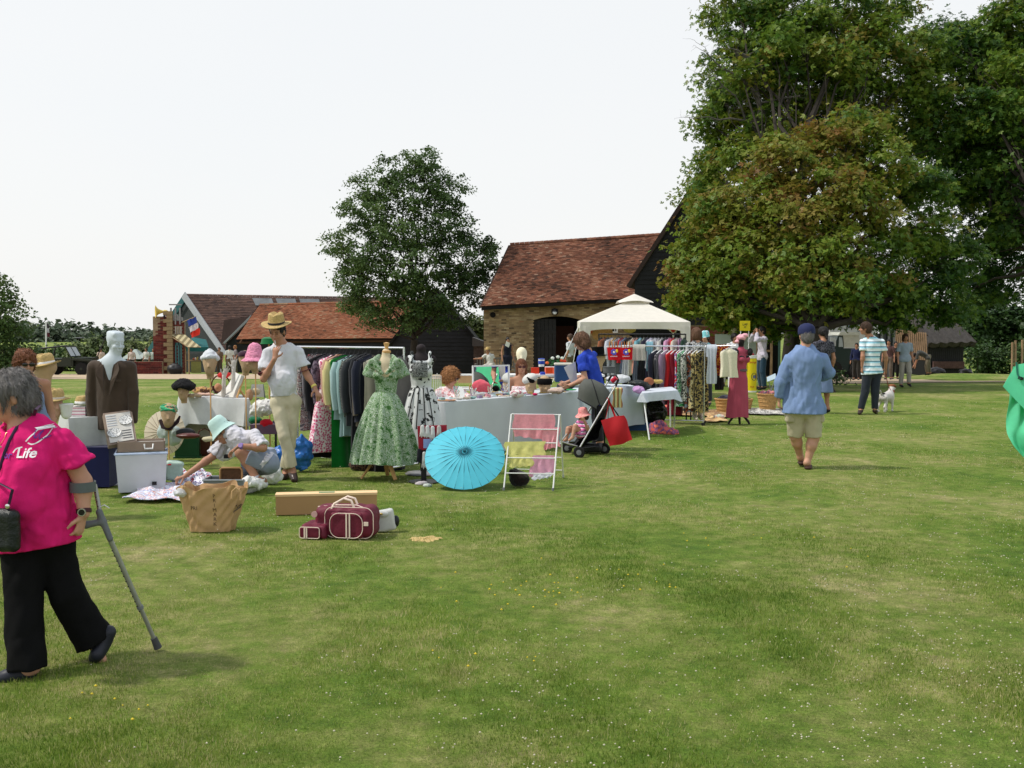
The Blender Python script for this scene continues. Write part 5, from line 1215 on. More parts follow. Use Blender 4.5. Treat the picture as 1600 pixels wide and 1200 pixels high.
J['SL']=u_(397,681,-.12);J['TL']=V((J['TL'].x,J['TL'].y,.04));J['AL'].z=.11;J['AR'].z=.08;J['TR'].z=.04
crJ=J
person('man crouching in mint bucket hat, white shirt and grey shorts, reaching into a box',J,.0085,SKIN2,girth=1.0,top=dict(m=SH,sleeve=.95,loose=.02,hem=-.03,collar=SH,off=.02,amp=.010,nsc=13,nst=(1,1,1),neck=0),bot=dict(m=cloth(140,150,168),len=.72,loose=.03,name='shorts',amp=.008,waist=.12),shoes=mat('white_trainer',(.62,.62,.63),.6,var=.08),
       hair=('short',HAIRB,.006),hd={'L':dict(d=V((-.8,-.2,-.6)),n=V((.3,-.1,-.9)),curl=.35,t=V((-.4,-1,0))),'R':dict(d=V((-.9,-.1,-.35)),n=V((0,0,-1)),curl=.8)})
worn_hat(J,'bucket',cloth(196,228,222),tilt=.0,lift=.04,bw=.155,ch=.115)
mb=MB()
for a in ('L','R'):mb.tube([J['A'+a]+V((0,0,-.03)),J['A'+a].lerp(J['K'+a],.22)],[.043,.042],12)
obj('sock',mb,SH,J['T'],True)
ax=(J['WL']-J['EL']).normalized();o=obj('watch_strap',MB().tube([J['WL']-ax*.03,J['WL']-ax*.005],.032,16),mat('violet_strap',(.22,.12,.42),.5),J['T'],True)
obj('watch_face',MB().cyl(J['WL']-ax*.018+V((0,-.03,.01)),J['WL']-ax*.018+V((0,-.042,.014)),.021,n=16),mat('violet_face',(.35,.25,.55),.3),o)

# --- man in panama smoking ---
d=11.25;POLO=mat('white_polo',(.60,.61,.66),.9,var=.04,bump=.12,bsc=120,sheen=.2);CHINO=mat('stone_chino',sr(190,182,155),.9,var=.08,bump=.15,bsc=90)
u_=lambda x,y,k=0:at(x,y,d+k)
J=pose(gp(448,753),1.8,172);J.update(base=gp(448,753),H=u_(433,518,-.03),N=u_(439,538,.02),C=u_(443,566,.02),P=u_(445,618,.02),hf=V((-.12,-.93,-.35)).normalized(),hu=V((-.02,-.3,.95)),r=V((-1,-.12,0)).normalized(),f=V((-.12,-1,-.05)).normalized(),
         SR=u_(418,552,-.02),SL=u_(466,550,.02),ER=u_(412,592,-.14),WR=u_(429,561,-.24),EL=u_(478,583,.04),WL=u_(492,606,-.04),HR=u_(436,628),HL=u_(457,628,.02),KR=u_(444,682,-.10),KL=u_(454,680,.04),AR=u_(457,737,-.06),AL=u_(447,738,.10),TR=u_(460,747,-.18),TL=u_(444,747,0))
J['TR'].z=.035;J['TL'].z=.035
person('man in straw panama and white polo shirt smoking beside the clothes rail',J,.0085,SKIN2,girth=.89,belly=.02,top=dict(m=POLO,sleeve=.66,loose=.03,hem=-.0,collar=POLO,off=.014,neck=.0,name='polo_shirt',amp=.008,nsc=8),bot=dict(m=CHINO,len=1.86,loose=.012,amp=.009,nsc=7,flare=.004),shoes=mat('brown_loafer',(.035,.02,.016),.35,var=.2),
       hair=('short',HAIRK,.004),hd={'R':dict(d=V((.12,.18,1)),n=V((.3,.9,0)),curl=.35,t=V((1,0,.2))),'L':dict(d=V((.45,-.2,-.85)),n=V((-.6,.3,-.4)),curl=.3,t=V((-.7,-.5,0)))})
worn_hat(J,'panama',STRAW,mat('black_band',(.015,.014,.014),.6),tilt=.12,lift=.075,bw=.158,ch=.12,cr=.088)
wr=J['WR']+V((.02,-.02,.1));obj('cigarette',MB().tube([J['L'](-.005,.11,-.062),J['L'](-.03,.17,-.07)],.0045,8),PAPER,J['T'],True)
ax=(J['WL']-J['EL']).normalized();obj('wristband',MB().tube([J['WL']-ax*.035,J['WL']-ax*.012],.031,16),mat('yellow_band',(.6,.5,.12),.5),J['T'],True)
for a in ('L','R'):
    ax=(J['E'+a]-J['S'+a]).normalized();c=J['S'+a].lerp(J['E'+a],.66);obj('sleeve_trim',MB().tube([c+ax*.050,c+ax*.054],.072,20),mat('maroon_trim',(.12,.02,.04),.8),J['T'],True)

# --- seated vendors behind the table ---
d=14.0;u_=lambda x,y,k=0:at(x,y,d+k)
def seated(label,hx,hy,d,yaw,H,**k):
    b=V((ax_(hx,d),d,0));J=pose(b,H,yaw,H=(0,.04,1.63),KR=(.12,.42,.50),KL=(-.12,.42,.50),AR=(.12,.40,.09),AL=(-.12,.40,.09),TR=(.13,.55,.035),TL=(-.13,.55,.035),WR=(.2,.3,1.0),WL=(-.2,.3,1.0))
    dz=at(hx,hy,d)-J['H']
    for q in ('H','N','C','P','SL','SR','EL','ER','WL','WR','HL','HR'):J[q]=J[q]+dz
    for a in 'LR':J['K'+a]=J['H'+a]+J['f']*.42;J['A'+a]=J['K'+a]-V((0,0,.42));J['T'+a]=J['A'+a]+J['f']*.15-V((0,0,.05)); 
    lo=min(J['AL'].z,J['AR'].z)-.09
    for a in 'LR':J['A'+a].z -= lo;J['T'+a].z -= lo
    return J
J=seated('',705,589,14.0,215,1.62);J['hf']=V((.82,-.45,-.35)).normalized()
J['ER']=u_(708,622,-.1);J['WR']=u_(722,632,-.32);J['EL']=u_(722,616,.0);J['WL']=u_(738,624,-.2)
person('woman with curly ginger hair and glasses seated reading behind the jewellery table',J,.012,SKIN,girth=1.1,top=dict(m=mat('pink_check',0 and 0 or (0,0,0),.9,cols=[sr(225,190,190),sr(200,140,140),sr(235,225,222)],kind='vor',sc=40),sleeve=1.7,name='blouse',neck=.02),bot=dict(m=cloth(90,90,110)),shoes=BLACKP,hair=('curly',HAIRGI,.040,.014),bust=1);shades(J,mat('wire_frame',(.05,.03,.03),.3))
one('paper_sheet','white sheet of paper held up by the ginger haired woman','paper',MB().poly([u_(716,603,-.35),u_(724,606,-.35),u_(727,624,-.45),u_(712,622,-.45)],.002),PAPER,u_(718,622,-.4))
J=seated('',815,573,15.6,185,1.62);J['hf']=V((.05,-1,-.05)).normalized();u_=lambda x,y,k=0:at(x,y,15.6+k)
person('seated woman with sunglasses and long auburn hair in a strappy floral top',J,.012,SKIN2,top=dict(m=mat('pale_floral',(0,0,0),.9,cols=[sr(225,215,215),sr(190,150,160),sr(235,232,228)],kind='noise',sc=30),sleeve=0,strap=.03,name='strappy_top'),bot=dict(m=cloth(170,150,160)),shoes=BLACKP,hair=('long',HAIRR,.012,.006),bust=1.1);shades(J,mat('red_shades',(.06,.012,.015),.15))

# --- woman in royal blue top ---
d=14.2;u_=lambda x,y,k=0:at(x,y,d+k);RB=mat('royal_blue',(.02,.055,.42),.9,var=.08,bump=.15,bsc=120)
J=pose(gp(925,703),1.65,118);J.update(base=V((ax_(925,d),d,0)),H=u_(908,534),N=u_(918,548,.02),C=u_(922,572),P=u_(935,618),hf=V((-.9,.1,-.38)).normalized(),hu=V((-.3,0,.95)),
         SL=u_(908,560,-.16),SR=u_(926,556,.16),EL=u_(914,592,-.22),WL=u_(891,602,-.12),ER=u_(912,588,.18),WR=u_(885,598,.1),HL=u_(935,630,-.08),HR=u_(937,630,.08))
J['f']=V((-.93,.05,0)).normalized();J['r']=V((.05,.93,0)).normalized()
for a in 'LR':J['K'+a]=V((J['H'+a].x-.02,J['H'+a].y,.47));J['A'+a]=V((J['H'+a].x+.02,J['H'+a].y,.09));J['T'+a]=J['A'+a]+V((-.15,0,-.055))
person('brown haired woman in royal blue top holding papers behind the pushchair',J,.011,SKIN,girth=1.08,belly=.05,bust=1,top=dict(m=RB,sleeve=.62,loose=.02,hem=-.14,neck=.01,name='top',drop=.05,amp=.009),bot=dict(m=cloth(45,45,55)),shoes=BLACKP,hair=('bob',HAIRL,.024,.010))
one('clipboard_papers','white papers held in the hand of the woman in blue','paper',MB().poly([u_(881,574,-.02),u_(899,565,.02),u_(903,600,.02),u_(893,600,-.02)],.004),PAPER,u_(892,585))

# --- walking man in blue shirt, shorts, cap ---
d=12.2;u_=lambda x,y,k=0:at(x,y,d+k);CHAM=mat('chambray',sr(114,137,176),.9,var=.09,sc=9,bump=.18,bsc=100);STONE=mat('stone_shorts',sr(176,168,142),.9,var=.08,bump=.15,bsc=90)
J=pose(gp(1262,731),1.78,-3);J.update(base=gp(1262,731),H=u_(1260,524),N=u_(1259,543),C=u_(1257,570),P=u_(1256,630),hf=V((-.05,1,-.08)).normalized(),
         SL=u_(1233,562),SR=u_(1285,562,0),EL=u_(1220,597,.0),WL=u_(1217,622,.04),ER=u_(1297,583,.0),WR=u_(1277,592,.16),HL=u_(1244,638),HR=u_(1269,638),KL=u_(1243,682,.08),KR=u_(1271,685,0),AL=u_(1251,720,.22),AR=u_(1261,722,-.02),TL=u_(1253,726,.34),TR=u_(1264,728,.12))
J['AL'].z=.10;J['TL'].z=.045;J['AR'].z=.07;J['TR'].z=.03
person('broad man in navy cap, loose pale blue shirt and stone shorts walking away',J,.0085,SKIN,girth=1.22,belly=.12,top=dict(m=CHAM,sleeve=1.92,loose=.012,hem=-.12,drop=.12,flare=.035,off=.024,collar=CHAM,amp=.013,nsc=7,neck=-.01,nst=(1,1,.45)),bot=dict(m=STONE,len=.97,loose=.012,name='cargo_shorts',amp=.008),hair=('short',HAIRG,.003,.002),
       hd={'L':dict(d=V((.05,.1,-1)),n=V((1,0,0)),curl=.6)},legs=True)
worn_hat(J,'cap',mat('navy_cap',(.012,.018,.07),.8),lift=.035,cr=.096)
for a in 'LR':
    an=J['A'+a];t_=J['T'+a];q=SD();q.cone(V((an.x,an.y-.05,.02 if a == 'R' else .045)),V((t_.x,t_.y+.03,.02 if a == 'R' else .03)),.045,.048,.02,sq=(0,0,1),q=.5);sdobj('flip_flop',q,.01,mat('brown_sole',(.05,.022,.015),.7),J['T'])
s=SD(); 
for x in (1234,1280):s.box(at(x,650,d),(.05,.07,.08),None,.03)
s.noise(.006,14,3);sdobj('cargo_pocket',s,.012,STONE,J['T'])
# --- man in striped polo with dog ---
d=20.3;u_=lambda x,y,k=0:at(x,y,d+k)
STR=mat('striped_jersey',(0,0,0),.9,cols=[sr(226,236,242),sr(226,236,242),sr(226,236,242),sr(190,222,232),sr(150,205,224),sr(60,110,138)],kind='sz',sc=10.4,var=.04,bump=.1)
J=pose(gp(1357,645),1.80,8);J.update(base=gp(1357,645),H=u_(1352,513),N=u_(1359,526),C=u_(1363,544),P=u_(1363,576),hf=V((-.95,.3,-.05)).normalized(),SL=u_(1348,534),SR=u_(1377,534),EL=u_(1348,557,-.08),WL=u_(1347,573,-.06),ER=u_(1384,557),WR=u_(1384,575,.1),HL=u_(1355,583),HR=u_(1370,583),KL=u_(1352,612),KR=u_(1367,612),AL=u_(1345,640),AR=u_(1367,641),TL=u_(1343,643,-.1),TR=u_(1369,644,.12))
J['TL'].z=.03;J['TR'].z=.03;J['AL'].z=.09;J['AR'].z=.09
person('man in white and blue striped polo and dark jeans holding a dog lead',J,.011,SKIN2,girth=1.0,top=dict(m=STR,sleeve=.62,loose=.02,hem=-.10,drop=.08,flare=.01,collar=mat('navy_rib',(.02,.025,.08),.9),amp=.008,name='polo_shirt',neck=-.005),bot=dict(m=cloth(42,48,58),len=1.97,loose=.022),shoes=mat('brown_shoe',(.04,.025,.02),.5),hair=('short',HAIRB,.012))
lead0=J['WR']+V((0,.02,-.1))
# dog: white terrier with brown head, seen from behind
gb=gp(1385,643);db=gb.y
DW=mat('white_fur',(.58,.55,.52),.9,var=.08,sc=20,bump=.4,bsc=90);DBk=mat('black_fur',(.02,.018,.017),.9);DBr=mat('tan_fur',(.20,.075,.03),.9,var=.15)
dg=thing('terrier_dog','white terrier with tan head and black spot near its tail, on a lead','dog',gb);R=RZ(radians(-42));q=lambda x,y,z:gb+R @ V((x,y,z))
s=SD();s.cone(q(0,-.2,.30),q(0,.12,.31),.085,.10,.05);s.ell(q(0,.12,.29),(.09,.10,.115),R,.04);s.cone(q(0,.16,.34),q(0,.25,.45),.065,.055,.05)
s.ell(q(0,.29,.49),(.052,.065,.055),R,.03);s.cone(q(0,.32,.475),q(0,.40,.455),.033,.024,.02)
for x in (-1,1):
    s.cone(q(x*.055,-.22,.29),q(x*.065,-.19,.19),.06,.035,.03);s.cone(q(x*.065,-.19,.19),q(x*.065,-.27,.11),.03,.02,.02);s.cone(q(x*.065,-.27,.11),q(x*.065,-.25,.02),.018,.017,.015);s.cone(q(x*.065,-.25,.018),q(x*.065,-.21,.018),.02,.018,.01)
    s.cone(q(x*.055,.14,.26),q(x*.06,.15,.12),.038,.022,.03);s.cone(q(x*.06,.15,.12),q(x*.06,.14,.02),.02,.017,.01);s.cone(q(x*.06,.14,.018),q(x*.06,.18,.018),.02,.017,.01)
s.cone(q(0,-.27,.36),q(0,-.33,.45),.02,.012,.02);s.noise(.004,25,4);sdobj('body',s,.012,DW,dg)
s=SD();s.ell(q(0,.285,.505),(.056,.066,.05),R,.02)
for x in (-1,1):s.cone(q(x*.045,.27,.53),q(x*.07,.29,.50),.02,.014,.02)
sdobj('head_patch',s,.012,DBr,dg);s=SD();s.ell(q(0,-.21,.375),(.05,.07,.025),R);sdobj('back_patch',s,.012,DBk,dg)
obj('nose',ellm(q(0,.42,.462),(.014,.012,.011)),DBk,dg,True);obj('collar',MB().tube([q(0,.215,.385),q(0,.235,.415)],.068,14),mat('red_collar',(.3,.03,.03),.5),dg,True)
one('dog_lead','thin red lead running from the striped shirt man to his dog','lead',MB().tube([lead0,lead0.lerp(q(0,.2,.43),.5)-V((0,0,.06)),q(0,.2,.43)],.008,6),mat('red_lead',(.3,.03,.03),.6),q(0,.2,.43),True)

def bg(label,px,py,H,yaw,vox,skin,top,bot,hair,d=None,hat=None,shoes=BLACKP,over=None,**k):
    g=gp(px,py) if d is None else V((ax_(px,d),d,gz(d)))
    J=pose(g,H,yaw,**(over or {}));person(label,J,vox,skin,top=top,bot=bot,shoes=shoes,hair=hair,hands=False if vox > .015 else True,**k)
    if hat:worn_hat(J,*hat)
    return J
tm=lambda m,**k:dict(m=m,**k)
bg('woman in black cap and dark patterned top half hidden behind the man in blue',1285,646,1.72,20,.014,SKIN2,tm(mat('dark_print',(0,0,0),.9,cols=[sr(30,30,40),sr(90,90,100),sr(20,20,28)],kind='noise',sc=25),sleeve=.6,hem=-.1),tm(cloth(110,130,165),skirt=.52,flare=.05,len=.9,name='skirt'),('pony',HAIRK,.012),hat=('cap',mat('black_cap',(.015,.014,.014),.8),None,0,.035))
J=bg('woman in pale grey blue tunic and beige trousers walking towards the camera',1413,605,1.56,183,.016,SKIN2,tm(cloth(150,165,180),sleeve=.8,hem=-.12,drop=.1),tm(cloth(165,160,150),len=1.95),('bob',HAIRB,.016),over=dict(KL=(-.1,.12,.5),AL=(-.1,.1,.14),TL=(-.1,.24,.06)))
J=bg('man in pale lilac shirt and jeans holding a camera to his face',1190,609,1.78,100,.014,SKIN2,tm(cloth(205,198,215),sleeve=1.8,hem=-.14,drop=.12,loose=.03,amp=.012),tm(cloth(45,70,90),len=1.98,loose=.03),('short',HAIRK,.01),over=dict(EL=(-.25,.28,1.38),WL=(-.1,.2,1.6),ER=(.22,.26,1.36),WR=(.08,.2,1.58)))
one('camera','small black camera held to his eye by the man in lilac shirt','camera',MB().box(J['L'](0,.15,.02),(.07,.12,.08)),BLACKP,J['L'](0,.15,-.02))
bg('woman in sunglasses and dark clothes standing beyond the red and gold scarf',1136,604,1.68,170,.015,SKIN2,tm(cloth(120,40,45),sleeve=.8),tm(cloth(235,232,225)),('bob',HAIRB,.028))
shades(J) if False else None
bg('dark haired person directly behind the headscarf mannequin',1147,604,1.58,190,.018,SKIN2,tm(cloth(225,225,230),sleeve=.8),tm(cloth(225,225,230)),('short',HAIRK,.02),d=27.6)
bg('auburn haired woman with back turned behind the chrome rail',1088,640,1.70,20,.014,SKIN,tm(mat('bw_print',(0,0,0),.9,cols=[sr(40,42,44),sr(200,200,200),sr(60,60,60)],kind='noise',sc=22),sleeve=.9),tm(cloth(40,40,45)),('bob',HAIRL,.026),d=20.5)
bg('person in white and turquoise cap just right of the auburn haired woman',1102,640,1.62,150,.018,SKIN,tm(cloth(150,200,205),sleeve=.9),tm(cloth(60,60,70)),('short',HAIRK,.01),d=22.5,hat=('bucket',mat('white_teal_hat',(0,0,0),.8,cols=[sr(230,235,235),sr(120,190,195)],kind='noise',sc=10),None,0,.05,.12))
bg('man in white shirt walking at the barn doorway',891,590,1.72,60,.02,SKIN2,tm(cloth(215,218,225),sleeve=.8),tm(cloth(110,95,75)),('short',HAIRB,.012),d=36)
bg('person in navy dress holding white papers beside the bench',793,590,1.74,200,.02,SKIN2,tm(cloth(28,30,48),sleeve=0,hem=-.1),tm(cloth(28,30,48),skirt=.55,len=.8,name='skirt'),('short',HAIRK,.012),d=42)
one('paper_sheet','white paper held at the chest of the person in the navy dress','paper',MB().poly([at(791,533,41.7),at(797,536,41.7),at(795,543,41.7),at(789,540,41.7)],.01),PAPER,at(793,540,41.7))
# seated man on bench
d=44.2;u_=lambda x,y,k=0:at(x,y,d+k)
J=pose(V((ax_(768,d),d,gz(d))),1.72,160);J.update(H=u_(762,548),N=u_(763,553.5),C=u_(765,559),P=u_(767,568),HL=u_(770,570),HR=u_(764,570),KL=u_(762,574,-.45),KR=u_(753,574,-.45),AL=u_(756,589,-.5),AR=u_(748,588,-.5),TL=u_(753,591,-.65),TR=u_(745,590,-.65),SL=u_(770,555),SR=u_(758,555),EL=u_(772,562),WL=u_(771,569),ER=u_(752,560),WR=u_(744,560.5))
person('man in sun hat and pale clothes sitting on the bench with an arm stretched out',J,.02,SKIN2,top=dict(m=cloth(215,215,210),sleeve=.7),bot=dict(m=cloth(205,200,188),len=1.9),shoes=BLACKP,hair=('short',HAIRG,.008),hands=False);worn_hat(J,'panama',STRAW,None,0,.06,.15)
# distant people by the ruin and stalls
far=[('visitor in tan jacket standing by the white cap display head',343,62,1.62,170,(120,100,80),(90,75,60),HAIRB),('visitor in white top with a dark shoulder strap by the barn end',359,61,1.7,20,(205,210,200),(110,100,80),HAIRK),('fair haired visitor in grey shirt walking left by the long barn',368,62.5,1.75,120,(130,125,125),(110,105,80),HAIRGI),
       ('visitor in pale top behind the low brick wall, nearest the ruin',240,66,1.62,180,(190,200,195),(80,80,80),HAIRK),('visitor in white top behind the low brick wall with hand raised',229,66,1.64,160,(215,212,205),(80,80,80),HAIRB),('visitor with dark hair behind the suit mannequin shoulder',206,64,1.6,180,(210,190,180),(70,60,60),HAIRK),('visitor with dark hair standing left of the suit mannequin shoulder',158,64,1.6,190,(215,190,175),(70,60,60),HAIRK)]
for lb,px_,d,H,yw,c1,c2,hm in far:bg(lb,px_,0,H,yw,.026,SKIN2,tm(cloth(*c1),sleeve=.8),tm(cloth(*c2)),('short',hm,.014),d=d)
bg('person in muted pink top in the shade behind the striped shirt man',1388,0,1.66,150,.024,SKIN2,tm(cloth(95,70,70),sleeve=.8),tm(cloth(110,100,90)),('short',HAIRK,.012),d=42)
bg('person in black clothing in shade left of the woman in pale tunic',1399,0,1.6,170,.024,SKIN2,tm(cloth(30,28,28),sleeve=.8),tm(cloth(20,20,20)),('short',HAIRK,.012),d=43)
d=42.0;u_=lambda x,y,k=0:at(x,y,d+k)
J=pose(V((ax_(1445,d),d,gz(d))),1.66,-60);J.update(H=u_(1429,556),N=u_(1433,554),C=u_(1440,552),P=u_(1450,556),hf=V((-.6,0,-.8)),hu=V((-.8,0,.6)),f=V((-.5,0,-.85)).normalized(),r=V((0,1,0)),SL=u_(1434,553,-.15),SR=u_(1434,553,.15),EL=u_(1432,563,-.15),WL=u_(1430,572,-.1),ER=u_(1433,562,.15),WR=u_(1428,571,.1),HL=u_(1450,560,-.1),HR=u_(1450,560,.1),KL=u_(1447,572,-.1),KR=u_(1451,572,.1),AL=u_(1449,583,-.1),AR=u_(1453,583,.1),TL=u_(1446,585,-.1),TR=u_(1450,585,.1))
person('person bending forward in grey clothes in the shade by the slatted panel',J,.024,SKIN2,top=dict(m=cloth(70,72,70),sleeve=.9),bot=dict(m=cloth(120,112,95)),shoes=BLACKP,hair=('short',HAIRK,.012),hands=False)
d=41;bg('person in navy jacket standing at the back of the off-road vehicle',1338,0,1.5,150,.024,SKIN2,tm(cloth(25,35,75),sleeve=1.8),tm(cloth(50,48,45)),('short',HAIRK,.012),d=41)
# ================= STALL: rails, stands, tables and goods =================
def print_(name,cs,kind='noise',sc=20,**k):return mat(name,(0,0,0),.9,cols=[sr(*c) for c in cs],kind=kind,sc=sc,var=.06,bump=.12,bsc=120,sheen=.15,spec=.2,**k)
def garment(label,cat,p,L,m,yaw=45,w=.21,flare=1.0,sleeve=0,th=.05,waist=.9,group=None,hang=True,hm=BLACKP,seed=0,name=None,tail=.0):
    """clothes on a hanger: p = rail point; width runs along yaw; L = length below the rail"""
    rd=random.Random(seed+int(p.x*977));T=thing(name or cat.replace(' ','_'),label,cat,p,radians(yaw),group)
    prof=[(-.075,.28),(-.095,.45),(-.125,.9),(-.16,1.0),(-.24,.96),(-.36,.5+waist*.45)]
    n2=6;L0=-.40
    for i in range(n2+1):t=i/n2;prof.append((L0+(-L-L0)*t,waist+(flare-waist)*t ** .8))
    ph=[rd.uniform(0,6) for _ in range(3)];mb=MB();N=30;vs=[]
    for i,(z,ws) in enumerate(prof):
        dep=max(0,(-z-.2))/max(.3,L)
        for k in range(N):
            q=2*pi*k/N;fold=(.017+.045*dep*flare)*(sin(3*q+ph[0]+z*2)*.6+sin(6*q+ph[1])*.5)
            x=ws*w*cos(q)+fold*.6*cos(q);y=(th*(.35 if i < 2 else 1)*(1+.5*dep*flare)+fold*.8)*sin(q);vs.append((x,y,z+.012*sin(2*q+ph[2])*dep+(tail*cos(q) if i == len(prof)-1 else 0)))
    m_=len(prof);fs=[(i*N+(k+1) % N,i*N+k,(i+1)*N+k,(i+1)*N+(k+1) % N) for i in range(m_-1) for k in range(N)]
    fs += [tuple(range(N)),tuple((m_-1)*N+k for k in range(N-1,-1,-1))];mb.add(vs,fs);obj('fabric',mb,m,T,True,False)
    if sleeve:
        for x in (-1,1):
            pts=[V((x*w*.86,0,-.16)),V((x*(w*1.06),-.01,-.26)),V((x*(w*1.10),-.02,-.16-sleeve*.6)),V((x*(w*1.02),-.03,-.16-sleeve))];obj('sleeve',MB().tube(pts,[.055,.062,.055,.048],12,sq=.7),m,T,True,False)
    if hang:
        h=MB();h.tube([V((0,0,.01)),V((.018,0,.022)),V((.022,0,.0)),V((.004,0,-.03)),V((0,0,-.07))],.0035,6);h.tube([V((-w*.92,0,-.135)),V((-w*.5,0,-.095)),V((0,0,-.065)),V((w*.5,0,-.095)),V((w*.92,0,-.135))],.009,6);obj('hanger',h,hm,T,True,False)
    return T
def rail(label,a,b,z,m,rise=.0,sp=.25,castors=True,name='clothes_rail',topm=None,base_z=.08):
    a=V((a.x,a.y,0));b=V((b.x,b.y,0));T=thing(name,label,'clothes rail',(a+b)/2);u=(b-a).normalized();n=V((-u.y,u.x,0))
    obj('top_bar',MB().cyl(a+V((0,0,z)),b+V((0,0,z)),.014),topm or m,T,True)
    for p in (a,b):
        obj('upright',MB().cyl(p+V((0,0,base_z)),p+V((0,0,z+.01)),.013),m,T,True);obj('foot_bar',MB().cyl(p-n*sp+V((0,0,base_z)),p+n*sp+V((0,0,base_z)),.013),m,T,True)
        if castors:
            for s_ in (-1,1):obj('castor',MB().lathe([(.01,-.014),(.032,-.012),(.032,.012),(.01,.014)],p+n*s_*sp+V((0,0,.034)),14,RX(pi/2)),BLACKP,T,True)
    obj('base_bar',MB().cyl(a+V((0,0,base_z)),b+V((0,0,base_z)),.012),m,T,True);return T
# --- rail 1 (left, beside the panama man) ---
a,b=at(458,0,12.9),at(628,0,11.9);z1=1.65-26/F*12.3
rail('long chrome clothes rail running behind the green dress form',a,b,z1,CHROME,castors=False)
R1=[(470,'coral dress, first garment on the long rail','dress',.62,cloth(205,60,70),1.0,0),(478,'grey and red floral skirt suit, second garment on the long rail','dress',1.02,print_('gr_floral',[(150,140,140),(110,60,60),(190,185,180),(90,88,92)],sc=22),1.15,.5),
      (486,'grey striped jacket between the floral suit and the black coat','jacket',.85,print_('greystripe',[(70,66,72),(110,105,112)],'sx',60),1.0,.55),(493,'long black coat left of the pink floral dress','coat',1.38,cloth(28,28,32),1.05,.6),(500,'dark purple patterned jacket touching the pink floral dress','jacket',.8,print_('dkpurple',[(60,50,62),(110,95,110)],sc=30),1,.5),
      (508,'bright pink sundress with small white flowers','dress',1.22,print_('pink_floral',[(200,60,105),(205,70,115),(225,150,175),(240,225,225)],'dots',42),1.9,0),(515,'peach satin blouse on the long rail','blouse',.72,cloth(205,160,140),.9,.5),(520,'cream yellow cardigan beside the peach blouse','cardigan',.7,cloth(225,210,150),.9,.5),
      (525,'vivid green full length gown sweeping to the grass','gown',1.42,cloth(10,115,40),1.05,0),(531,'pale aqua short jacket on the long rail','jacket',.82,cloth(165,195,195),1.0,.55),(538,'pale aqua longer coat beside the short aqua jacket','coat',1.0,cloth(150,182,182),1.0,.6),
      (545,'black and white flecked jacket on the long rail','jacket',.84,print_('fleck',[(50,52,50),(120,125,118),(40,40,42)],sc=60),1,.55),(551,'charcoal suit jacket on the long rail','jacket',.86,cloth(50,54,58),1,.58),(557,'black hooded coat with bulky collar on the long rail','coat',1.4,cloth(24,26,32),1.1,.6),(563,'navy blue suit jacket on the long rail','jacket',.86,cloth(34,38,54),1,.6),
      (572,'brown grey tweed jacket, the broad one left of the green dress form','jacket',.90,print_('tweed',[(104,96,84),(118,108,95),(92,86,76)],sc=90),1.05,.62),(584,'cream long skirt low on the rail behind the tweed jacket','skirt',1.1,cloth(190,185,165),.9,0),(600,'black long skirt partly hidden by the green dress form','skirt',1.42,cloth(20,20,22),1.1,0),(612,'pale grey jacket behind the green dress form','jacket',.85,cloth(140,136,132),1.05,.6),(622,'mid grey jacket, last garment on the long rail','jacket',.88,cloth(122,118,116),1.05,.62)]
for i,(px,lb,cat,L,m,fl,sl) in enumerate(R1):
    px += 14 if px < 570 else 5;t=(px-458)/(628-458);p=a.lerp(b,t);p.z=z1;p.z -= random.uniform(0,.035);garment(lb,cat,p,L*random.uniform(.95,1.05),m,42+random.uniform(-9,9),random.uniform(.195,.23),fl,sl,random.uniform(.032,.055) if fl < 1.4 else .06,seed=i,group='clothes on the long rail')
# --- rail 2 black, under the gazebo ---
a,b=at(938,0,21.6),at(1076,0,21.0);z2=1.58
rail('black clothes rail packed with clothes in front of the gazebo',a,b,z2,BLACKP)
R2=[('black',20,20,24,1.1),('rust and cream',150,90,60,.5),('charcoal',60,62,66,.9),('white dotted',205,208,220,1.05),('gold',190,150,80,.5),('silver grey',150,155,160,.9),('crimson',190,25,40,.6),('steel blue',100,110,135,.8),('black',18,18,22,1.15),('oatmeal',185,178,160,.85),('salmon',205,140,120,.8),
      ('pale turquoise',125,180,195,1.0),('sage',130,140,130,.8),('indigo',40,38,60,1.0),('lilac white',210,205,222,.7),('snow white',215,215,218,.7),('light grey',170,168,175,.9),('dove white',200,198,195,.9),('dark slate',45,48,52,1.0),('powder pink',215,160,195,.9),('scarlet',200,25,30,.8),('ivory',210,200,185,.7),('dusty mauve',160,120,150,1.1),('bottle green',30,60,45,.9)]
used_={}
for i,(nm,r_,g_,b2,L) in enumerate(R2):
    t=(i+.6)/len(R2);p=a.lerp(b,t);p.z=z2;k=used_.get(nm,0);used_[nm]=1
    garment('%s garment on the black rail %s' % (nm,('near its left end','left of its middle','right of its middle','near its right end')[min(3,i // 6)]),'garment',p,L,cloth(r_,g_,b2),62+random.uniform(-12,12),.2,random.uniform(.85,1.2),.35 if i % 2 else 0,.045,seed=i,group='clothes on the black rail',name='hanging_garment')
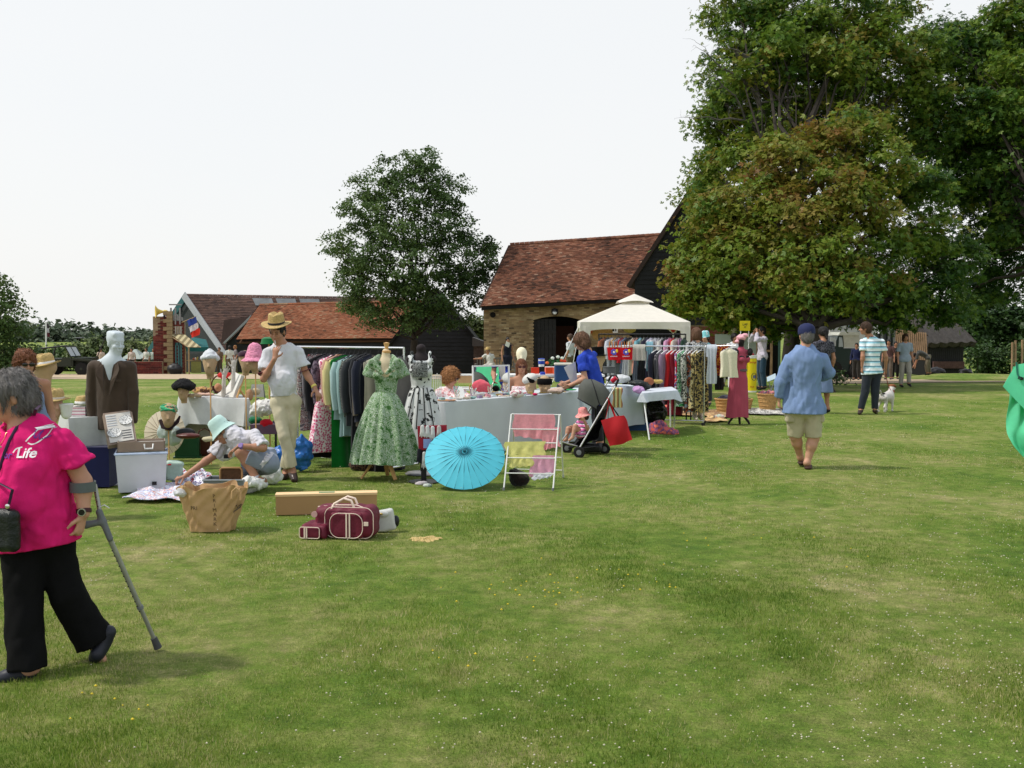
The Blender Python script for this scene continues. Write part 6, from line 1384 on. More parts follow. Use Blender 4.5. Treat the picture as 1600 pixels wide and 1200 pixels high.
# --- rail 3 chrome, right ---
a,b=at(986,0,18.2),at(1106,0,17.9);z3=1.65-24/F*18.0
r3=rail('chrome clothes rail on castors nearest the long pink dress form',a,b,z3,CHROME,base_z=.075)
R3=[(1012,'light grey striped towel folded over the chrome rail',None),]
R3=[(1030,'dark navy suit jacket on the chrome rail','jacket',.85,cloth(36,36,52),.9,.5),(1038,'grey pinstripe jacket with pink lining on the chrome rail','jacket',.95,print_('pinst',[(60,60,64),(60,60,64),(120,115,118)],'sx',40),1,.5),(1047,'mauve grey coat on the chrome rail','coat',1.02,cloth(140,118,140),1,.5),
      (1055,'bright red dress on the chrome rail','dress',.95,cloth(200,30,35),1.1,0),(1061,'deep crimson long dress on the chrome rail','dress',1.2,cloth(120,15,35),1.2,0),(1067,'red white and blue print dress on the chrome rail','dress',.95,print_('rwb',[(200,30,45),(60,70,150),(225,215,215),(200,30,45)],sc=14),1.1,0),
      (1073,'green and white print dress on the chrome rail','dress',1.05,print_('gw',[(30,130,70),(205,215,205),(60,160,90)],sc=18),1.1,0),(1080,'black and white print coat on the chrome rail','coat',.95,print_('bwc',[(30,32,30),(190,192,180),(60,62,58)],sc=20),1,.5),(1087,'dark floral dress with orange hem on the chrome rail','dress',1.15,print_('dfo',[(35,34,34),(150,80,50),(30,30,32),(120,130,140)],sc=16),1.0,0),
      (1094,'yellow rose print dress, last wide garment on the chrome rail','dress',1.08,print_('yrose',[(60,55,40),(205,180,110),(150,150,120),(225,205,150),(50,50,42)],sc=13),1.1,0),(1101,'black floral scarf dress at the right end of the chrome rail','dress',1.15,print_('bfl',[(28,26,26),(170,150,90),(35,32,30)],sc=15),1.0,0)]
for i,(px,lb,cat,L,m,fl,sl) in enumerate(R3):
    t=(px-986)/120;p=a.lerp(b,t);p.z=z3;garment(lb,cat,p,L,m,50+random.uniform(-8,8),.2,fl,sl,.05,seed=i+50,group='clothes on the chrome rail',hm=WHITEM)
def over_rail(name,label,cat,px0,px1,d,L,m,back=.7,ztop=None,R=.02,folds=.012):
    zt=ztop if ztop is not None else z3+.018;x0,x1=ax_(px0,d),ax_(px1,d)
    def f(u,v):
        x=x0+(x1-x0)*u;s_=v*(L*(1+back))-L*back;fo=folds*sin(u*17+1)*min(1,abs(s_)*4)
        if abs(s_) < R*1.5:a_=s_/(R*1.5);return V((x,d-R*a_+fo,zt+R*(1-a_*a_)*.6))
        return V((x+.02*sin(9*v)*(u-.5),d-(R+fo+.02)*(1 if s_ > 0 else -1),zt-abs(s_)))
    mb=MB();mb.sheet(f,22,22,.006);return one(name,label,cat,mb,m,at(px0,541,d),True)
RED=cloth(205,20,30); 
for k,(x0,x1) in enumerate(((949,968),(968,987))):      # two red bags with flower emblem
    lb=['red shopping bag with blue and yellow flower, left of the pair on the rail','red shopping bag with blue and yellow flower, right of the pair on the rail'][k]
    d=17.6;T=thing('shopping_bag',lb,'bag',at((x0+x1)/2,562,d),group='red flower bags hanging together')
    P=[at(x0+.3,543,d),at(x1-.3,543,d),at(x1-1,563-k,d),at(x0+2.5,562,d)]
    mb=MB();mb.sheet(lambda u,v:P[0].lerp(P[1],u).lerp(P[3].lerp(P[2],u),v)+V((0,-.02*sin(pi*u),0)),8,8,.05);obj('pouch',mb,RED,T,True)
    c=at((x0+x1)/2,550,d-.04)
    for j in range(7):q=2*pi*j/7;obj('petal',ellm(c+V((.038*cos(q),-.075,.038*sin(q))),(.018,.004,.018),None,8,5),mat('petal_blue',sr(70,90,190)),T)
    obj('flower_centre',ellm(c+V((.0,-.085,0)),(.018,.005,.018),None,8,5),mat('petal_white',sr(235,235,230)),T);obj('sun_motif',ellm(c+V((.05,-.078,.02)),(.022,.005,.03),None,8,5),mat('petal_yellow',sr(240,190,40)),T)
    mb=MB();[mb.box(c+V((-.05+.02*j,-.072,-.075+.004*(j % 2))),(.011,.004,.016)) for j in range(6)];obj('lettering',mb,WPR,T,kind='stuff')
    for j in (-1,1):q=at((x0+x1)/2+j*4,543,d);obj('handle',MB().tube([q+V((-.03,0,-.01)),q+V((-.02,0,.10)),q+V((.02,0,.10)),q+V((.03,0,-.01))],.008,6),cloth(190,120,60),T,True)
obj('hook_rail',MB().cyl(at(948,541.5,17.75),at(986,541.2,18.15),.012),WHITEM,r3,True)
over_rail('towel','light grey textured towel hung over the chrome rail','towel',988,1008,17.8,.26,cloth(185,182,172),1.0)
over_rail('trousers','black trousers hanging below the grey towel','trousers',996,1007,18.1,.62,cloth(24,24,30),.3,z3+.0)
over_rail('trousers','blue grey trousers hanging left of the black pair','trousers',989,996,18.15,.6,cloth(110,120,135),.3,z3-.0)
over_rail('skirt','white panel skirt hanging below the red flower bags','skirt',972,982,18.3,.6,cloth(205,210,215),.3,z3)
over_rail('dress','pale blue dress hanging between towel and navy jacket','dress',1010,1020,18.6,.52,cloth(130,175,190),.3,z3+.06)
over_rail('net_curtain','white cloth hanging at the right end of the chrome rail','cloth',1104,1119,17.7,.66,cloth(205,212,222),.3);over_rail('brown_scarf','dark brown cloth hanging beside the red and gold scarf','cloth',1111,1118,17.9,.5,cloth(60,40,38),.3,z3+.02)
SCF=print_('sari',[(120,18,28),(110,15,25),(190,120,40),(125,20,30)],sc=11);over_rail('sari_scarf','dark red scarf with gold leaf pattern beside the cream blouse','scarf',1115,1140,17.95,.52,SCF,.4,z3+.01)
over_rail('black_skirt','black skirt hanging below the red and gold scarf','skirt',1117,1130,18.2,.78,cloth(25,22,24),.2,z3)
garment('cream lace sleeveless blouse hung on a checked hanger before the pink form','blouse',V((ax_(1139,17.3),17.3,z3+.05)),.56,mat('cream_lace',sr(222,216,190),.9,var=.08,sc=40,bump=.4,bsc=120),8,.15,1.0,0,.04,hm=print_('chk',[(30,30,60),(220,220,230)],'vor',90))
obj('hook_rail',MB().cyl(V((b.x,b.y,z3)),V((ax_(1150,17.6),17.6,z3+.02)),.01),CHROME,r3,True)
# boots under the rail
BT=mat('cream_leather',sr(205,198,175),.45,var=.08,bump=.2)
for k,px in enumerate((1085,1094)):
    g=gp(px,657);s=SD();s.cone(g+V((0,.03,.33)),g+V((.01,.03,.10)),.062,.045,.03);s.cone(g+V((.01,.03,.07)),g+V((.02,-.13,.035)),.045,.032,.03);s.clip(g+V((0,0,.34)),(0,0,1));s.clip(g,(0,0,-1));sdobj('boot',s,.012,BT,None,g,['left boot of the cream leather pair under the chrome rail','right boot of the cream leather pair under the chrome rail'][k],'boot','pair of cream boots')
# --- dress forms ---
def torso_form(s,c,top,sc=1.0,g=1.0,f=V((0,-1,0)),neck=True):
    """mannequin torso hanging below neck point `top`"""
    z=lambda v:top+V((0,0,-v*sc));r=V((-f.y,f.x,0))
    s.cone(z(.16),z(.30),.122*g*sc,.11*g*sc,.05,sq=f,q=.68);s.cone(z(.30),z(.42),.105*g*sc,.088*g*sc,.05,sq=f,q=.8);s.cone(z(.42),z(.62),.095*g*sc,.15*g*sc,.06,sq=f,q=.72)
    s.cone(z(.10)+r*.13*sc,z(.10)-r*.13*sc,.045*sc,None,.05)
    for x in (-1,1):s.ell(z(.23)+f*.07*sc+r*x*.07*sc,(.062*sc,)*3,None,.04)
    if neck:s.cone(z(.10),z(-.02),.055*sc,.045*sc,.04)
# green print dress
d=11.3;GP=print_('green_leaf_print',[(62,104,50),(152,172,145),(84,124,70),(178,190,174),(84,122,62),(140,160,138)],sc=15);g=gp(597,748);g=V((ax_(598,d),d,0))
T=thing('dress_form','cream dress form on wooden tripod wearing a green leaf print full skirted dress','dress form',g);neck=at(603,553,d)
s=SD();torso_form(s,g,neck,.95);sdobj('torso',s,.012,mat('calico',sr(205,190,160),.9),T)
obj('neck_cap',MB().lathe([(.045,-.01),(.05,0),(.046,.015),(.025,.022),(.02,.05),(.03,.085),(.034,.1),(.005,.108)],at(604,550,d),18),PINE,T,True)
obj('post',MB().cyl(g+V((.0,0,.18)),g+V((0,0,.9)),.02),PINE,T,True)
for dx,dy in ((-.24,-.05),(.15,-.14),(.02,.22)):obj('leg',MB().tube([g+V((0,0,.30)),g+V((dx*.35,dy*.35,.27)),g+V((dx*.7,dy*.7,.12)),g+V((dx,dy,.02))],[.028,.028,.025,.022],10,sq=.6),PINE,T,True)
DR=thing('print_dress','green and white leaf print 1950s dress with wide collar and full skirt','dress',g+V((0,0,.3)))
s=SD();torso_form(s,g,neck,1.0,1.08,neck=False)
for x in (-1,1):s.cone(neck+V((x*.15,0,-.12)),neck+V((x*.205,-.01,-.25)),.062,.068,.03,cut=True); 
s.ell(neck+V((0,-.1,-.12)),(.05,.09,.14),None,.01,sub=True);s.ell(neck+V((0,-.0,.0)),(.08,.08,.09),None,.01,sub=True);s.clip(neck+V((0,0,-.42)),(0,0,-1));s.clip(neck+V((0,0,-.27)),(0,0,-1)) if False else None
s.noise(.006,16,3);sdobj('bodice',s,.011,GP,DR)
s=SD()
for x in (-1,1):s.cone(neck+V((x*.07,-.02,-.02)),neck+V((x*.13,-.1,-.10)),.024,.05,.02,sq=(0,1,.3),q=.35);s.cone(neck+V((x*.13,-.1,-.10)),neck+V((x*.025,-.145,-.21)),.05,.02,.02,sq=(0,1,.3),q=.35)
sdobj('collar',s,.009,GP,DR);obj('belt',MB().lathe([(.1,-.018),(.112,-.015),(.112,.015),(.1,.018)],neck+V((0,0,-.415)),28,sy=.82),GP,DR,True)
def skirt(nm,c,r0,r1,z0,z1,m,par,folds=11,amp=.035,sy=.85,lean=0,seed=0,rows=22):
    rd=random.Random(seed);ph=[rd.uniform(0,6) for _ in range(5)]
    def fn(u,v):
        q=2*pi*u;e=v ** .62 if r1 > 1.6*r0 else v;r=r0+(r1-r0)*e;w_=sin(folds*q+ph[0]+.6*sin(2*q+ph[1])+v*.8)*.65+sin((folds*1.7 // 1)*q+ph[2])*.35
        r += amp*w_*min(1,v*1.6) ** 1.2
        return V((c.x+r*cos(q)+lean*v,c.y+r*sin(q)*sy,z0+(z1-z0)*v+.01*sin(3*q+ph[3])*v))
    mb=MB();mb.sheet(fn,150,rows,.006);return obj(nm,mb,m,par,True,auto=80)
skirt('skirt',at(597,0,d),.085,.36,neck.z-.41,at(0,722,d).z,GP,DR,12,.042,.85,seed=4)
# toile dress on black form
d=11.75;g=V((ax_(659,d),d,0));TOI=print_('toile_print',[(205,208,208),(205,208,208),(205,208,208),(205,208,208),(205,208,208),(45,48,48)],sc=13)
T=thing('dress_form','black headless dress form wearing the white square necked dress','dress form',g);neck=at(658,548,d);BF=mat('black_form',(.018,.012,.014),.8)
s=SD();torso_form(s,g,neck,.98);s.ell(neck+V((0,0,.03)),(.052,.05,.045),None,.03);sdobj('torso',s,.012,BF,T);obj('post',MB().cyl(g,g+V((0,0,.9)),.022),BLACKP,T,True)
obj('base_plate',MB().lathe([(.19,0),(.2,.008),(.18,.022),(.03,.035)],g,28),mat('steel_plate',(.3,.3,.3),.4,.6),T,True)
DR=thing('print_dress','white sleeveless dress with black toile pictures and piping','dress',g+V((0,0,.5)));s=SD();torso_form(s,g,neck,1.0,1.07,neck=False)
s.box(neck+V((0,0,.0)),(.085,.3,.105),None,.01,.01,sub=True);s.clip(neck+V((0,0,-.43)),(0,0,-1));s.noise(.004,14,4)
for x in (-1,1):s.ell(neck+V((x*.20,0,-.12)),(.055,.2,.10),None,.01,sub=True)
for x in (-1,1):s.cone(neck+V((x*.105,-.03,-.02)),neck+V((x*.10,-.09,-.13)),.02,.022,.01)
sdobj('bodice',s,.011,TOI,DR);skirt('skirt',g,.105,.24,neck.z-.42,at(0,668,d).z,TOI,DR,8,.02,.8,seed=9)
PIP=mat('black_piping',(.012,.012,.012),.8)
for q in (-2.25,-1.75,-1.35,-.95):obj('piping',MB().tube([V((g.x+(.112+.15*t ** .8)*cos(q),d+(.112+.15*t ** .8)*.8*sin(q)-.016,neck.z-.42+(at(0,668,d).z-neck.z+.42)*t)) for t in (0,.2,.4,.6,.8,1)],.006,6),PIP,DR,True)
mb=MB();rdm=random.Random(3);c=neck+V((.0,-.13,-.24));mb2=obj('toile_picture',MB().sheet(lambda u,v:neck+V(((u-.5)*.17,-.118-.035*cos((u-.5)*2.4)-.012*sin(pi*v),-.13-.17*v)),12,10,.003),print_('toile_dark',[(50,52,52),(170,172,172),(40,42,42),(120,122,122)],sc=45),DR,True)
obj('belt',MB().lathe([(.095,-.012),(.118,-.01),(.118,.01),(.095,.012)],neck+V((0,0,-.42)),28,sy=.82),TOI,DR,True)
# suit jacket mannequin
d=11.0;g=V((ax_(172,d),d,0));T=thing('mannequin','white male mannequin head and torso with square hair, wearing the brown jacket','mannequin',g);MW=mat('mannequin_white',(.52,.58,.62),.45,var=.03)
J=pose(g,1.72,205);J['H']=at(181,536,d);J['hf']=V((.72,-.62,-.12)).normalized();J['N']=at(175,556,d);s=SD();Lh,Rh,hh=headparts(s,J,1.06);s.ell(Lh(0,-.02,.05),(.08,.1,.07),Rh,.03);s.box(Lh(0,-.015,.095),(.062,.085,.022),Rh,.02,.03)
s.cone(J['H']-V((0,0,.07)),J['N']-V((0,0,.10)),.058,.07,.03);s.cone(J['N']+V((0,-.02,-.1)),J['N']-V((0,0,.6)),.12,.13,.05,sq=(0,1,0),q=.7);s.cone(J['N']+V((-.13,0,-.08)),J['N']+V((.13,0,-.08)),.04,None,.05);sdobj('body',s,.009,MW,T)
obj('stand',MB().cyl(g,J['N']-V((0,0,.5)),.025),WHITEM,T,True);obj('base_plate',MB().lathe([(.17,0),(.18,.01),(.03,.03)],g,24),WHITEM,T,True)
JK=thing('suit_jacket','dark brown suit jacket hanging open on the white mannequin','jacket',g+V((0,0,.7)));s=SD();n=J['N']+V((0,0,.01));BR=mat('brown_wool',(.055,.036,.024),.9,var=.1,bump=.2,bsc=160,sheen=.15)
s.cone(n+V((-.185,0,-.125)),n+V((.185,0,-.125)),.062,None,.04);s.cone(n+V((0,0,-.2)),n+V((0,0,-.5)),.185,.17,.06,sq=(0,1,0),q=.62);s.cone(n+V((0,0,-.5)),n+V((0,0,-.82)),.17,.205,.06,sq=(0,1,0),q=.6)
for x in (-1,1):s.cone(n+V((x*.20,0,-.14)),n+V((x*.225,-.01,-.40)),.066,.06,.03);s.cone(n+V((x*.225,-.01,-.40)),n+V((x*.222,-.03,-.70)),.058,.05,.02);s.ell(n+V((x*.222,-.03,-.78)),(.045,.045,.05),None,.01,sub=True)
s.clip(n+V((0,0,-.80)),(0,0,-1));s.cone(n+V((.0,-.1,-.04)),n+V((.01,-.16,-.36)),.05,.006,.01,sub=True,sq=(0,1,0),q=2.2);s.ell(n+V((0,0,0)),(.068,.1,.08),None,.02,sub=True);s.cone(n+V((.01,-.18,-.42)),n+V((.02,-.2,-.85)),.012,.03,.005,sub=True);s.noise(.006,9,6,(1,1,.4));sdobj('shell',s,.009,BR,JK)
for x in (-1,1):
    pts=[n+V((x*.075,-.04,-.035)),n+V((x*.125,-.125,-.15)),n+V((x*.115,-.15,-.2)),n+V((x*.025,-.165,-.43)),n+V((x*.04,-.15,-.28)),n+V((x*.055,-.09,-.1))];obj('lapel',MB().poly(pts,.008,V((0,-1,0))),BR,JK)
obj('breast_pocket',MB().box(n+V((.10,-.142,-.27)),(.075,.008,.02),RY(.08)),BR,JK)
# long pink dress form with headscarf
d=17.8;g=gp(1155,663);d=g.y;T=thing('dress_form','black full length dress form with pink headscarf, wearing the long rose dress','dress form',g);nk=at(1158,541,d)
s=SD();torso_form(s,g,nk,.95,.92,V((.6,-.8,0)));s.ell(nk+V((0,0,.10)),(.06,.075,.09),None,.03)
for x in (-1,1):s.ell(nk+V((x*.15,-.04,-.1)),(.05,.05,.07),None,.02)
sdobj('torso',s,.014,BF,T)
for dx in (-.2,.17,.0):obj('leg',MB().tube([g+V((0,.02,.16)),g+V((dx*.5,0,.14)),g+V((dx*.9,-.03,.05)),g+V((dx,-.05,.01))],[.02,.022,.022,.018],8),BF,T,True)
ROSE=mat('rose_knit',sr(168,72,92),.9,var=.08,bump=.25,bsc=90);DR=thing('long_dress','long sleeveless rose pink dress reaching nearly to the grass','dress',g+V((0,0,.2)))
s=SD();torso_form(s,g,nk,1.0,1.0,V((.6,-.8,0)),neck=True);s.clip(nk+V((0,0,.0)),(0,0,1));s.ell(nk+V((-.125,-.12,-.10)),(.06,.09,.075),None,.01,sub=True);s.clip(nk+V((0,0,-.58)),(0,0,-1));sdobj('bodice',s,.014,ROSE,DR);skirt('skirt',g+V((-.02,0,0)),.15,.185,nk.z-.56,.13,ROSE,DR,7,.012,.8,seed=5,lean=-.02)
obj('armhole',ellm(nk+V((-.125,-.10,-.10)),(.055,.05,.07)),BF,T,True)
s=SD();s.ell(nk+V((0,0,.15)),(.085,.09,.06),None,.02);s.ell(nk+V((.06,-.03,.19)),(.06,.05,.04),None,.02);s.ell(nk+V((-.07,.0,.08)),(.05,.06,.035),None,.02);s.noise(.008,22,3);sdobj('headscarf',s,.012,mat('pink_satin',sr(225,165,175),.5,var=.08),None,nk+V((0,0,.1)),'pale pink satin headscarf tied on the black dress form','headscarf')
obj('belt',MB().lathe([(.09,-.025),(.108,-.02),(.108,.02),(.09,.025)],nk+V((0,0,-.42)),24,sy=.9),mat('grey_belt',(.12,.09,.10),.6),DR,True)
# --- display heads and hats ---
def dhead(label,px,py,d,yaw=0,sc=1.0,m=LINEN,stick=True,zfoot=0.0):
    c=at(px,py,d);T=thing('hat_stand',label,'display head',c-V((0,0,.17*sc)));R=RZ(radians(yaw));q=lambda x,y,z:c+R @ V((x*sc,y*sc,z*sc));s=SD()
    s.ell(q(0,.01,.03),(.078*sc,.095*sc,.095*sc),R,.03);s.ell(q(0,-.03,-.05),(.058*sc,.06*sc,.085*sc),R,.04);s.cone(q(0,-.085,-.01),q(0,-.1,-.035),.012*sc,.014*sc,.02);s.cone(q(0,.01,-.05),q(0,.01,-.18),.045*sc,.036*sc,.03);s.clip(q(0,0,-.17),(0,0,-1))
    sdobj('head',s,.01,m,T)
    if stick:obj('stick',MB().cyl(V((c.x,c.y,zfoot)),q(0,.02,-.15),.008,n=8),PINE,T,True)
    return c
def hat(label,c,m,prof,tilt=(0,0),name='hat',band=None,n=30,sy=1.08,cat='hat',fn=None):
    if prof is PAN:fn=lambda p,q,i:(p.x*(1-.12*max(0,(i-4)/3)),p.y,p.z+(.012*cos(2*q) if i < 2 else 0)-(.02*max(0,1-abs(p.x)/.03) if i > 4 else 0))
    R=RX(tilt[0]) @ RY(tilt[1]);T=thing(name,label,cat,c);obj('felt' if m is not STRAW else 'straw_body',MB().lathe(prof,c,n,R,sy=sy,fn=fn),m,T,True)
    if band:r_=[p for p in prof if 0 <= p[1] < .03];rr_=min(p[0] for p in prof if p[1] < .03 and p[0] > .05);obj('band',MB().lathe([(rr_*1.01,.0),(rr_*1.05,.004),(rr_*1.02,.03),(rr_*.97,.034)],c,n,R,sy=sy),band,T,True)
    return T
PAN=[(.15,.012),(.148,.004),(.1,-.004),(.092,.008),(.09,.07),(.078,.105),(.05,.115),(.02,.098),(.004,.096)]
c=dhead('linen display head under the straw trilby beside the auburn haired woman',71,578,10.4,-60,1.05,zfoot=.3);hat('straw trilby with white cord on the left display head',c+V((.0,0,.055)),STRAW,PAN,(.08,-.12),'straw_hat',WHITEM)
c=dhead('pinkish display head with straw hat low on the left table',85,632,10.2,40,1.0,cloth(205,160,140),zfoot=.5);hat('small straw hat with pale band on the lower display head',c+V((0,0,.05)),STRAW,PAN,(.05,.05),'straw_hat',cloth(215,205,190))
FUR=mat('black_fur_felt',(.008,.008,.009),.95,var=.3,bump=.8,bsc=60)
c=dhead('tan display head under the wide black fluffy hat',287,610,13.4,0,1.0,zfoot=.75);s=SD();s.ell(c+V((0,0,.055)),(.155,.16,.075),None,.03);s.ell(c+V((0,0,.10)),(.1,.1,.06),None,.03);s.ell(c+V((0,-.07,-.04)),(.085,.12,.10),None,.02,sub=True);s.noise(.006,40,4);sdobj('fur_hat',s,.009,FUR,None,c+V((0,0,.05)),'wide black fluffy hat on a display head at the white table','hat')
TUR=print_('turban_print',[(40,130,90),(70,170,120),(190,150,110),(30,100,80)],sc=16,st=(.4,1,1.6))
c=dhead('tan display head with bright green turban above the pale parasol',263,648,12.4,20,1.15,zfoot=.0);s=SD();s.ell(c+V((0,.02,.065)),(.105,.12,.07),RY(.15),.03);s.noise(.008,30,4,(.5,.5,2));sdobj('turban',s,.009,TUR,None,c+V((0,0,.08)),'green and tan patterned turban on the display head by the pale parasol','turban')
c=dhead('linen display head on a tall stick under the white cap',328,567,12.6,10,1.15,zfoot=.0);s=SD();s.ell(c+V((0,0,.075)),(.10,.115,.05),None,.03);s.ell(c+V((0,0,.11)),(.07,.08,.05),None,.03);s.ell(c+V((.0,0,.155)),(.03,.03,.02),None,.01);s.cone(c+V((-.09,0,.05)),c+V((.09,0,.05)),.03,None,.03);s.noise(.006,26,4);sdobj('gathered_cap',s,.009,cloth(215,220,225),None,c+V((0,0,.08)),'white gathered cap on the tall stick display head','cap')
c=dhead('linen display head under the fluffy pink bucket hat',398,562,12.8,-10,1.05,zfoot=.0);PF=mat('pink_fur',sr(232,150,180),.95,var=.2,sc=30,bump=.9,bsc=70)
s=SD();s.cone(c+V((0,0,.03)),c+V((0,0,.13)),.105,.085,.03);s.cone(c+V((0,0,-.01)),c+V((0,0,.03)),.165,.115,.02);s.clip(c+V((0,0,-.02)),(0,0,-1));s.ell(c+V((0,0,-.05)),(.14,.14,.05),None,.01,sub=True);s.noise(.006,45,6);sdobj('bucket_hat',s,.009,PF,None,c+V((0,0,.05)),'fluffy bright pink bucket hat left of the panama man','hat')
c=dhead('linen display head just left of the pink bucket hat',384,564,13.2,30,1.1,zfoot=.0);hat('small dark velvet hat behind the pink bucket hat',c+V((0,0,.07)),cloth(60,30,50),[(.095,-.01),(.1,0),(.095,.03),(.06,.06),(.004,.065)],(0,0))
c=at(420,535,13.4);hat('green felt hat peeping out beside the panama man',c,cloth(20,110,60),[(.11,-.02),(.1,.0),(.09,.05),(.05,.07),(.004,.072)],(0,0));obj('hat_stick',MB().cyl(V((c.x,c.y,0)),c,.01),PINE,None,world=False,origin=c) and None
o=[q for q in COL.objects if q.name == 'hat_stick'][0];setp(o,'thin wooden stick holding up the green felt hat','stick')
c=dhead('round cream display head on a stand above the seated woman',815,556,16.0,0,1.1,mat('cream_poly',sr(225,218,190),.8),zfoot=.3)
c=dhead('tan display head wearing the black and white hat on the jewellery table',829,599,14.6,-10,1.15,zfoot=.7,stick=False);s=SD();s.ell(c+V((-.01,.0,.065)),(.115,.13,.075),RY(-.35),.03);ch_o=sdobj('cloche_hat',s,.009,cloth(215,215,210),None,c+V((0,0,.07)),'white cloche hat with black swirl on a display head','hat')
obj('trim',ellm(c+V((-.005,-.085,.055)),(.07,.05,.042),RY(.5)),BLACKT,ch_o,True)
c=dhead('cream display head wearing the black pillbox hat on the jewellery table',851,603,14.8,10,1.2,zfoot=.7,stick=False);hat('black felt pillbox hat on the cream display head',c+V((0,0,.055)),BLACKT,[(.105,-.035),(.112,-.02),(.108,.04),(.09,.055),(.004,.06)])
c=dhead('display head wearing a tall black hat behind the woman in blue',936,562,15.9,-50,1.1,zfoot=.75);hat('tall black top hat behind the woman in blue',c+V((-.02,0,.07)),BLACKT,[(.15,-.01),(.15,0),(.1,.008),(.098,.10),(.104,.13),(.004,.132)],(0,-.05))
for px,py,m,lb in ((968,604,None,0),):pass
# --- tables ---
def table(label,P,zt,leg=True,m=WHITEM,name='trestle_table',tm=None,th=.03,foot=None):
    c=sum((V(p) for p in P),V((0,0,0)))/4;T=thing(name,label,'table',V((c.x,c.y,0)));obj('tabletop',MB().poly([V((p[0],p[1],zt-th)) for p in P],th,V((0,0,1))),tm or m,T)
    for i,p in enumerate(P):
        q=V((p[0],p[1],0)).lerp(V((c.x,c.y,0)),.08);f_=V((p[0],p[1],0)) if foot is None else foot[i];obj('leg',MB().cyl(V((f_.x,f_.y,0)).lerp(V((c.x,c.y,0)),.04),q+V((0,0,zt-th-.002)),.012,n=8),m,T,True)
    return T
def tcloth(label,P,zt,hems,m,name='tablecloth',amp=.02,fr=9,out=.03,cat='tablecloth',seed=0,grp=None):
    """cloth over a table: P corners anticlockwise seen from above, hems = height of the hem along each side"""
    rd=random.Random(seed);P=[V((p[0],p[1],0)) for p in P];c=sum(P,V((0,0,0)))/4;per=[]
    for i in range(4):
        a,b=P[i],P[(i+1) % 4];u=(b-a).normalized();n=V((u.y,-u.x,0));n=n if n.dot((a+b)/2-c) > 0 else -n;K=40;L=(b-a).length
        for k in range(K):t=k/K;h0,h1=hems[i],hems[(i+1) % 4];e=min(1,min(t,1-t)*7);prev=hems[i-1];hh=hems[i]*e+(1-e)*((hems[i]+(prev if t < .5 else h1))/2);per.append((a.lerp(b,t),n,hh,t*L,e))
    N=len(per);rows=9;vs=[];ph=rd.uniform(0,6)
    for j in range(rows):
        v=j/(rows-1)
        for p,n,hh,s_,e in per:
            o=out*v ** .6+amp*v*(sin(s_*fr+ph)+.5*sin(s_*fr*2.3+1))*e+.05*v*(1-e)
            z=zt+.004 if j == 0 else zt-(zt-hh)*v
            vs.append(p+n*(o+.012)+V((0,0,z)))
    fs=[(j*N+k,j*N+(k+1) % N,(j+1)*N+(k+1) % N,(j+1)*N+k) for j in range(rows-1) for k in range(N)];mb=MB();mb.add(vs,fs+[tuple(range(N-1,-1,-1))]);me=one(name,label,cat,mb,m,V((c.x,c.y,zt)),True,group=grp)
    return me
GC=mat('grey_cloth',sr(192,198,202),.9,var=.05,sc=3,bump=.1,bsc=100,sheen=.1);GC2=mat('grey_cloth_blue',sr(196,205,212),.9,var=.05,sc=3,bump=.1,bsc=100)
A1=V((ax_(693,12.85),12.85,0));B1=V((ax_(904,15.1),15.1,0));u=(B1-A1).normalized();n=V((-u.y,u.x,0));A2,B2=A1+n*.85,B1+n*.85;ZT=.75
table('long trestle table hidden by the grey cloth of the jewellery stall',[A1,B1,B2,A2],ZT);tcloth('pale grey cloth covering the long jewellery table to the ground',[A1,B1,B2,A2],ZT,[.04,.04,.3,.1],GC,amp=.013,fr=8,seed=2)
B1b=B1+u*.06;C1=V((ax_(1003,16.9),16.9,0));C2=C1+n*.9;B2b=B1b+n*.9
table('second trestle table under the light grey cloth right of the pushchair',[B1b,C1,C2,B2b],ZT);tcloth('light blue grey cloth on the table behind the pushchair',[B1b,C1,C2,B2b],ZT,[.12,.1,.3,.3],GC2,amp=.008,fr=4,seed=5)
over_rail('striped_runner','narrow gold green and red striped runner hanging down the grey cloth','runner',957,972,15.75,.30,print_('runner',[(190,170,110),(150,60,50),(120,150,100),(200,190,140)],'sx',16),.1,.77,.01,.004)
# small white folding table
P=[at(1003,618,15.6),at(1058,612,16.6),at(1050,600,17.4),at(1012,602,16.7)];P=[V((p.x,p.y,0)) for p in P];P=[V((ax_(1003,15.7),15.7,0)),V((ax_(1058,16.5),16.5,0)),V((ax_(1049,17.5),17.5,0)),V((ax_(1008,16.9),16.9,0))]
table('small folding table with thin metal legs under a short white cloth',P,.68,foot=[gp(1014,688),gp(1054,669),P[2],P[3]]);tcloth('short white cloth on the small folding table',P,.69,[.56,.45,.55,.55],cloth(205,212,222),amp=.012,fr=8,seed=8,name='white_cloth')
# left white table
P=[V((ax_(279,13.6),13.6,0)),V((ax_(387,13.3),13.3,0)),V((ax_(384,14.1),14.1,0)),V((ax_(284,14.4),14.4,0))]
table('folding table under the crumpled white cloth',P,.76);tcloth('crumpled white cloth on the table behind the crouching man',P,.765,[.42,.40,.4,.05],cloth(212,215,216),amp=.014,fr=9,seed=9,name='white_cloth')
one('white_board','off white panel filling the space under the crumpled white cloth','panel',MB().box(V((ax_(338,13.8),13.8,.3)),(.85,.03,.5)),cloth(205,202,192),V((ax_(338,13.8),13.8,.05)))
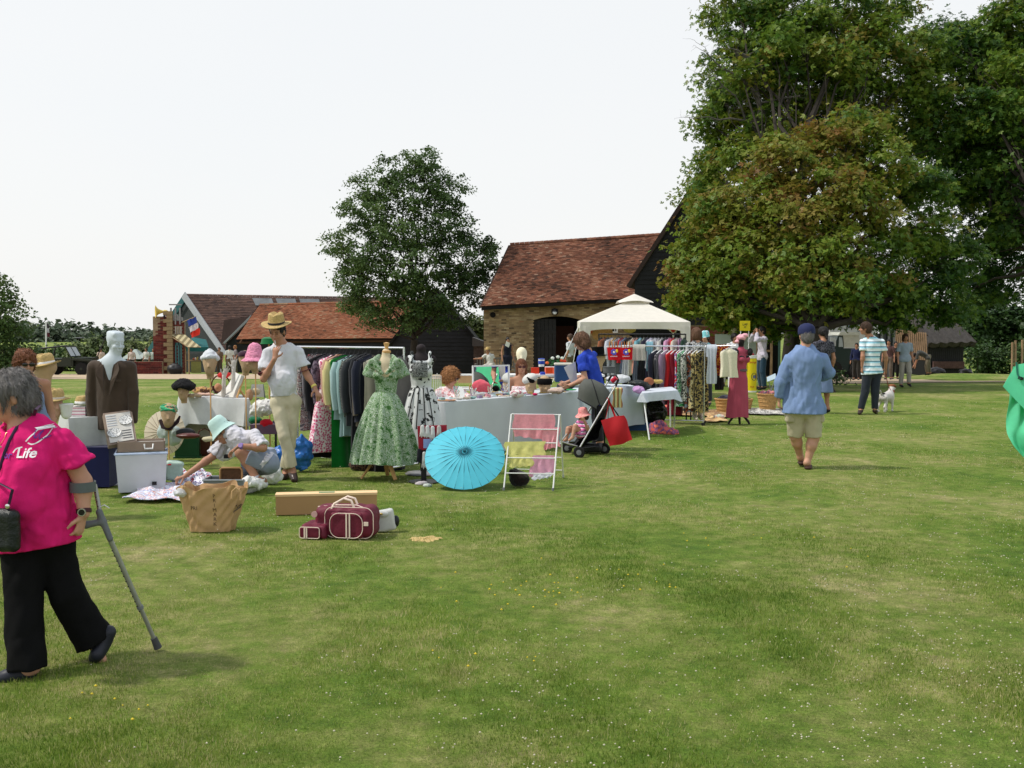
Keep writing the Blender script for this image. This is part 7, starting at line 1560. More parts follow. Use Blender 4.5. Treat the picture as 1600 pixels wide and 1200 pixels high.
# left-hand table behind woman in pink
P=[V((ax_(104,10.75),10.75,0)),V((ax_(165,11.0),11.0,0)),V((ax_(163,11.8),11.8,0)),V((ax_(96,11.6),11.6,0))]
table('white plastic table behind the woman in pink',P,.72,name='plastic_table',m=mat('white_plastic_leg',sr(200,205,205),.5));tcloth('white cloth edge over the plastic table',P,.73,[.42,.4,.4,.4],cloth(200,203,202),amp=.004,fr=3,seed=3,name='white_cloth')
one('navy_crate','navy blue fabric crate under the plastic table','crate',MB().box(V((ax_(148,10.9),10.9,.22)),(.42,.4,.42)),cloth(30,34,80),V((ax_(148,10.9),10.9,.01)))
one('folded_linen','stack of pink and white striped folded linen on the plastic table','linen',MB().box(V((ax_(123,11.05),11.05,.79)),(.2,.2,.10)),print_('linstripe',[(225,215,215),(190,120,140),(230,225,225)],'sz',30),V((ax_(123,11.05),11.05,.74)))
hat('straw hat with white band lying on the folded linen',V((ax_(130,11.05),11.05,.86)),STRAW,[(.11,0),(.09,.0),(.088,.05),(.07,.085),(.004,.095)],name='straw_hat',band=WHITEM)
s=SD();c=at(103,638,10.2);s.cone(c-V((0,0,.06)),c+V((0,0,.06)),.05,.075,.01);s.clip(c+V((0,0,.05)),(0,0,1));s.noise(.006,30,2,(1,1,.2));sdobj('paper_bag',s,.01,PAPER,None,c-V((0,0,.08)),'white ribbed paper bag standing beside the lower straw hat','bag')
# --- soft lumps and small goods ---
def lump(name,label,cat,px,py,d,r,m,noise=.012,nsc=14,extra=(),vox=.012,yaw=0,group=None):
    c=at(px,py,d);s=SD();s.ell(c,r,RZ(yaw),.03)
    for dx,dy,dz,rr in extra:s.ell(c+V((dx,dy,dz)),rr,None,.04)
    s.noise(noise,nsc,len(label));s.clip(V((0,0,.002)),(0,0,-1));return sdobj(name,s,vox,m,None,c-V((0,0,r[2]*.9)),label,cat,group)
LACE=print_('white_lace',[(215,215,212),(195,195,192),(225,225,222)],sc=50)
lump('linen_heap','heap of white gathered linen left of the panama man','linen',412,637,13.0,(.16,.12,.10),LACE,.016,26,((-.09,0,-.05,(.09,.08,.06)),(.07,0,.03,(.08,.08,.07))))
lump('red_bag','small bright red bag on the stool below the linen heap','bag',416,662,13.0,(.085,.06,.065),cloth(200,20,40),.006,20);lump('green_cloth','bright green folded cloth left of the small red bag','cloth',399,657,13.2,(.09,.07,.06),cloth(15,110,70),.01,18);lump('navy_bag','small navy bag right of the small red bag','bag',430,664,13.2,(.05,.05,.06),cloth(35,30,50),.008,20)
T=thing('stool','purple grey cushioned stool under the small red bag','stool',V((ax_(415,13.1),13.1,0)));c=V((ax_(415,13.1),13.1,0));obj('seat',MB().box(c+V((0,0,.40)),(.34,.3,.12)),cloth(105,80,100),T)
for x in (-1,1):
    for y in (-1,1):obj('leg',MB().box(c+V((x*.15,y*.13,.17)),(.025,.025,.34)),DARKM,T)
BLU=mat('blue_polythene',(.02,.13,.42),.3,var=.25,sc=12,bump=.3,bsc=30)
lump('blue_carrier','crumpled blue carrier bag at the foot of the long rail','bag',470,708,11.9,(.14,.12,.20),BLU,.022,12);lump('blue_carrier','second blue carrier bag behind the crouching man','bag',443,714,12.2,(.16,.12,.14),BLU,.022,12)
lump('white_carrier','crumpled white plastic bag beside the crouching man trainers','bag',391,753,10.25,(.10,.09,.06),PAPER,.022,22,((.08,.02,-.02,(.06,.05,.05)),));lump('white_carrier','white bag behind the trainers of the crouching man','bag',424,740,10.9,(.11,.09,.12),PAPER,.014,14)
wp_=lump('white_pouch','white bag with black square under the hand of the crouching man','bag',350,708,10.9,(.11,.07,.09),PAPER,.008,14);obj('label_patch',MB().box(at(354,713,10.80),(.06,.006,.045)),BLACKP,wp_)
# green crate, brown handbag, white handbag
g=gp(290,716);T=thing('green_box','glossy green box left of the brown handbag','box',g);GB_=mat('green_paint',(.012,.07,.03),.3,var=.1);obj('shell',MB().box(g+V((0,.1,.15)),(.30,.24,.28),RZ(.2)),GB_,T);obj('base_rim',MB().box(g+V((0,.1,.012)),(.34,.28,.024),RZ(.2)),GB_,T)
lump('clutch_bag','dark red brown leather bag lying on the green box','bag',294,681,12.2,(.15,.08,.035),mat('oxblood',(.09,.02,.015),.4,var=.2),.004,14);lump('black_bag','round black bag behind the red brown leather bag','bag',290,676,12.4,(.12,.06,.055),BLACKP,.004,14)
g=gp(318,713);T=thing('handbag','brown leather handbag with stiff handle beside the white one','handbag',g);BL=mat('brown_leather',(.085,.028,.016),.35,var=.2,bump=.2);s=SD();s.box(g+V((0,.06,.12)),(.13,.06,.12),None,.03);sdobj('body',s,.01,BL,T);obj('clasp_frame',MB().box(g+V((0,.06,.242)),(.22,.09,.015)),GOLD,T);obj('handle',MB().tube([g+V((-.09,.06,.25)),g+V((-.07,.06,.33)),g+V((0,.06,.36)),g+V((.07,.06,.33)),g+V((.09,.06,.25))],.009,8),BL,T,True)
g=gp(302,715);s=SD();s.cone(g+V((-.01,-.02,.07)),g+V((.02,0,.2)),.075,.04,.03,sq=(0,1,0),q=.5);s.clip(g+V((0,0,.002)),(0,0,-1));sdobj('handbag',s,.009,mat('white_leather',(.55,.56,.54),.4),None,g,'small white handbag leaning against the brown handbag','handbag')
lump('cream_bag','cream bag with gold clasp resting in front of the brown handbag top','bag',326,686,11.7,(.08,.05,.03),cloth(205,195,160),.006,20)
# things on the white table
T=thing('deck_chair','small white canvas chair with tilted back on the crumpled white table','chair',V((ax_(365,13.7),13.7,.78)));
def slabq(P,th,dv=V((0,1,0))):return MB().sheet(lambda u,v:V(P[0]).lerp(V(P[1]),u).lerp(V(P[3]).lerp(V(P[2]),u),v),6,6,th)
obj('back_canvas',slabq([at(372,584,13.9),at(382,588,13.5),at(369,619,13.5),at(354,613,13.9)],.04),cloth(225,225,220),T,True);obj('seat_canvas',slabq([at(354,612,13.9),at(371,617,13.5),at(368,625,13.4),at(340,622,13.8)],.05),cloth(210,208,200),T,True)
obj('frame',MB().cyl(at(373,607,13.6),at(386,625,13.6),.015),PINE,T,True);obj('frame',MB().cyl(at(381,590,13.55),at(370,622,13.45),.013),PINE,T,True)
T=thing('small_chair','small white backed chair behind the linen heap','chair',V((ax_(404,14),14,.5)));obj('backrest',slabq([at(394,601,14),at(411,601,14),at(413,620,14),at(391,620,14)],.03),cloth(225,222,215),T,True);obj('frame',MB().tube([at(392,622,14),at(394,601,14),at(411,601,14),at(414,622,14)],.01,8),GREYP,T,True);obj('leg',MB().cyl(at(403,622,14.05),V((ax_(403,14.05),14.05,0)),.02),GREYP,T,True)
for i,(px,py,lb,cc) in enumerate(((349,584,'tall pale glove hand with spread fingers standing on the white table',(205,200,190)),(364,572,'taller pale glove hand pointing up beside the first',(210,205,198)))):
    base=at(px,617,13.6);tip_=at(px+1,py+4,13.6);s=SD();s.cone(base,tip_,.032,.024,.02);hand(s,tip_,V((.05 if i else .35,0,1)),V((0,-1,0)),.95,.2 if not i else .06,thumb=V((-1,0,0)),spread=.5);sdobj('glove_hand',s,.007,cloth(*cc),None,base,lb,'hand form')
lump('wig_stand','small orange haired doll head beside the pale glove hands','doll',341,605,13.5,(.05,.05,.055),cloth(200,140,105),.004,20);T=thing('basket','round brown basket with red bow behind the glove hands','basket',at(345,612,14.0));c=at(345,603,14.0);obj('bowl',MB().lathe([(.09,-.1),(.13,0),(.125,0),(.085,-.09)],c,20),BL,T,True);obj('handle',MB().tube([c+V((.13*cos(t),0,.15*sin(t))) for t in np.linspace(0,pi,10)],.01,6),BL,T,True)
lump('red_bow','bright red bow on the basket handle','bow',350,588,13.9,(.06,.03,.03),cloth(215,50,50),.014,30,((.05,0,.03,(.04,.02,.03)),(-.05,0,.02,(.04,.02,.03))));lump('shawl','tan and brown shawl bundle behind the black fluffy hat','shawl',316,610,13.9,(.14,.1,.05),print_('shawl',[(150,105,65),(190,150,90),(90,60,45)],sc=12),.01,18)
lump('fur_piece','beige lace piece lying across the front of the white table','lace',302,618,13.5,(.13,.07,.025),cloth(195,170,140),.01,22);lump('fan_lace','pinkish lace strip beside the beige piece on the white table','lace',322,616,13.6,(.12,.06,.02),cloth(215,175,155),.01,22);lump('mitten','tan leather mitten leaning at the right end of the white table','mitten',390,617,13.5,(.05,.04,.08),cloth(190,150,115),.006,20,yaw=.4);lump('shell_purse','cream purse on the small white backed chair','purse',400,612,13.6,(.06,.04,.05),cloth(205,195,165),.006,20)
# parasols
def parasol(label,c,R,nrm,up,m,ribs,mr,depth=.12,tipm=BLACKP,n=3):
    T=thing('parasol',label,'parasol',c);nrm=V(nrm).normalized();a=V(up);a=(a-nrm*a.dot(nrm)).normalized();b=nrm.cross(a);pt=lambda r,q,k=0:c+(a*cos(q)+b*sin(q))*r+nrm*(depth*(1-(r/R) ** 1.6)+k)
    for i in range(ribs):
        q0,q1=2*pi*i/ribs,2*pi*(i+1)/ribs
        mb=MB();mb.sheet(lambda u,v:pt(R*(.04+.96*v)*(1-.012*sin(pi*u)),q0+(q1-q0)*u,-.004*sin(pi*u)),2,5,.003);obj('panel',mb,m,T,True)
        obj('rib',MB().tube([pt(.03,q0,.004),pt(R*.5,q0,.004),pt(R,q0,.003)],.0028,4),mr,T)
    obj('ferrule',MB().cyl(pt(0,0,-.02),pt(0,0,.03),.022,.012),mr,T,True);obj('shaft',MB().cyl(c+nrm*depth,c-nrm*(.55 if nrm.z < .5 else .36),.009),PINE,T,True);return T
TQ=sheer('turquoise_paper',sr(95,205,225),.3,rough=.6,var=.05);d=10.62;c=at(727,720,d)
c=V((ax_(726,10.77),10.77,.315));parasol('large turquoise paper parasol lying open against the jewellery table',c,63/F*10.77,(0,-.7,.71),(0,0,1),TQ,28,mat('teal_rib',(.015,.12,.17),.6),.10)
obj('print_mark',MB().box(at(717,758,10.50),(.012,.004,.022),RY(.6)),BLACKP,[o for o in COL.objects if o.name.startswith('parasol')][0])
CP=sheer('cream_paper',sr(225,215,195),.4,rough=.6,var=.05);parasol('cream paper parasol lying open left of the green turban',at(257,676,12.9),.29,(-.25,-1,.2),(0,0,1),CP,24,mat('brown_rib',(.25,.16,.1),.7),.06)
ps_=lump('pale_shawl','pale blue grey shawl with dark neck under the green turban head','shawl',262,677,12.55,(.13,.06,.14),cloth(190,205,202),.012,12,((.08,0,-.03,(.1,.06,.12)),));obj('shawl_collar',MB().tube([at(250,656,12.42),at(255,667,12.38),at(265,670,12.36),at(277,659,12.4),at(281,650,12.45)],[.02,.03,.03,.028,.012],8,sq=.4),cloth(45,28,32),ps_,True)
# storage tub and open case
TUB=mat('frosted_plastic',(.78,.80,.84),.4,trans=.35,var=.04,ior=1.2);g=gp(219,770);g=V((ax_(219,10.55),10.55,0));yw=RZ(.32);T=thing('storage_tub','frosted clear plastic storage tub under the open picnic case','tub',g)
W_,D_2,H_=.50,.34,.40;mb=MB();q=lambda x,y,z:g+yw @ V((x,y,z))
for (x0,y0,x1,y1) in ((-1,-1,1,-1),(1,-1,1,1),(1,1,-1,1),(-1,1,-1,-1)):
    P=[q(x0*W_/2*.9,y0*D_2/2*.9,.01),q(x1*W_/2*.9,y1*D_2/2*.9,.01),q(x1*W_/2,y1*D_2/2,H_),q(x0*W_/2,y0*D_2/2,H_)];obj('side',slabq(P,.006),TUB,T)
obj('rim',MB().tube([q(-W_/2,-D_2/2,H_),q(W_/2,-D_2/2,H_),q(W_/2,D_2/2,H_),q(-W_/2,D_2/2,H_),q(-W_/2,-D_2/2,H_)],.014,6),mat('rim_blue',sr(185,200,225),.4),T,True);obj('base',MB().poly([q(-.22,-.15,.005),q(.22,-.15,.005),q(.22,.15,.005),q(-.22,.15,.005)],.01,V((0,0,1))),TUB,T)
obj('sticker',MB().box(q(.12,-D_2/2-.0,.09),(.045,.012,.035),yw),BLACKP,T);lump('tub_contents','blue and white clothes seen through the frosted tub','clothes',228,752,10.62,(.15,.09,.10),cloth(150,165,195),.02,14)
CASE=mat('taupe_vinyl',sr(140,122,108),.6,var=.1,bump=.1);T=thing('picnic_case','open taupe picnic case with plates and cutlery strapped in its lid','case',q(0,0,H_+.01))
q2=lambda x,y,z:g+V((.0,0,H_+.02))+yw @ V((x,y,z));cw,cd,ch=.46,.30,.10
for a_,b_ in (((-1,-1),(1,-1)),((1,-1),(1,1)),((1,1),(-1,1)),((-1,1),(-1,-1))):P=[q2(a_[0]*cw/2,a_[1]*cd/2,0),q2(b_[0]*cw/2,b_[1]*cd/2,0),q2(b_[0]*cw/2,b_[1]*cd/2,ch),q2(a_[0]*cw/2,a_[1]*cd/2,ch)];obj('side',slabq(P,.01),CASE,T)
obj('lining',MB().box(q2(0,0,.06),(cw-.03,cd-.03,.03),yw),cloth(215,212,205),T);obj('handle',MB().tube([q2(.03,-cd/2-.005,.075),q2(.035,-cd/2-.03,.03),q2(.11,-cd/2-.03,.03),q2(.115,-cd/2-.005,.075)],.009,8),WHITEM,T,True)
LP_=[at(161,646,10.75),at(206,640,10.95),at(214,689,10.62),at(170,696,10.42)];lid=obj('lid',slabq(LP_,-.05),CASE,T);lc=lambda u,v,k=0:LP_[0].lerp(LP_[1],u).lerp(LP_[3].lerp(LP_[2],u),v)+V((0,-.012-k,0))
obj('lid_lining',slabq([lc(.07,.06),lc(.93,.06),lc(.93,.94),lc(.07,.94)],.004),cloth(212,208,200),T)
PL=print_('plate_print',[(225,225,222),(90,90,95),(225,225,222),(225,225,222)],sc=60);lx=(LP_[1]-LP_[0]).normalized();lz=(LP_[0]-LP_[3]).normalized();ln=lx.cross(lz).normalized()
Rl=Matrix((lx,lz,ln)).transposed()
for u_2,v_2 in ((.27,.66),(.73,.32)):obj('plate',MB().lathe([(.004,0),(.04,.001),(.055,.006),(.072,.012),(.07,.016),(.04,.008),(.004,.007)],lc(u_2,v_2,.004),24,Rl),PL,T,True)
for k in range(5):
    p=lc(.12+.0*k,.16+.08*k,.008);obj('spoon',MB().box(lc(.27,.12+.075*k,.01),(.10,.006,.008),Rl),CHROME,T)
for k in range(4):obj('fork',MB().box(lc(.72,.62+.075*k,.01),(.10,.006,.008),Rl),mat('dark_steel',(.1,.1,.11),.3,.8),T)
# green and white bag behind, floral cloth, tray
T=thing('folded_bag','pale green and white bag with red trim behind the tub','bag',gp(270,752));c=at(272,735,10.9);s=SD();s.box(c,(.09,.08,.10),RZ(.3) @ RY(.15),.03);s.noise(.008,12,2);sdobj('pouch',s,.01,cloth(190,215,200),T);obj('trim',MB().tube([c+V((-.06,-.09,.07)),c+V((0,-.095,.075))],.008,6),RED,T,True)
FL_=print_('blanket_print',[(215,218,228),(215,218,228),(120,125,170),(215,218,228),(190,110,90),(215,218,228)],sc=15)
def ground_cloth(name,label,pts,m,h=.04,cat='cloth',nsc=11,seed=1,amp=.03,dz=0):
    g4=[gp(*p) for p in pts];rd=random.Random(seed);ph=[rd.uniform(0,6) for _ in range(4)]
    def f(u,v):
        p=g4[0].lerp(g4[1],u).lerp(g4[3].lerp(g4[2],u),v);e=(min(u,1-u,v,1-v)*4);e=min(1,e)
        hh=h*(.35+.3*sin(u*nsc+ph[0]+3*sin(v*4+ph[1]))+.25*sin(v*nsc*1.2+ph[2])+.15*sin((u+v)*nsc*1.9));return V((p.x+.03*sin(v*9+ph[3]),p.y+.03*sin(u*11),gz(p.y)+.035+dz+max(0,hh)*(.4+.6*e)))
    mb=MB();mb.sheet(f,48,32,.006);c=sum(g4,V((0,0,0)))/4;return one(name,label,cat,mb,m,c,True)
ground_cloth('floral_cloth','white cloth with blue and red sprigs spread on the grass before the tub',[(193,786),(300,788),(296,758),(224,762)],FL_,.06,seed=3)
ground_cloth('floral_cloth','crumpled white and navy patterned cloth under the crouching man hand',[(270,766),(330,768),(328,742),(278,742)],print_('blanket2',[(220,220,228),(220,220,228),(80,70,120),(225,225,230),(140,40,60)],sc=13),.10,seed=6)
g=gp(352,768);g=V((ax_(352,10.3),10.3,0));T=thing('grey_crate','open grey plastic crate holding a wicker tray','crate',g);w2,d2,h2=.40,.28,.16
for (x0,y0,x1,y1) in ((-1,-1,1,-1),(1,-1,1,1),(1,1,-1,1),(-1,1,-1,-1)):
    P=[g+V((x0*w2/2*.92,y0*d2/2*.92,.01)),g+V((x1*w2/2*.92,y1*d2/2*.92,.01)),g+V((x1*w2/2,y1*d2/2,h2)),g+V((x0*w2/2,y0*d2/2,h2))];obj('side',slabq(P,.006),GREYP,T)
obj('rim',MB().tube([g+V((x*w2/2,y*d2/2,h2)) for x,y in ((-1,-1),(1,-1),(1,1),(-1,1),(-1,-1))],.011,6),mat('grey_rim',(.24,.26,.28),.5),T,True)
c=g+V((.04,.02,h2+.035));T=thing('wicker_tray','brown wicker tray standing on edge in the grey crate','tray',c-V((0,0,.1)));obj('back',MB().box(c,(.22,.015,.15)),mat('brown_wicker',(.11,.05,.022),.7,var=.3,sc=60,bump=.6,bsc=120),T)
obj('rim',MB().tube([c+V((x,-.01,z)) for x,z in ((-.11,-.06),(-.11,.05),(-.09,.07),(.09,.07),(.11,.05),(.11,-.06))],.011,8),mat('tan_wicker',(.34,.19,.08),.6),T,True)
# brown paper bag
BP=mat('kraft_paper',sr(186,152,110),.85,var=.12,sc=7,bump=.5,bsc=9);g=gp(326,833);T=thing('paper_bag','crumpled brown paper carrier bag with printed capital letters standing open','bag',g)
def pb(u,v):
    q_=2*pi*u;k=1-(1-v) ** 1.0;rx=.19+.115*v+.012*sin(7*q_+3*v) ;ry=.085+.05*v;e=3.2;cx_=abs(cos(q_)) ** (2/e)*(1 if cos(q_) > 0 else -1);sy_=abs(sin(q_)) ** (2/e)*(1 if sin(q_) > 0 else -1)
    cr_=.0075*(sin(9*q_+11*v+2*sin(5*v))+.7*sin(17*q_-19*v))*(.3+v) ;top=.37+.018*sin(5*q_+1)+.012*sin(11*q_)
    return V((g.x+(rx*.9+cr_)*cx_+.02*v,g.y+.1+(ry+cr_)*sy_,.005+top*v))
mb=MB();mb.sheet(pb,110,34,.004);bag=obj('bag_body',mb,BP,T,True,auto=80);obj('bag_base',MB().poly([pb(k/24,.01)+V((0,0,.004)) for k in range(24)],.003,V((0,0,1))),BP,T)
obj('handle',MB().tube([at(362,779,8.2),at(363,768,8.2),at(369,762,8.2),at(376,768,8.2),at(376,781,8.2)],.009,8,sq=.5),BP,T,True)
bt=bvh_of(bag);INK=mat('brown_ink',(.11,.075,.045),.8);Rf=Matrix((V((1,0,0)),V((0,0,1)),V((0,-1,0)))).transposed()
for i,ch_ in enumerate('PRIMARK'):
    t=textmesh(ch_,.042,.0003);t.xf(Matrix.Rotation(-pi/2+pi/2,4,'Z'));p=at(325,783+i*7.6,8.1);obj('lettering',project(t,bt,p,Rf,V((0,1,0)),.002),INK,T)
for body,x,y in (('PR',362,802),('PRI',292,803)):t=textmesh(body,.045,.0003);obj('lettering',project(t,bt,at(x,y,8.1),Rf,V((0,1,0)),.002),INK,T)
s=SD();c=at(283,770,8.3);s.ell(c,(.05,.05,.035));s.noise(.012,30,3);sdobj('plastic_wrap',s,.01,TUB,None,c,'clump of clear plastic wrap on the corner of the brown paper bag','wrap')
# cardboard box
g0,g1=gp(431,807),gp(589,803);CB=mat('cardboard',sr(172,135,95),.85,var=.06,sc=4);T=thing('cardboard_box','long narrow cardboard box lying behind the burgundy holdall','box',(g0+g1)/2);u=(g1-g0).normalized();L=(g1-g0).length;R=Matrix((u,V((0,0,1)).cross(u),V((0,0,1)))).transposed();c=(g0+g1)/2+R @ V((0,.07,0));hz=.165
obj('carton',MB().box(c+V((0,0,hz/2+.01)),(L,.13,hz),R),CB,T);obj('lid',MB().box(c+V((0,0,hz+.02)),(L+.01,.14,.02),R),mat('cardboard_light',sr(225,190,145),.85,var=.05),T);obj('tape',MB().box(c+R @ V((0,0,hz+.0325)),(.14,.05,.003),R),mat('green_tape',sr(110,150,110),.5),T)
# burgundy holdall
BUR=mat('burgundy_nylon',(.13,.010,.028),.6,var=.12,sc=9,bump=.25,bsc=60);PIPE=mat('cream_piping',sr(225,205,190),.6)
g=gp(527,843);T=thing('holdall_bag','burgundy holdall with cream piping and twin stripes lying on the grass','holdall',g);yw=RZ(-.16);q=lambda x,y,z:g+yw @ V((x,y,z));s=SD();s.box(q(.02,.16,.125),(.235,.12,.125),yw,.055);s.box(q(.17,.15,.12),(.10,.13,.12),yw,.06,.04);s.box(q(-.19,.10,.06),(.10,.12,.055),yw,.03,.02);s.noise(.011,6,4);hb=sdobj('body',s,.009,BUR,T)
s=SD();s.box(q(.07,.035,.11),(.135,.02,.10),yw,.02);s.noise(.003,14,1);sdobj('front_pocket',s,.008,BUR,T);s=SD();s.box(q(-.215,-.02,.055),(.085,.02,.045),yw,.018);sdobj('side_pocket',s,.008,BUR,T)
def rrect(cx,cz,w,h,r,y,n=6,open_=False):
    P=[]
    for (sx,sz,a0) in ((1,1,0),(-1,1,pi/2),(-1,-1,pi),(1,-1,1.5*pi)):
        for k in range(n+1):a_=a0+pi/2*k/n;P.append(q(cx+sx*(w-r)+r*cos(a_),y,cz+sz*(h-r)+r*sin(a_)))
    return P+[P[0]]
for nm_,P in (('piping',rrect(.07,.11,.135,.098,.075,.010)),('piping',rrect(.085,.13,.20,.122,.07,.038)),('piping',rrect(-.215,.055,.083,.044,.02,-.043))):obj(nm_,MB().tube(P,.0032,6),PIPE,T,True)
for x in (.072,.098,-.255,-.238):lo_,hi_=(.015,.205) if x > 0 else (.015,.095);obj('stripe',MB().box(q(x,.010 if x > 0 else -.044,(lo_+hi_)/2),(.011,.006,hi_-lo_),yw),PIPE,T)
obj('round_badge',MB().cyl(q(-.20,.035,.19),q(-.2,.028,.19),.025,n=20),cloth(205,165,160),T,True);obj('end_tab',MB().box(q(.235,.005,.13),(.035,.012,.03),yw),PIPE,T)
for y in (.08,.18):obj('handle',MB().tube([q(-.08,y-.03,.20),q(-.05,y,.27),q(.03,y,.315),q(.09,y,.30),q(.12,y,.23)],.010,8),PIPE,T,True)
obj('zip',MB().tube([q(-.2,.12,.235),q(-.05,.13,.252),q(.12,.13,.255),q(.22,.13,.22)],.006,6),PIPE,T,True)
g=gp(600,832);T=thing('handbag','white handbag with flap leaning behind the burgundy holdall','handbag',g);s=SD();s.box(g+V((.0,.05,.09)),(.085,.04,.09),RZ(.1) @ RY(-.18),.025);s.clip(g+V((0,0,.002)),(0,0,-1));sdobj('body',s,.008,mat('white_leather',(.55,.56,.54),.4),T);s=SD();s.ell(g+V((-.02,.01,.15)),(.06,.02,.028));sdobj('flap',s,.007,mat('white_leather',(.55,.56,.54),.4),T);obj('clasp',ellm(g+V((-.02,-.012,.155)),(.012,.008,.010)),GOLD,T,True)
s=SD();s.ell(g+V((.09,.07,.08)),(.03,.04,.05));sdobj('gusset',s,.008,BLACKP,T)
# --- red glove display stand + dark post ---
d=11.05;T=thing('glove_stand','red board glove stand on a black post left of the turquoise parasol','stand',V((ax_(668,d),d,0)));RD=mat('red_board',(.30,.012,.03),.7,var=.08)
obj('board',MB().poly([at(652,666,d),at(698,664,d),at(698,703,d),at(654,703,d)],.02),RD,T);obj('post',MB().box(V((ax_(661,d),d+.04,.22)),(.055,.05,.44)),BLACKP,T);obj('notice',MB().box(at(668,693,d-.012),(.09,.006,.10)),mat('notice_blue',sr(140,160,215),.6),T)
obj('foot',MB().lathe([(.16,0),(.17,.01),(.02,.02)],V((ax_(661,d),d+.04,.005)),20),DARKM,T,True)
for i,(px,py,L,cc,lb) in enumerate(((660,671,.10,(222,222,222),'white lace glove hanging first on the red board'),(668,672,.10,(215,216,218),'white glove hanging second on the red board'),(676,673,.12,(220,220,222),'white glove hanging third on the red board'),(686,672,.09,(200,190,188),'greyish lace glove hanging last on the red board'),(663,713,.16,(222,222,222),'long white fringed glove hanging low on the black post'),(655,708,.14,(35,35,45),'black glove beside the low white glove'))):
    c=at(px,py,d-.02);s=SD();s.cone(c+V((0,0,.03)),c-V((0,0,L*.3)),.022,.026,.01,sq=(0,1,0),q=.4)
    for k in range(4):s.cone(c+V((-.018+k*.012,0,-L*.3)),c+V((-.026+k*.017,0,-L*(.75+.1*(k % 2)))),.0075,.006,.004)
    sdobj('glove',s,.005,cloth(*cc),None,c,lb,'glove')
lump('white_shoe','white shoe lying at the foot of the black post','shoe',658,757,10.9,(.07,.05,.035),cloth(205,195,200),.008,16);lump('white_shoe','second white shoe right of the black post','shoe',668,759,10.75,(.045,.04,.025),cloth(205,212,205),.006,16)
lump('tapestry_bag','dark tapestry bag lying behind the wooden tripod','bag',572,726,12.0,(.20,.09,.09),print_('tapestry',[(40,25,28),(90,65,50),(35,22,26)],sc=14),.008,10)
# --- laundry airer with lace cloths ---
d=10.75;T=thing('clothes_airer','white folding clothes airer draped with pastel lace cloths','airer',V((ax_(832,d),d,0)));FLb,FRb,FLt,FRt=gp(787,766),gp(864,767),at(799,647,d+.15),at(874,648,d+.15)
tb_=lambda a_,b_,r=.008:MB().cyl(a_,b_,r,n=8)
obj('front_leg',tb_(FLb,FLt),WHITEM,T,True);obj('front_leg',tb_(FRb,FRt),WHITEM,T,True);BRb,BLb=gp(880,746),gp(806,744);obj('rear_leg',tb_(BRb,FRt+V((.01,.02,0))),WHITEM,T,True);obj('rear_leg',tb_(BLb,FLt+V((.01,.02,0))),WHITEM,T,True)
for t in (1,.8,.62,.42,.22):obj('rung',tb_(FLb.lerp(FLt,t),FRb.lerp(FRt,t),.006),WHITEM,T,True)
for t in (.78,.55,.33,.12):obj('rung',tb_(BLb.lerp(FLt,t),BRb.lerp(FRt,t),.005),WHITEM,T,True)
for p in (FLb,FRb,BRb):obj('foot_cap',MB().cyl(p,p+V((0,0,.03)),.012),GREYP,T,True)
def hung(label,xa,ya,xb,yb,h0,h1,m,t,name='lace_cloth',ph=0,side=-1):
    a_,b_=at(xa,ya,d+.15*t-.12*(1-t)),at(xb,yb,d+.15*t-.12*(1-t))
    def f(u,v):
        p=a_.lerp(b_,u);h=(h0+(h1-h0)*u)/F*d;return p+V((.012*sin(v*7+u*5+ph),-.015-.008*sin(u*19+ph)*v-.02*v,-h*v-.006*sin(u*25+ph)*v+.005))
    mb=MB();mb.sheet(f,30,18,.004);one(name,label,'lace cloth',mb,m,(a_+b_)/2,True)
PK=sheer('pink_lace',sr(238,170,180),.3,rough=.9,var=.12,sc=40);PK2=sheer('rose_lace',sr(235,180,205),.3,rough=.9,var=.12,sc=40);YL=sheer('yellow_lace',sr(232,228,150),.3,rough=.9,var=.1,sc=40)
hung('salmon pink lace cloth over the top bar of the airer',802,648,866,648,34,42,PK,1,ph=1);hung('second salmon cloth hanging lower right on the airer',848,669,874,668,36,30,PK,.8,ph=2);hung('pale yellow lace cloth on the middle bar of the airer',789,691,851,690,20,22,YL,.5,ph=3);hung('long point of yellow cloth under the middle bar',797,711,833,712,20,16,YL,.4,ph=4);hung('pink lace cloth folded on the lowest bars of the airer',828,712,867,712,34,28,PK2,.4,ph=5);hung('pale grey cloth edge under the lowest pink lace',832,742,862,738,8,8,cloth(200,205,212),.25,ph=6)
lump('black_bag','black cloth bag hanging low inside the airer','bag',812,749,10.85,(.10,.08,.09),cloth(28,18,18),.012,14,((-.06,0,.06,(.06,.05,.05)),))
# --- pushchair with child and red bag ---
d=13.4;u_=lambda x,y,k=0:at(x,y,d+k);T=thing('pushchair','black pushchair with grey hood standing before the grey cloth','pushchair',V((u_(918,700).x,d,0)));HB=mat('hood_grey',(.085,.09,.08),.85,var=.1);SIL=mat('silver_tube',(.5,.5,.5),.3,.8)
FW,RW,FW2,RW2=gp(905,714),gp(948,705),gp(883,706),gp(928,699);FW,RW=V((u_(904,570).x,d-.15,0)),V((u_(948,570).x,d+.25,0));FW2,RW2=V((u_(886,570,.4).x,d+.35,0)),V((u_(932,570,.8).x,d+.75,0))
for w3 in (FW,RW,FW2,RW2):
    for s_ in (-1,1):
        c=w3+V((.0,s_*.03,.075));wl=obj('wheel',MB().lathe([(.02,-.014),(.068,-.013),(.075,0),(.068,.013),(.02,.014)],c,20,RZ(-.35) @ RX(pi/2)),TYR,T,True);obj('hub',MB().lathe([(.004,-.018),(.035,-.015),(.035,.015),(.004,.018)],c,14,RZ(-.35) @ RX(pi/2)),GREYP,wl,True)
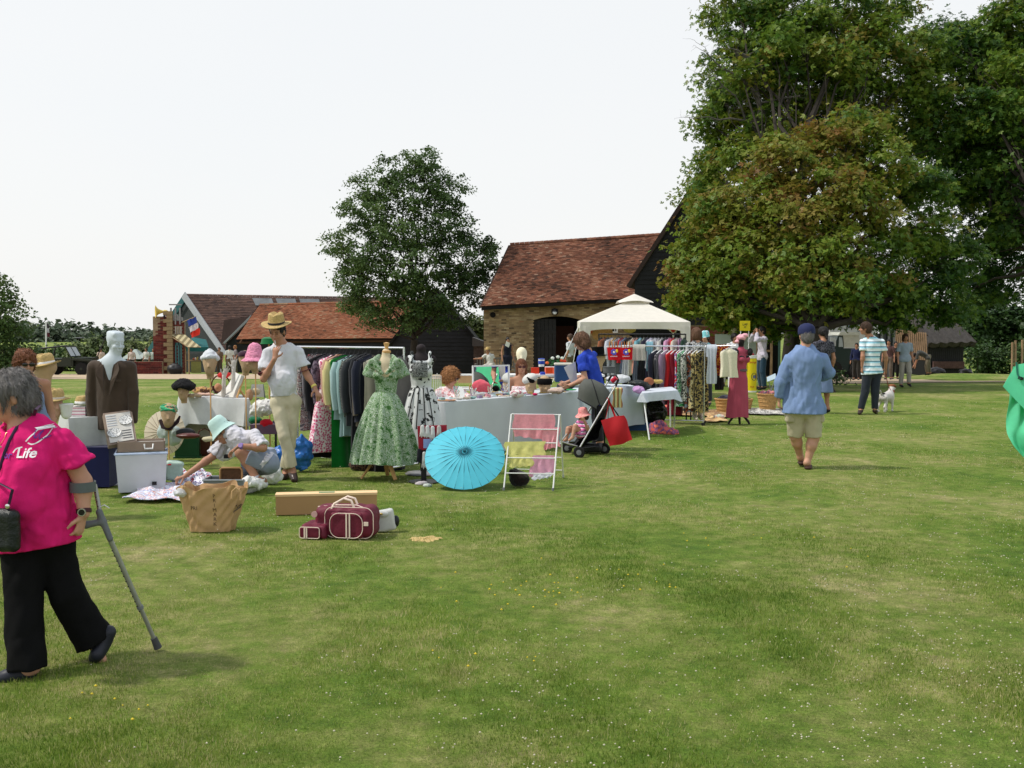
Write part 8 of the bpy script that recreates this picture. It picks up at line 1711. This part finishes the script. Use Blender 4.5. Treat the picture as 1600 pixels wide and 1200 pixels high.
for a_,b_,m in ((FW+V((0,0,.12)),u_(963,601,.05),SIL),(FW2+V((0,0,.12)),u_(950,596,.5),SIL),(RW+V((0,0,.1)),u_(943,633,.02),DARKM),(RW2+V((0,0,.1)),u_(930,633,.55),DARKM),(FW+V((0,0,.12)),RW+V((0,0,.12)),DARKM),(u_(872,696,.1),u_(886,678,.1),SIL)):obj('frame_tube',MB().cyl(a_,b_,.011),m,T,True)
obj('handle',MB().tube([u_(961,605,.05),u_(966,594,.05),u_(963,587,.05),u_(955,587,.1),u_(950,596,.1)],.016,8),BLACKP,T,True)
s=SD();s.cone(u_(906,690,.2),u_(927,678,.2),.05,.075,.04,sq=(0,1,0),q=2.6);s.cone(u_(927,678,.2),u_(944,640,.25),.065,.05,.04,sq=(0,1,0),q=3);s.cone(u_(906,690,.2),u_(890,700,.2),.035,.02,.04,sq=(0,1,0),q=3.2);s.noise(.006,10,3);sdobj('seat',s,.012,mat('black_canvas',(.016,.017,.018),.85),T)
s=SD();s.box(u_(925,699,.25),(.15,.14,.055),RZ(-.3),.03);s.noise(.008,10,2);sdobj('basket',s,.014,BLACKP,T)
hp=u_(938,642,.22);HA=[u_(903,622,.22),u_(904,603,.22),u_(913,592,.22),u_(928,593,.22),u_(943,600,.22),u_(953,613,.22),u_(953,632,.22)]
def hood(u,v):
    a_=pi*u;x=v*(len(HA)-1);i=min(int(x),len(HA)-2);A_=HA[i].lerp(HA[i+1],x-i);return hp+(A_-hp)*max(.02,sin(a_)) ** .38+V((0,.20*cos(a_),0))
obj('hood',MB().sheet(hood,22,18,.006),HB,T,True);obj('hood_rim',MB().tube([hood(k/16,0) for k in range(17)],.010,6),BLACKP,T,True);obj('hood_seam',MB().tube([hood(k/16,.45) for k in range(17)],.007,6),BLACKP,T,True)
obj('footrest',MB().tube([u_(874,694,.1),u_(878,690,.1),u_(890,694,.1),u_(902,697,.1)],.012,8),SIL,T,True);obj('cup_pod',MB().cyl(u_(956,596,.0),u_(963,590,-.02),.03,n=14),cloth(190,30,60),T,True)
# child
CB_=V((u_(893,690).x,d+.15,.3));J=pose(V((u_(905,570).x,d+.15,.2)),.80,90);J.update(base=CB_,s=.55,H=u_(911,649,.12),N=u_(910,660,.14),C=u_(908,666,.15),P=u_(908,675,.17),hf=V((-.75,-.62,-.15)).normalized(),hu=V((0,0,1)),f=V((-.8,-.5,.3)).normalized(),r=V((-.5,.85,0)).normalized(),
         SL=u_(915,663,.05),SR=u_(903,663,.25),EL=u_(919,671,.0),WL=u_(913,658,-.06),ER=u_(898,669,.25),WR=u_(894,667,.15),HL=u_(907,677,.08),HR=u_(904,676,.24),KL=u_(899,666,.02),KR=u_(888,670,.2),AL=u_(894,684,-.02),AR=u_(884,687,.15),TL=u_(889,688,-.05),TR=u_(879,690,.12))
BP_=print_('baby_stripe',[(235,130,190),(240,225,240),(60,40,80),(235,130,190)],'sz',20)
person('small child in pink sun hat and striped pink top lying back in the pushchair',J,.007,SKIN,girth=1.1,hscale=1.22,top=dict(m=BP_,sleeve=.5,hem=-.05,off=.008,loose=.006),bot=dict(m=cloth(235,130,190),len=.45,off=.008,loose=.006,name='shorts'),hair=('short',HAIRB,.006))
worn_hat(J,'bucket',print_('sunhat',[(232,150,150),(238,170,160),(225,120,130)],sc=26),lift=.04,bw=.175,ch=.11,cr=.095)
# red tote bag hanging from the handle
RT=mat('red_tote',(.42,.008,.014),.7,var=.06,bump=.1);T=thing('tote_bag','big bright red tote bag hanging from the pushchair handle','bag',u_(965,690,-.05));P=[u_(940,657,-.02),u_(974,649,-.04),u_(988,687,-.08),u_(953,697,-.06)]
mb=MB();mb.sheet(lambda u,v:P[0].lerp(P[1],u).lerp(P[3].lerp(P[2],u),v)+V((.004*sin(9*v),-.03*sin(pi*u)*sin(pi*v)-.006*sin(u*9+v*5),0)),16,16,.05);obj('pouch',mb,RT,T,True)
for k,(xa,xb) in enumerate(((946,962),(950,968))):obj('handle',MB().tube([u_(xa,656-k,-.03+.08*k),u_(951,630,.0+.06*k),u_(949,622,.0),u_(953,630,.02+.06*k),u_(xb,653-k,-.03+.08*k)],.016,6,sq=.3,up=(0,1,0)),RT if not k else BLACKT,T,True)
# --- jewellery on the table ---
tp=lambda s_,w_,z=0:A1+u1*s_+n1*w_+V((0,0,ZT+.006+z));u1=(B1-A1).normalized();n1=V((-u1.y,u1.x,0));Lt=(B1-A1).length
CLR=mat('clear_plastic',(.8,.78,.8),.1,trans=.8,var=0,ior=1.3);cc_=[cloth(205,190,170),cloth(150,190,185),cloth(220,150,160),cloth(225,220,210),cloth(150,130,160),cloth(190,160,90)]
for k in range(12):
    p=tp(Lt*(.17+.42*k/11),.22+.12*(k % 3));T=thing('jewellery_stand','%s necklace stand on the jewellery table, %s' % (['beige','turquoise','pink','white','mauve','gold'][k % 6],['towards its left end','at its middle'][k > 5]),'stand',p,0,'necklace stands on the jewellery table');hgt=.10+.05*((k*7) % 4)/3
    obj('post',MB().lathe([(.03,0),(.03,.006),(.006,.01),(.006,hgt)],p,10),CLR if k % 2 else WHITEM,T,True);obj('necklace',MB().tube([p+V((.03*cos(t),.02*sin(t)-.004,hgt-.01+.025*cos(2*t)-(.05 if sin(t) < 0 else 0))) for t in np.linspace(0,2*pi,12)],.0065,6),cc_[k % 6],T,True)
rdj=random.Random(5);nmj=['bangle','brooch','ring_box','bead_string','trinket_dish']
for k in range(64):
    p=tp(Lt*(.04+.93*rdj.random()),.04+.36*rdj.random());t_=k % 5;m=cc_[rdj.randrange(6)]
    mb=MB()
    if t_ == 0:mb.tube([p+V((.03*cos(t),.03*sin(t),.008)) for t in np.linspace(0,2*pi,13)],.007,6)
    elif t_ == 1:ellm(p+V((0,0,.012)),(.022,.016,.014),None,8,5,mb=mb)
    elif t_ == 2:mb.box(p+V((0,0,.02)),(.06,.05,.038),RZ(rdj.random()))
    elif t_ == 3:mb.tube([p+V((.05*cos(t)*(1+.3*sin(3*t)),.035*sin(t),.007)) for t in np.linspace(0,5.6,14)],.007,6)
    else:mb.lathe([(.02,0),(.045,.012),(.05,.03),(.045,.03),(.02,.008)],p,14)
    ci_=cc_.index(m);sx_=(p-A1).dot(u1)/Lt;ky=(ci_,t_,min(3,int(sx_*4)))
    if ky in used_:continue
    used_[ky]=1;one(nmj[t_],'small %s %s %s on the grey cloth of the jewellery table' % (['beige','turquoise','pink','white','mauve','gold'][ci_],nmj[t_].replace('_',' '),('near its left corner','left of its middle','right of its middle','near the hat displays')[min(3,int(sx_*4))]),nmj[t_].replace('_',' '),mb,m,p,True,group='small jewellery scattered on the grey cloth')
T=thing('bread_tray','round tan tray of trinkets at the left corner of the jewellery table','tray',tp(.18,.12));obj('dish',MB().lathe([(.1,0),(.13,.012),(.125,.016),(.09,.006)],tp(.18,.12),20),cloth(190,140,100),T,True)
lump('shoe_pair','pair of cream and pink shoes on the table right of the hats','shoes',868,611,14.5,(.11,.06,.04),cloth(215,190,175),.012,24,((.07,.03,.01,(.06,.04,.035)),));lump('lace_fan','white lace fan with pink centre on the jewellery table','fan',808,615,13.9,(.10,.05,.055),print_('fan',[(225,218,215),(190,120,135),(228,222,218)],sc=12),.006,26);lump('pink_purse','bright pink purse beside the lace fan','purse',836,616,14.2,(.04,.03,.02),cloth(205,30,90),.003,20)
lump('coral_cushion','coral pink pleated bag in front of the mirror','bag',751,603,13.95,(.12,.07,.085),cloth(222,95,110),.008,18,((.08,0,-.03,(.06,.05,.06)),));T=thing('feather_fascinator','black feather fascinator standing right of the coral bag','fascinator',at(774,615,14.1))
for k in range(13):a_=-1.3+2.6*k/12;c=at(774,612,14.1);obj('feather',MB().poly([c,c+V((.05*sin(a_)-.012,.01,.06*cos(a_))),c+V((.105*sin(a_),.01*(k % 2),.11*cos(a_))),c+V((.05*sin(a_)+.014,-.01,.055*cos(a_)))],.004),BLACKT,T)
# mirror, turned so that it looks along to the green windbreak
c=at(767,599,14.55);T=thing('dressing_mirror','white framed mirror panel reflecting a green windbreak','mirror',c-V((0,0,.2)));Rm=RZ(radians(33));q=lambda x,y,z:c+Rm @ V((x,y,z));hw,hh=.30,.25
obj('glass',MB().box(q(0,0,0),(hw*2,.01,hh*2),Rm),mat('mirror_glass',(.82,.84,.84),.02,1,var=0),T)
for x,z,w,h in ((-hw,0,.02,hh*2+.02),(hw,0,.02,hh*2+.02),(0,hh,hw*2,.02),(0,-hh,hw*2,.02)):obj('frame_bar',MB().box(q(x,-.006,z),(w,.02,h),Rm),WHITEM,T)
obj('prop',MB().cyl(q(0,.01,hh),q(0,.2,-.5),.01),WHITEM,T,True)
# back-of-stall things
g=V((ax_(846,16.6),16.6,0));table('rear table behind the seated woman',[g+V(v) for v in ((-.6,-.3,0),(1.0,-.3,0),(1.0,.3,0),(-.6,.3,0))],.95)
T=thing('plastic_tub','white and blue lidded tub at the back of the stall','tub',at(846,573,16.4));c=at(846,566,16.4);obj('body',MB().lathe([(.045,-.07),(.05,.04),(.05,.045)],c,18),PAPER,T,True);obj('label',MB().lathe([(.0505,-.03),(.0515,-.028),(.0515,.02),(.0505,.022)],c,18),cloth(40,70,170),T,True);obj('lid',MB().lathe([(.052,.045),(.053,.06),(.01,.064)],c,18),cloth(60,90,190),T,True)
one('blue_tub','blue tub under the white and blue lidded tub','tub',MB().lathe([(.04,-.07),(.045,-.01),(.03,0)],at(848,581,16.4),16),cloth(50,70,180),at(848,586,16.4),True)
for k,(px,cc) in enumerate(((836,(215,60,35)),(858,(222,80,35)),(869,(225,90,40)))):one('orange_carrier',['red orange carrier bag left of the blue tub','orange carrier bag right of the blue tub','orange carrier bag against the navy cool box'][k],'bag',MB().box(at(px,579,16.6),(.13,.08,.10),RZ(.2*k)),cloth(*cc),at(px,585,16.6))
one('white_box','white box edge above the orange carrier bags','box',MB().box(at(862,574,16.8),(.22,.1,.03)),PAPER,at(862,575,16.8))
T=thing('cool_box','navy blue cool box with cream lid behind the papers','cool box',at(880,600,16.2));c=at(880,583,16.2);s=SD();s.box(c,(.14,.12,.14),None,.03);sdobj('shell',s,.014,cloth(40,70,110),T);s=SD();s.box(c+V((0,0,.145)),(.145,.125,.018),None,.015);sdobj('lid',s,.012,cloth(215,210,195),T)
T=thing('potted_plant','leafy plant with white and orange blooms behind the cool box','plant',at(868,575,17.2));c=at(866,566,17.2)
for k in range(22):a_,b_=rdj.uniform(-1,1),rdj.uniform(-.6,1);p=c+V((a_*.14,rdj.uniform(-.05,.05),b_*.07));obj('leaf',MB().poly([p,p+V((.03,-.01,.02)),p+V((.07,0,.0)),p+V((.03,-.01,-.02))],.003),mat('plant_leaf',(.03,.13,.04),.5),T)
for k,(dx,dz,cc) in enumerate(((-.03,.07,(225,230,220)),(.06,.09,(220,228,215)),(.13,.07,(215,225,210)),(.12,.03,(225,80,40)),(.17,.02,(220,70,40)),(-.12,-.01,(230,110,60)))):obj('bloom',ellm(c+V((dx,-.05,dz)),(.032,.02,.026),None,8,6),cloth(*cc),T,True)
T=thing('white_basket','open topped box of goods behind the ginger haired woman','box',at(728,596,15.8));obj('crate',MB().box(at(727,592,15.8),(.22,.2,.12)),cloth(185,150,110),T);obj('cloth',MB().box(at(727,585.5,15.8),(.24,.22,.02)),PAPER,T)
table('low table behind the ginger haired woman',[V((ax_(735,15.4)+v[0],15.7+v[1],0)) for v in ((-.5,-.3),(.5,-.3),(.5,.3),(-.5,.3))],.78)
T=thing('wire_rack','white wire rack left of the ginger haired woman','rack',at(683,620,13.2)); 
for k in range(5):obj('wire',MB().cyl(at(677+k*3,583+abs(k-2)*2,13.3),at(677+k*3,626,13.3),.005,n=6),WHITEM,T)
lump('navy_handbag','dark navy handbag on the table under the hands of the woman in blue','handbag',884,603,15.1,(.13,.09,.07),cloth(32,34,52),.008,16);lump('green_folder','green folded cloth on the table edge beside the pushchair hood','cloth',893,609,14.9,(.08,.06,.012),cloth(40,170,90),.003,16)
# on second table: white cloth pile, bags, leather, lilac cloth, tan hat
lump('white_cloth_pile','pile of folded white cloth on the second table','cloth',966,592,16.5,(.20,.14,.07),cloth(215,218,222),.010,14);lump('black_leather_bag','black leather bag sliding over the end of the second table','bag',997,599,16.4,(.16,.1,.05),mat('black_leather',(.012,.016,.015),.35),.014,14,((.12,-.02,-.06,(.09,.07,.05)),));lump('lilac_scarf','lilac scarf hanging over the corner of the second table','scarf',998,609,16.3,(.10,.05,.06),cloth(205,160,210),.012,18)
T=thing('hat_box','round dark grey hat box on the second table','box',at(952,583,16.7));obj('drum',MB().lathe([(.10,-.05),(.102,.04),(.108,.042),(.108,.055),(.01,.06)],at(952,578,16.7),24),mat('box_grey',(.07,.075,.075),.7),T,True)
c=V((ax_(1016,17.0),17.0,.74));one('tan_bag','round tan leather bag on the small white table','bag',ellm(at(1014,596,17.0),(.085,.04,.07),RY(.1),16,10),mat('tan_leather',(.30,.10,.045),.5,var=.1),c,True);lump('mustard_scarf','mustard scarf on the small white table right of the tan bag','scarf',1028,596,17.1,(.09,.05,.035),cloth(190,165,90),.01,22)
lump('black_sack','big shiny black sack under the small white table','sack',1021,645,17.0,(.22,.16,.24),mat('bin_bag',(.008,.008,.009),.22),.02,9);lump('tapestry_shawl','pink purple and orange shawl heaped on the grass at the table end','shawl',1030,671,16.3,(.16,.10,.14),print_('shawl2',[(200,90,80),(150,90,120),(110,70,110),(215,110,90)],sc=10),.018,11,((.17,0,-.06,(.14,.1,.09)),(-.08,.0,-.02,(.1,.1,.12))))
one('blue_crate','blue plastic crate on the grass under the second table','crate',MB().box(V((ax_(998,17.0),17.0,.07)),(.75,.3,.13)),mat('crate_blue',(.02,.07,.19),.5),V((ax_(998,17),17,.0)))
# ground goods on the right
ground_cloth('brown_rug','brown patterned rug behind the chrome rail',[(1040,650),(1150,654),(1150,643),(1040,641)],print_('rug1',[(150,115,70),(190,155,100),(120,85,55)],sc=9),.03,'rug',seed=11)
ground_cloth('brown_rug','small tan mat in front of the cream boots',[(1100,662),(1135,660),(1130,652),(1104,652)],print_('rug2',[(170,130,80),(205,175,120)],sc=9),.03,'rug',seed=12)
ground_cloth('zebra_rug','black and white speckled rug on the grass by the wicker baskets',[(1165,649),(1236,650),(1232,641),(1168,640)],print_('rug3',[(30,28,28),(215,212,205),(40,38,36),(200,196,188)],sc=8),.03,'rug',seed=13)
lump('coral_cloth','coral cloth bundle on the brown rug','cloth',1044,638,19.5,(.09,.08,.07),cloth(225,110,100),.015,18);lump('floral_bundle','white floral bundle on the brown rug','cloth',1061,633,20.0,(.13,.1,.08),print_('flb',[(215,210,200),(190,120,110),(215,210,200)],sc=14),.015,16);lump('pink_shoe','pair of white and green shoes on the tan mat','shoes',1123,652,18.8,(.10,.07,.05),print_('shoeg',[(190,205,190),(225,190,180)],sc=14),.015,16)
one('pink_bottle','bright pink bottle standing left of the cream boots','bottle',MB().lathe([(.03,0),(.033,.01),(.033,.13),(.02,.16),(.02,.2),(.004,.21)],V((ax_(1080,18.6),18.6,.2)),14),cloth(225,30,140),V((ax_(1080,18.6),18.6,.2)),True);one('pink_box','bright pink box behind the cream boots','box',MB().box(V((ax_(1101,18.8),18.8,.26)),(.10,.1,.12)),cloth(200,20,110),V((ax_(1101,18.8),18.8,.2)))
T=thing('black_chair','low black metal bench carrying the pink bottle behind the chrome rail','bench',V((ax_(1080,18.8),18.8,0)));obj('seat',MB().box(V((ax_(1062,18.8),18.8,.2)),(.9,.25,.02)),BLACKP,T)
for px in (1030,1073,1080):obj('leg',MB().cyl(V((ax_(px,18.7),18.7,0)),V((ax_(px,18.7),18.7,.32 if px > 1070 else .2)),.014),BLACKP,T,True)
WK=mat('wicker',sr(190,150,95),.75,var=.25,sc=50,bump=.7,bsc=110)
def basket(label,px,py,r,h,rt,goods,gc):
    g=gp(px,py);g.y += r;T=thing('wicker_basket',label,'basket',g);obj('weave',MB().lathe([(r*.72,0),(r*.8,h*.3),(r,h),(r*.96,h),(r*.74,.02)],g,26),WK,T,True)
    mb=MB();mb.tube([g+V((r*1.01*cos(t),r*1.01*sin(t),h)) for t in np.linspace(0,2*pi,22)],.016,6);obj('rim',mb,WK,T,True)
    for k in range(4):rr_=r*(.76+.06*k);obj('hoop',MB().tube([g+V((rr_*cos(t),rr_*sin(t),h*(.12+.22*k))) for t in np.linspace(0,2*pi,22)],.009,5),WK,T,True)
    s=SD();s.ell(g+V((0,0,h)),(r*.8,r*.8,.07),None);s.noise(.025,13,px);s.clip(g+V((0,0,h-.03)),(0,0,-1));sdobj('shoe_heap',s,.014,gc,None,g+V((0,0,h)),goods,'shoes')
basket('round wicker basket of dark shoes left of the long rose dress',1135,648,.19,.30,0,'heap of dark shoes in the basket left of the rose dress',cloth(45,45,60));basket('wicker basket half hidden behind the long rose dress',1166,643,.17,.24,0,'heap of tan things in the basket behind the rose dress',cloth(150,120,90));basket('wicker basket heaped with clothes beside the man in blue',1203,644,.21,.36,0,'heap of pink and grey clothes in the basket beside the man in blue',print_('heap3',[(120,60,70),(60,60,80),(190,120,120)],sc=9))
# --- gazebo ---
GAZ=sheer('gazebo_canvas',sr(236,232,224),.35,rough=.85,var=.04);y0,y1=24.0,27.0;xl,xr=ax_(907,y0),ax_(1078,y0);ze=at(0,503,y0).z;pk=V(((xl+xr)/2+.15,25.5,at(0,466,25.5).z));T=thing('gazebo','white canvas gazebo with peaked vented roof behind the clothes rails','gazebo',V(((xl+xr)/2,25.5,0)))
cs_=[V((xl,y0,ze)),V((xr,y0,ze)),V((xr+.12,y1,ze+.04)),V((xl+.12,y1,ze+.04))]
for i in range(4):
    a_,b_=cs_[i],cs_[(i+1) % 4]
    obj('roof_panel',MB().sheet(lambda u,v:a_.lerp(b_,u).lerp(pk,v*.88)-V((0,0,.07*sin(pi*u)*sin(pi*min(1,v*1.1))*.5)),10,10,.006),GAZ,T,True)
    vn=(b_-a_).normalized();obj('valance',MB().sheet(lambda u,v:a_.lerp(b_,u)+V((0,0,-.30*v*(1 if (u < .06 or u > .94) else (.55+.45*abs(2*u-1) ** 6))))+V((-vn.y,vn.x,0))*.012*sin(u*12)*v,30,4,.005),GAZ,T,True)
    obj('leg',MB().box(V((a_.x+(.05 if i in (0,3) else -.05),a_.y+.03*(1 if i < 2 else -1),(ze-.02)/2)),(.035,.035,ze-.03)),WHITEM,T)
    if i in (0,1):obj('corner_drape',MB().sheet(lambda u,v:a_+V(((.24*u*(1-.25*v))*(1 if i == 0 else -1),-.02+.01*sin(9*u),-.1-.75*v)),5,8,.005),GAZ,T,True)
cp=[pk+V((-.42,-.42,-.12)),pk+V((.42,-.42,-.12)),pk+V((.42,.42,-.12)),pk+V((-.42,.42,-.12))];tpk=V((pk.x,pk.y,at(0,459,25.5).z))
for i in range(4):a_,b_=cp[i],cp[(i+1) % 4];obj('vent_cap',MB().sheet(lambda u,v:a_.lerp(b_,u).lerp(tpk,v*.98)+V((0,0,.05*sin(pi*u)*(1-v))),8,5,.005),GAZ,T,True)
obj('guy_rope',MB().cyl(cs_[0],V((ax_(848,23.4),23.4,0)),.008,n=6),WHITEM,T,True);obj('guy_rope',MB().cyl(cs_[0]+V((0,0,-.05)),V((ax_(884,23.8),23.8,0)),.007,n=6),WHITEM,T,True)
lump('hanging_shawl','brown shawl hung inside the gazebo left of the small window','shawl',940,520,25.0,(.28,.04,.20),cloth(185,140,100),.015,8);lump('hanging_scarf','orange scarf hung at the left inside the gazebo','scarf',922,515,24.9,(.07,.03,.12),cloth(190,95,70),.01,12);c=at(1052,512,24.6);one('red_lantern','small red paper lantern hanging at the right of the gazebo','lantern',MB().lathe([(.004,.14),(.03,.08),(.075,-.02),(.06,-.06),(.03,-.11),(.004,-.12)],c,12),cloth(200,45,35),c,True);lump('round_hat','round tan straw hat hung inside the gazebo','hat',984,514,25.4,(.16,.05,.10),STRAW,.004,10)
# --- yellow drum, sign, board, barrel things by the barn door ---
YEL=mat('yellow_paint',sr(215,195,20),.5,var=.05);REDP=mat('red_letter',(.5,.03,.02),.6);d=27.6;c=V((ax_(1174,d),d,0));T=thing('advert_drum','tall yellow drum with red lettering and a round dark picture','drum',c);zt=at(0,558,d).z;rr_=15.5/F*d/2*1.0
obj('drum',MB().lathe([(.14,.0),(.14,zt)],c,24),YEL,T,True);obj('white_top',MB().lathe([(.145,zt-.03),(.15,zt),(.15,zt+.05),(.01,zt+.055)],c,24),PAPER,T,True);obj('white_base',MB().lathe([(.143,.002),(.143,.04)],c,24),PAPER,T,True)
def curved(mb,c,r,y0):mb.v=[(c.x+(r+p[2])*sin(p[0]/r),c.y-(r+p[2])*cos(p[0]/r),y0+p[1]) for p in mb.v];return mb
for body,z_,sz in (('Vintage',zt-.16,.085),('FAIR',.13,.06)):obj('lettering',curved(textmesh(body,sz,.001),c,.143,z_),REDP,T)
mb=MB();N=22;mb.add([(0.05+.085*cos(2*pi*k/N),.105*sin(2*pi*k/N),.002) for k in range(N)],[tuple(range(N))]);obj('round_picture',curved(mb,c,.143,.42),mat('record_dark',(.03,.03,.06),.5),T)
mb=MB();mb.add([(0.05+.04*cos(2*pi*k/N),.05*sin(2*pi*k/N),.004) for k in range(N)],[tuple(range(N))]);obj('picture_centre',curved(mb,c,.143,.42),mat('record_blue',(.12,.13,.22),.5),T)
lump('red_ornament','shiny red ornament standing on the yellow drum','ornament',1173,554,d,(.10,.08,.05),cloth(170,25,40),.01,16)
T=thing('yellow_sign','square yellow sign with black symbols on two white posts','sign',V((ax_(1164,28),28.0,0)));c=at(1164,509,28);obj('board',MB().box(c,(.28,.02,.27)),YEL,T)
for x in (-.11,.11):obj('post',MB().cyl(V((c.x+x,28.02,0)),V((c.x+x,28.02,c.z-.12)),.012),WHITEM,T,True)
Rs=Matrix((V((1,0,0)),V((0,0,1)),V((0,-1,0)))).transposed()
flat_text('lettering','LAF',.085,c+V((0,-.012,.01)),Rs,BLACKP,T,.001,.002);flat_text('lettering','29',.06,c+V((.0,-.012,-.055)),Rs,BLACKP,T,.001,.001)
T=thing('display_board','large pale grey board standing behind the yellow sign','board',V((ax_(1150,30),30.0,0)));obj('panel',MB().box(V((ax_(1149,30),30.0,(at(0,521,30).z+at(0,558,30).z)/2-.15)),(ax_(1181,30)-ax_(1117,30),.04,.95)),mat('board_grey',sr(168,176,172),.8,var=.04),T)
for px in (1120,1178):obj('leg',MB().box(V((ax_(px,30),30.0,.4)),(.05,.05,.8)),GREYP,T)
lump('lamp_shade','cream lamp shade on top of the display board','lampshade',1147,517,30,(.09,.09,.10),cloth(205,195,165),.003,8);T=thing('folding_chair','pale blue folding chair left of the man in blue','chair',V((ax_(1206,26),26,0)));obj('seat',slabq([at(1199,590,26),at(1212,584,25.6),at(1213,592,25.4),at(1200,597,25.8)],.02),cloth(180,200,215),T);obj('leg',MB().cyl(at(1201,596,25.8),V((ax_(1208,25.8),25.8,0)),.012).cyl(at(1212,590,25.5),V((ax_(1202,25.5),25.5,0)),.012),GREYP,T,kind='stuff')
# --- green windbreak at the right edge (it continues out of the picture) ---
d=12.6;WBK=sheer('green_nylon',sr(110,225,178),.35,rough=.55,var=.06);T=thing('windbreak_tent','bright green nylon windbreak tent cut by the right edge','tent',V((ax_(1600,d)+1,d,0)));u_=lambda x,y,k=0:at(x,y,d+k)
def pan(P,nu=14,nv=14,am=.03):mb=MB();P=[V(p) for p in P];mb.sheet(lambda u,v:P[0].lerp(P[1],u).lerp(P[3].lerp(P[2],u),v)+V((0,am*sin(3*u+5*v),0)),nu,nv,.006);return mb
ly_,lx_=[573,586,604,628,655,680,697,710,722,738],[1583,1581,1580,1579,1577,1575,1580,1590,1604,1630]
obj('lower_wall',MB().sheet(lambda u,v:u_(np.interp(573+165*v,ly_,lx_),573+165*v).lerp(u_(1900,560+178*v,-.5),u)+V((0,.06*sin(9*u+5*v)+.03*sin(60*u-9*v)+.02*sin(110*u+14*v),0)),160,30,.006),WBK,T,True)
obj('flap',pan([u_(1567,604,-.10),u_(1588,570,-.04),u_(1640,560,-.12),u_(1650,690,-.30)],12,12,.015),WBK,T,True)
for px,py in ((1582,535),(1587,532),(1597.5,531)):obj('pole',MB().cyl(u_(px,py,.1),V((u_(px+8,570).x,d+.12,.55)),.014),TIMB,T,True)
obj('toggle',MB().box(u_(1595,591,-.12),(.06,.02,.035),RY(.3)),BLACKP,T);obj('strap',MB().tube([u_(1588,566,-.05),u_(1590,585,-.08),u_(1594,592,-.13)],.012,6),mat('dark_green_strap',(.01,.12,.08),.7),T,True)
obj('back_wall',pan([V((u_(1900,570).x,d-.4,1.4)),V((u_(1900,570).x+.3,d-3.0,1.5)),V((u_(1900,570).x+.3,d-3.0,.02)),V((u_(1900,570).x,d-.4,.02))]),WBK,T,True)
# hedge that the mirror sees, beyond the windbreak outside the frame
bush('field_hedge','leafy hedge outside the frame beyond the green windbreak',3400,470,400,110,14,HEDGE,211,.6,n=5,per=10,size=.2)
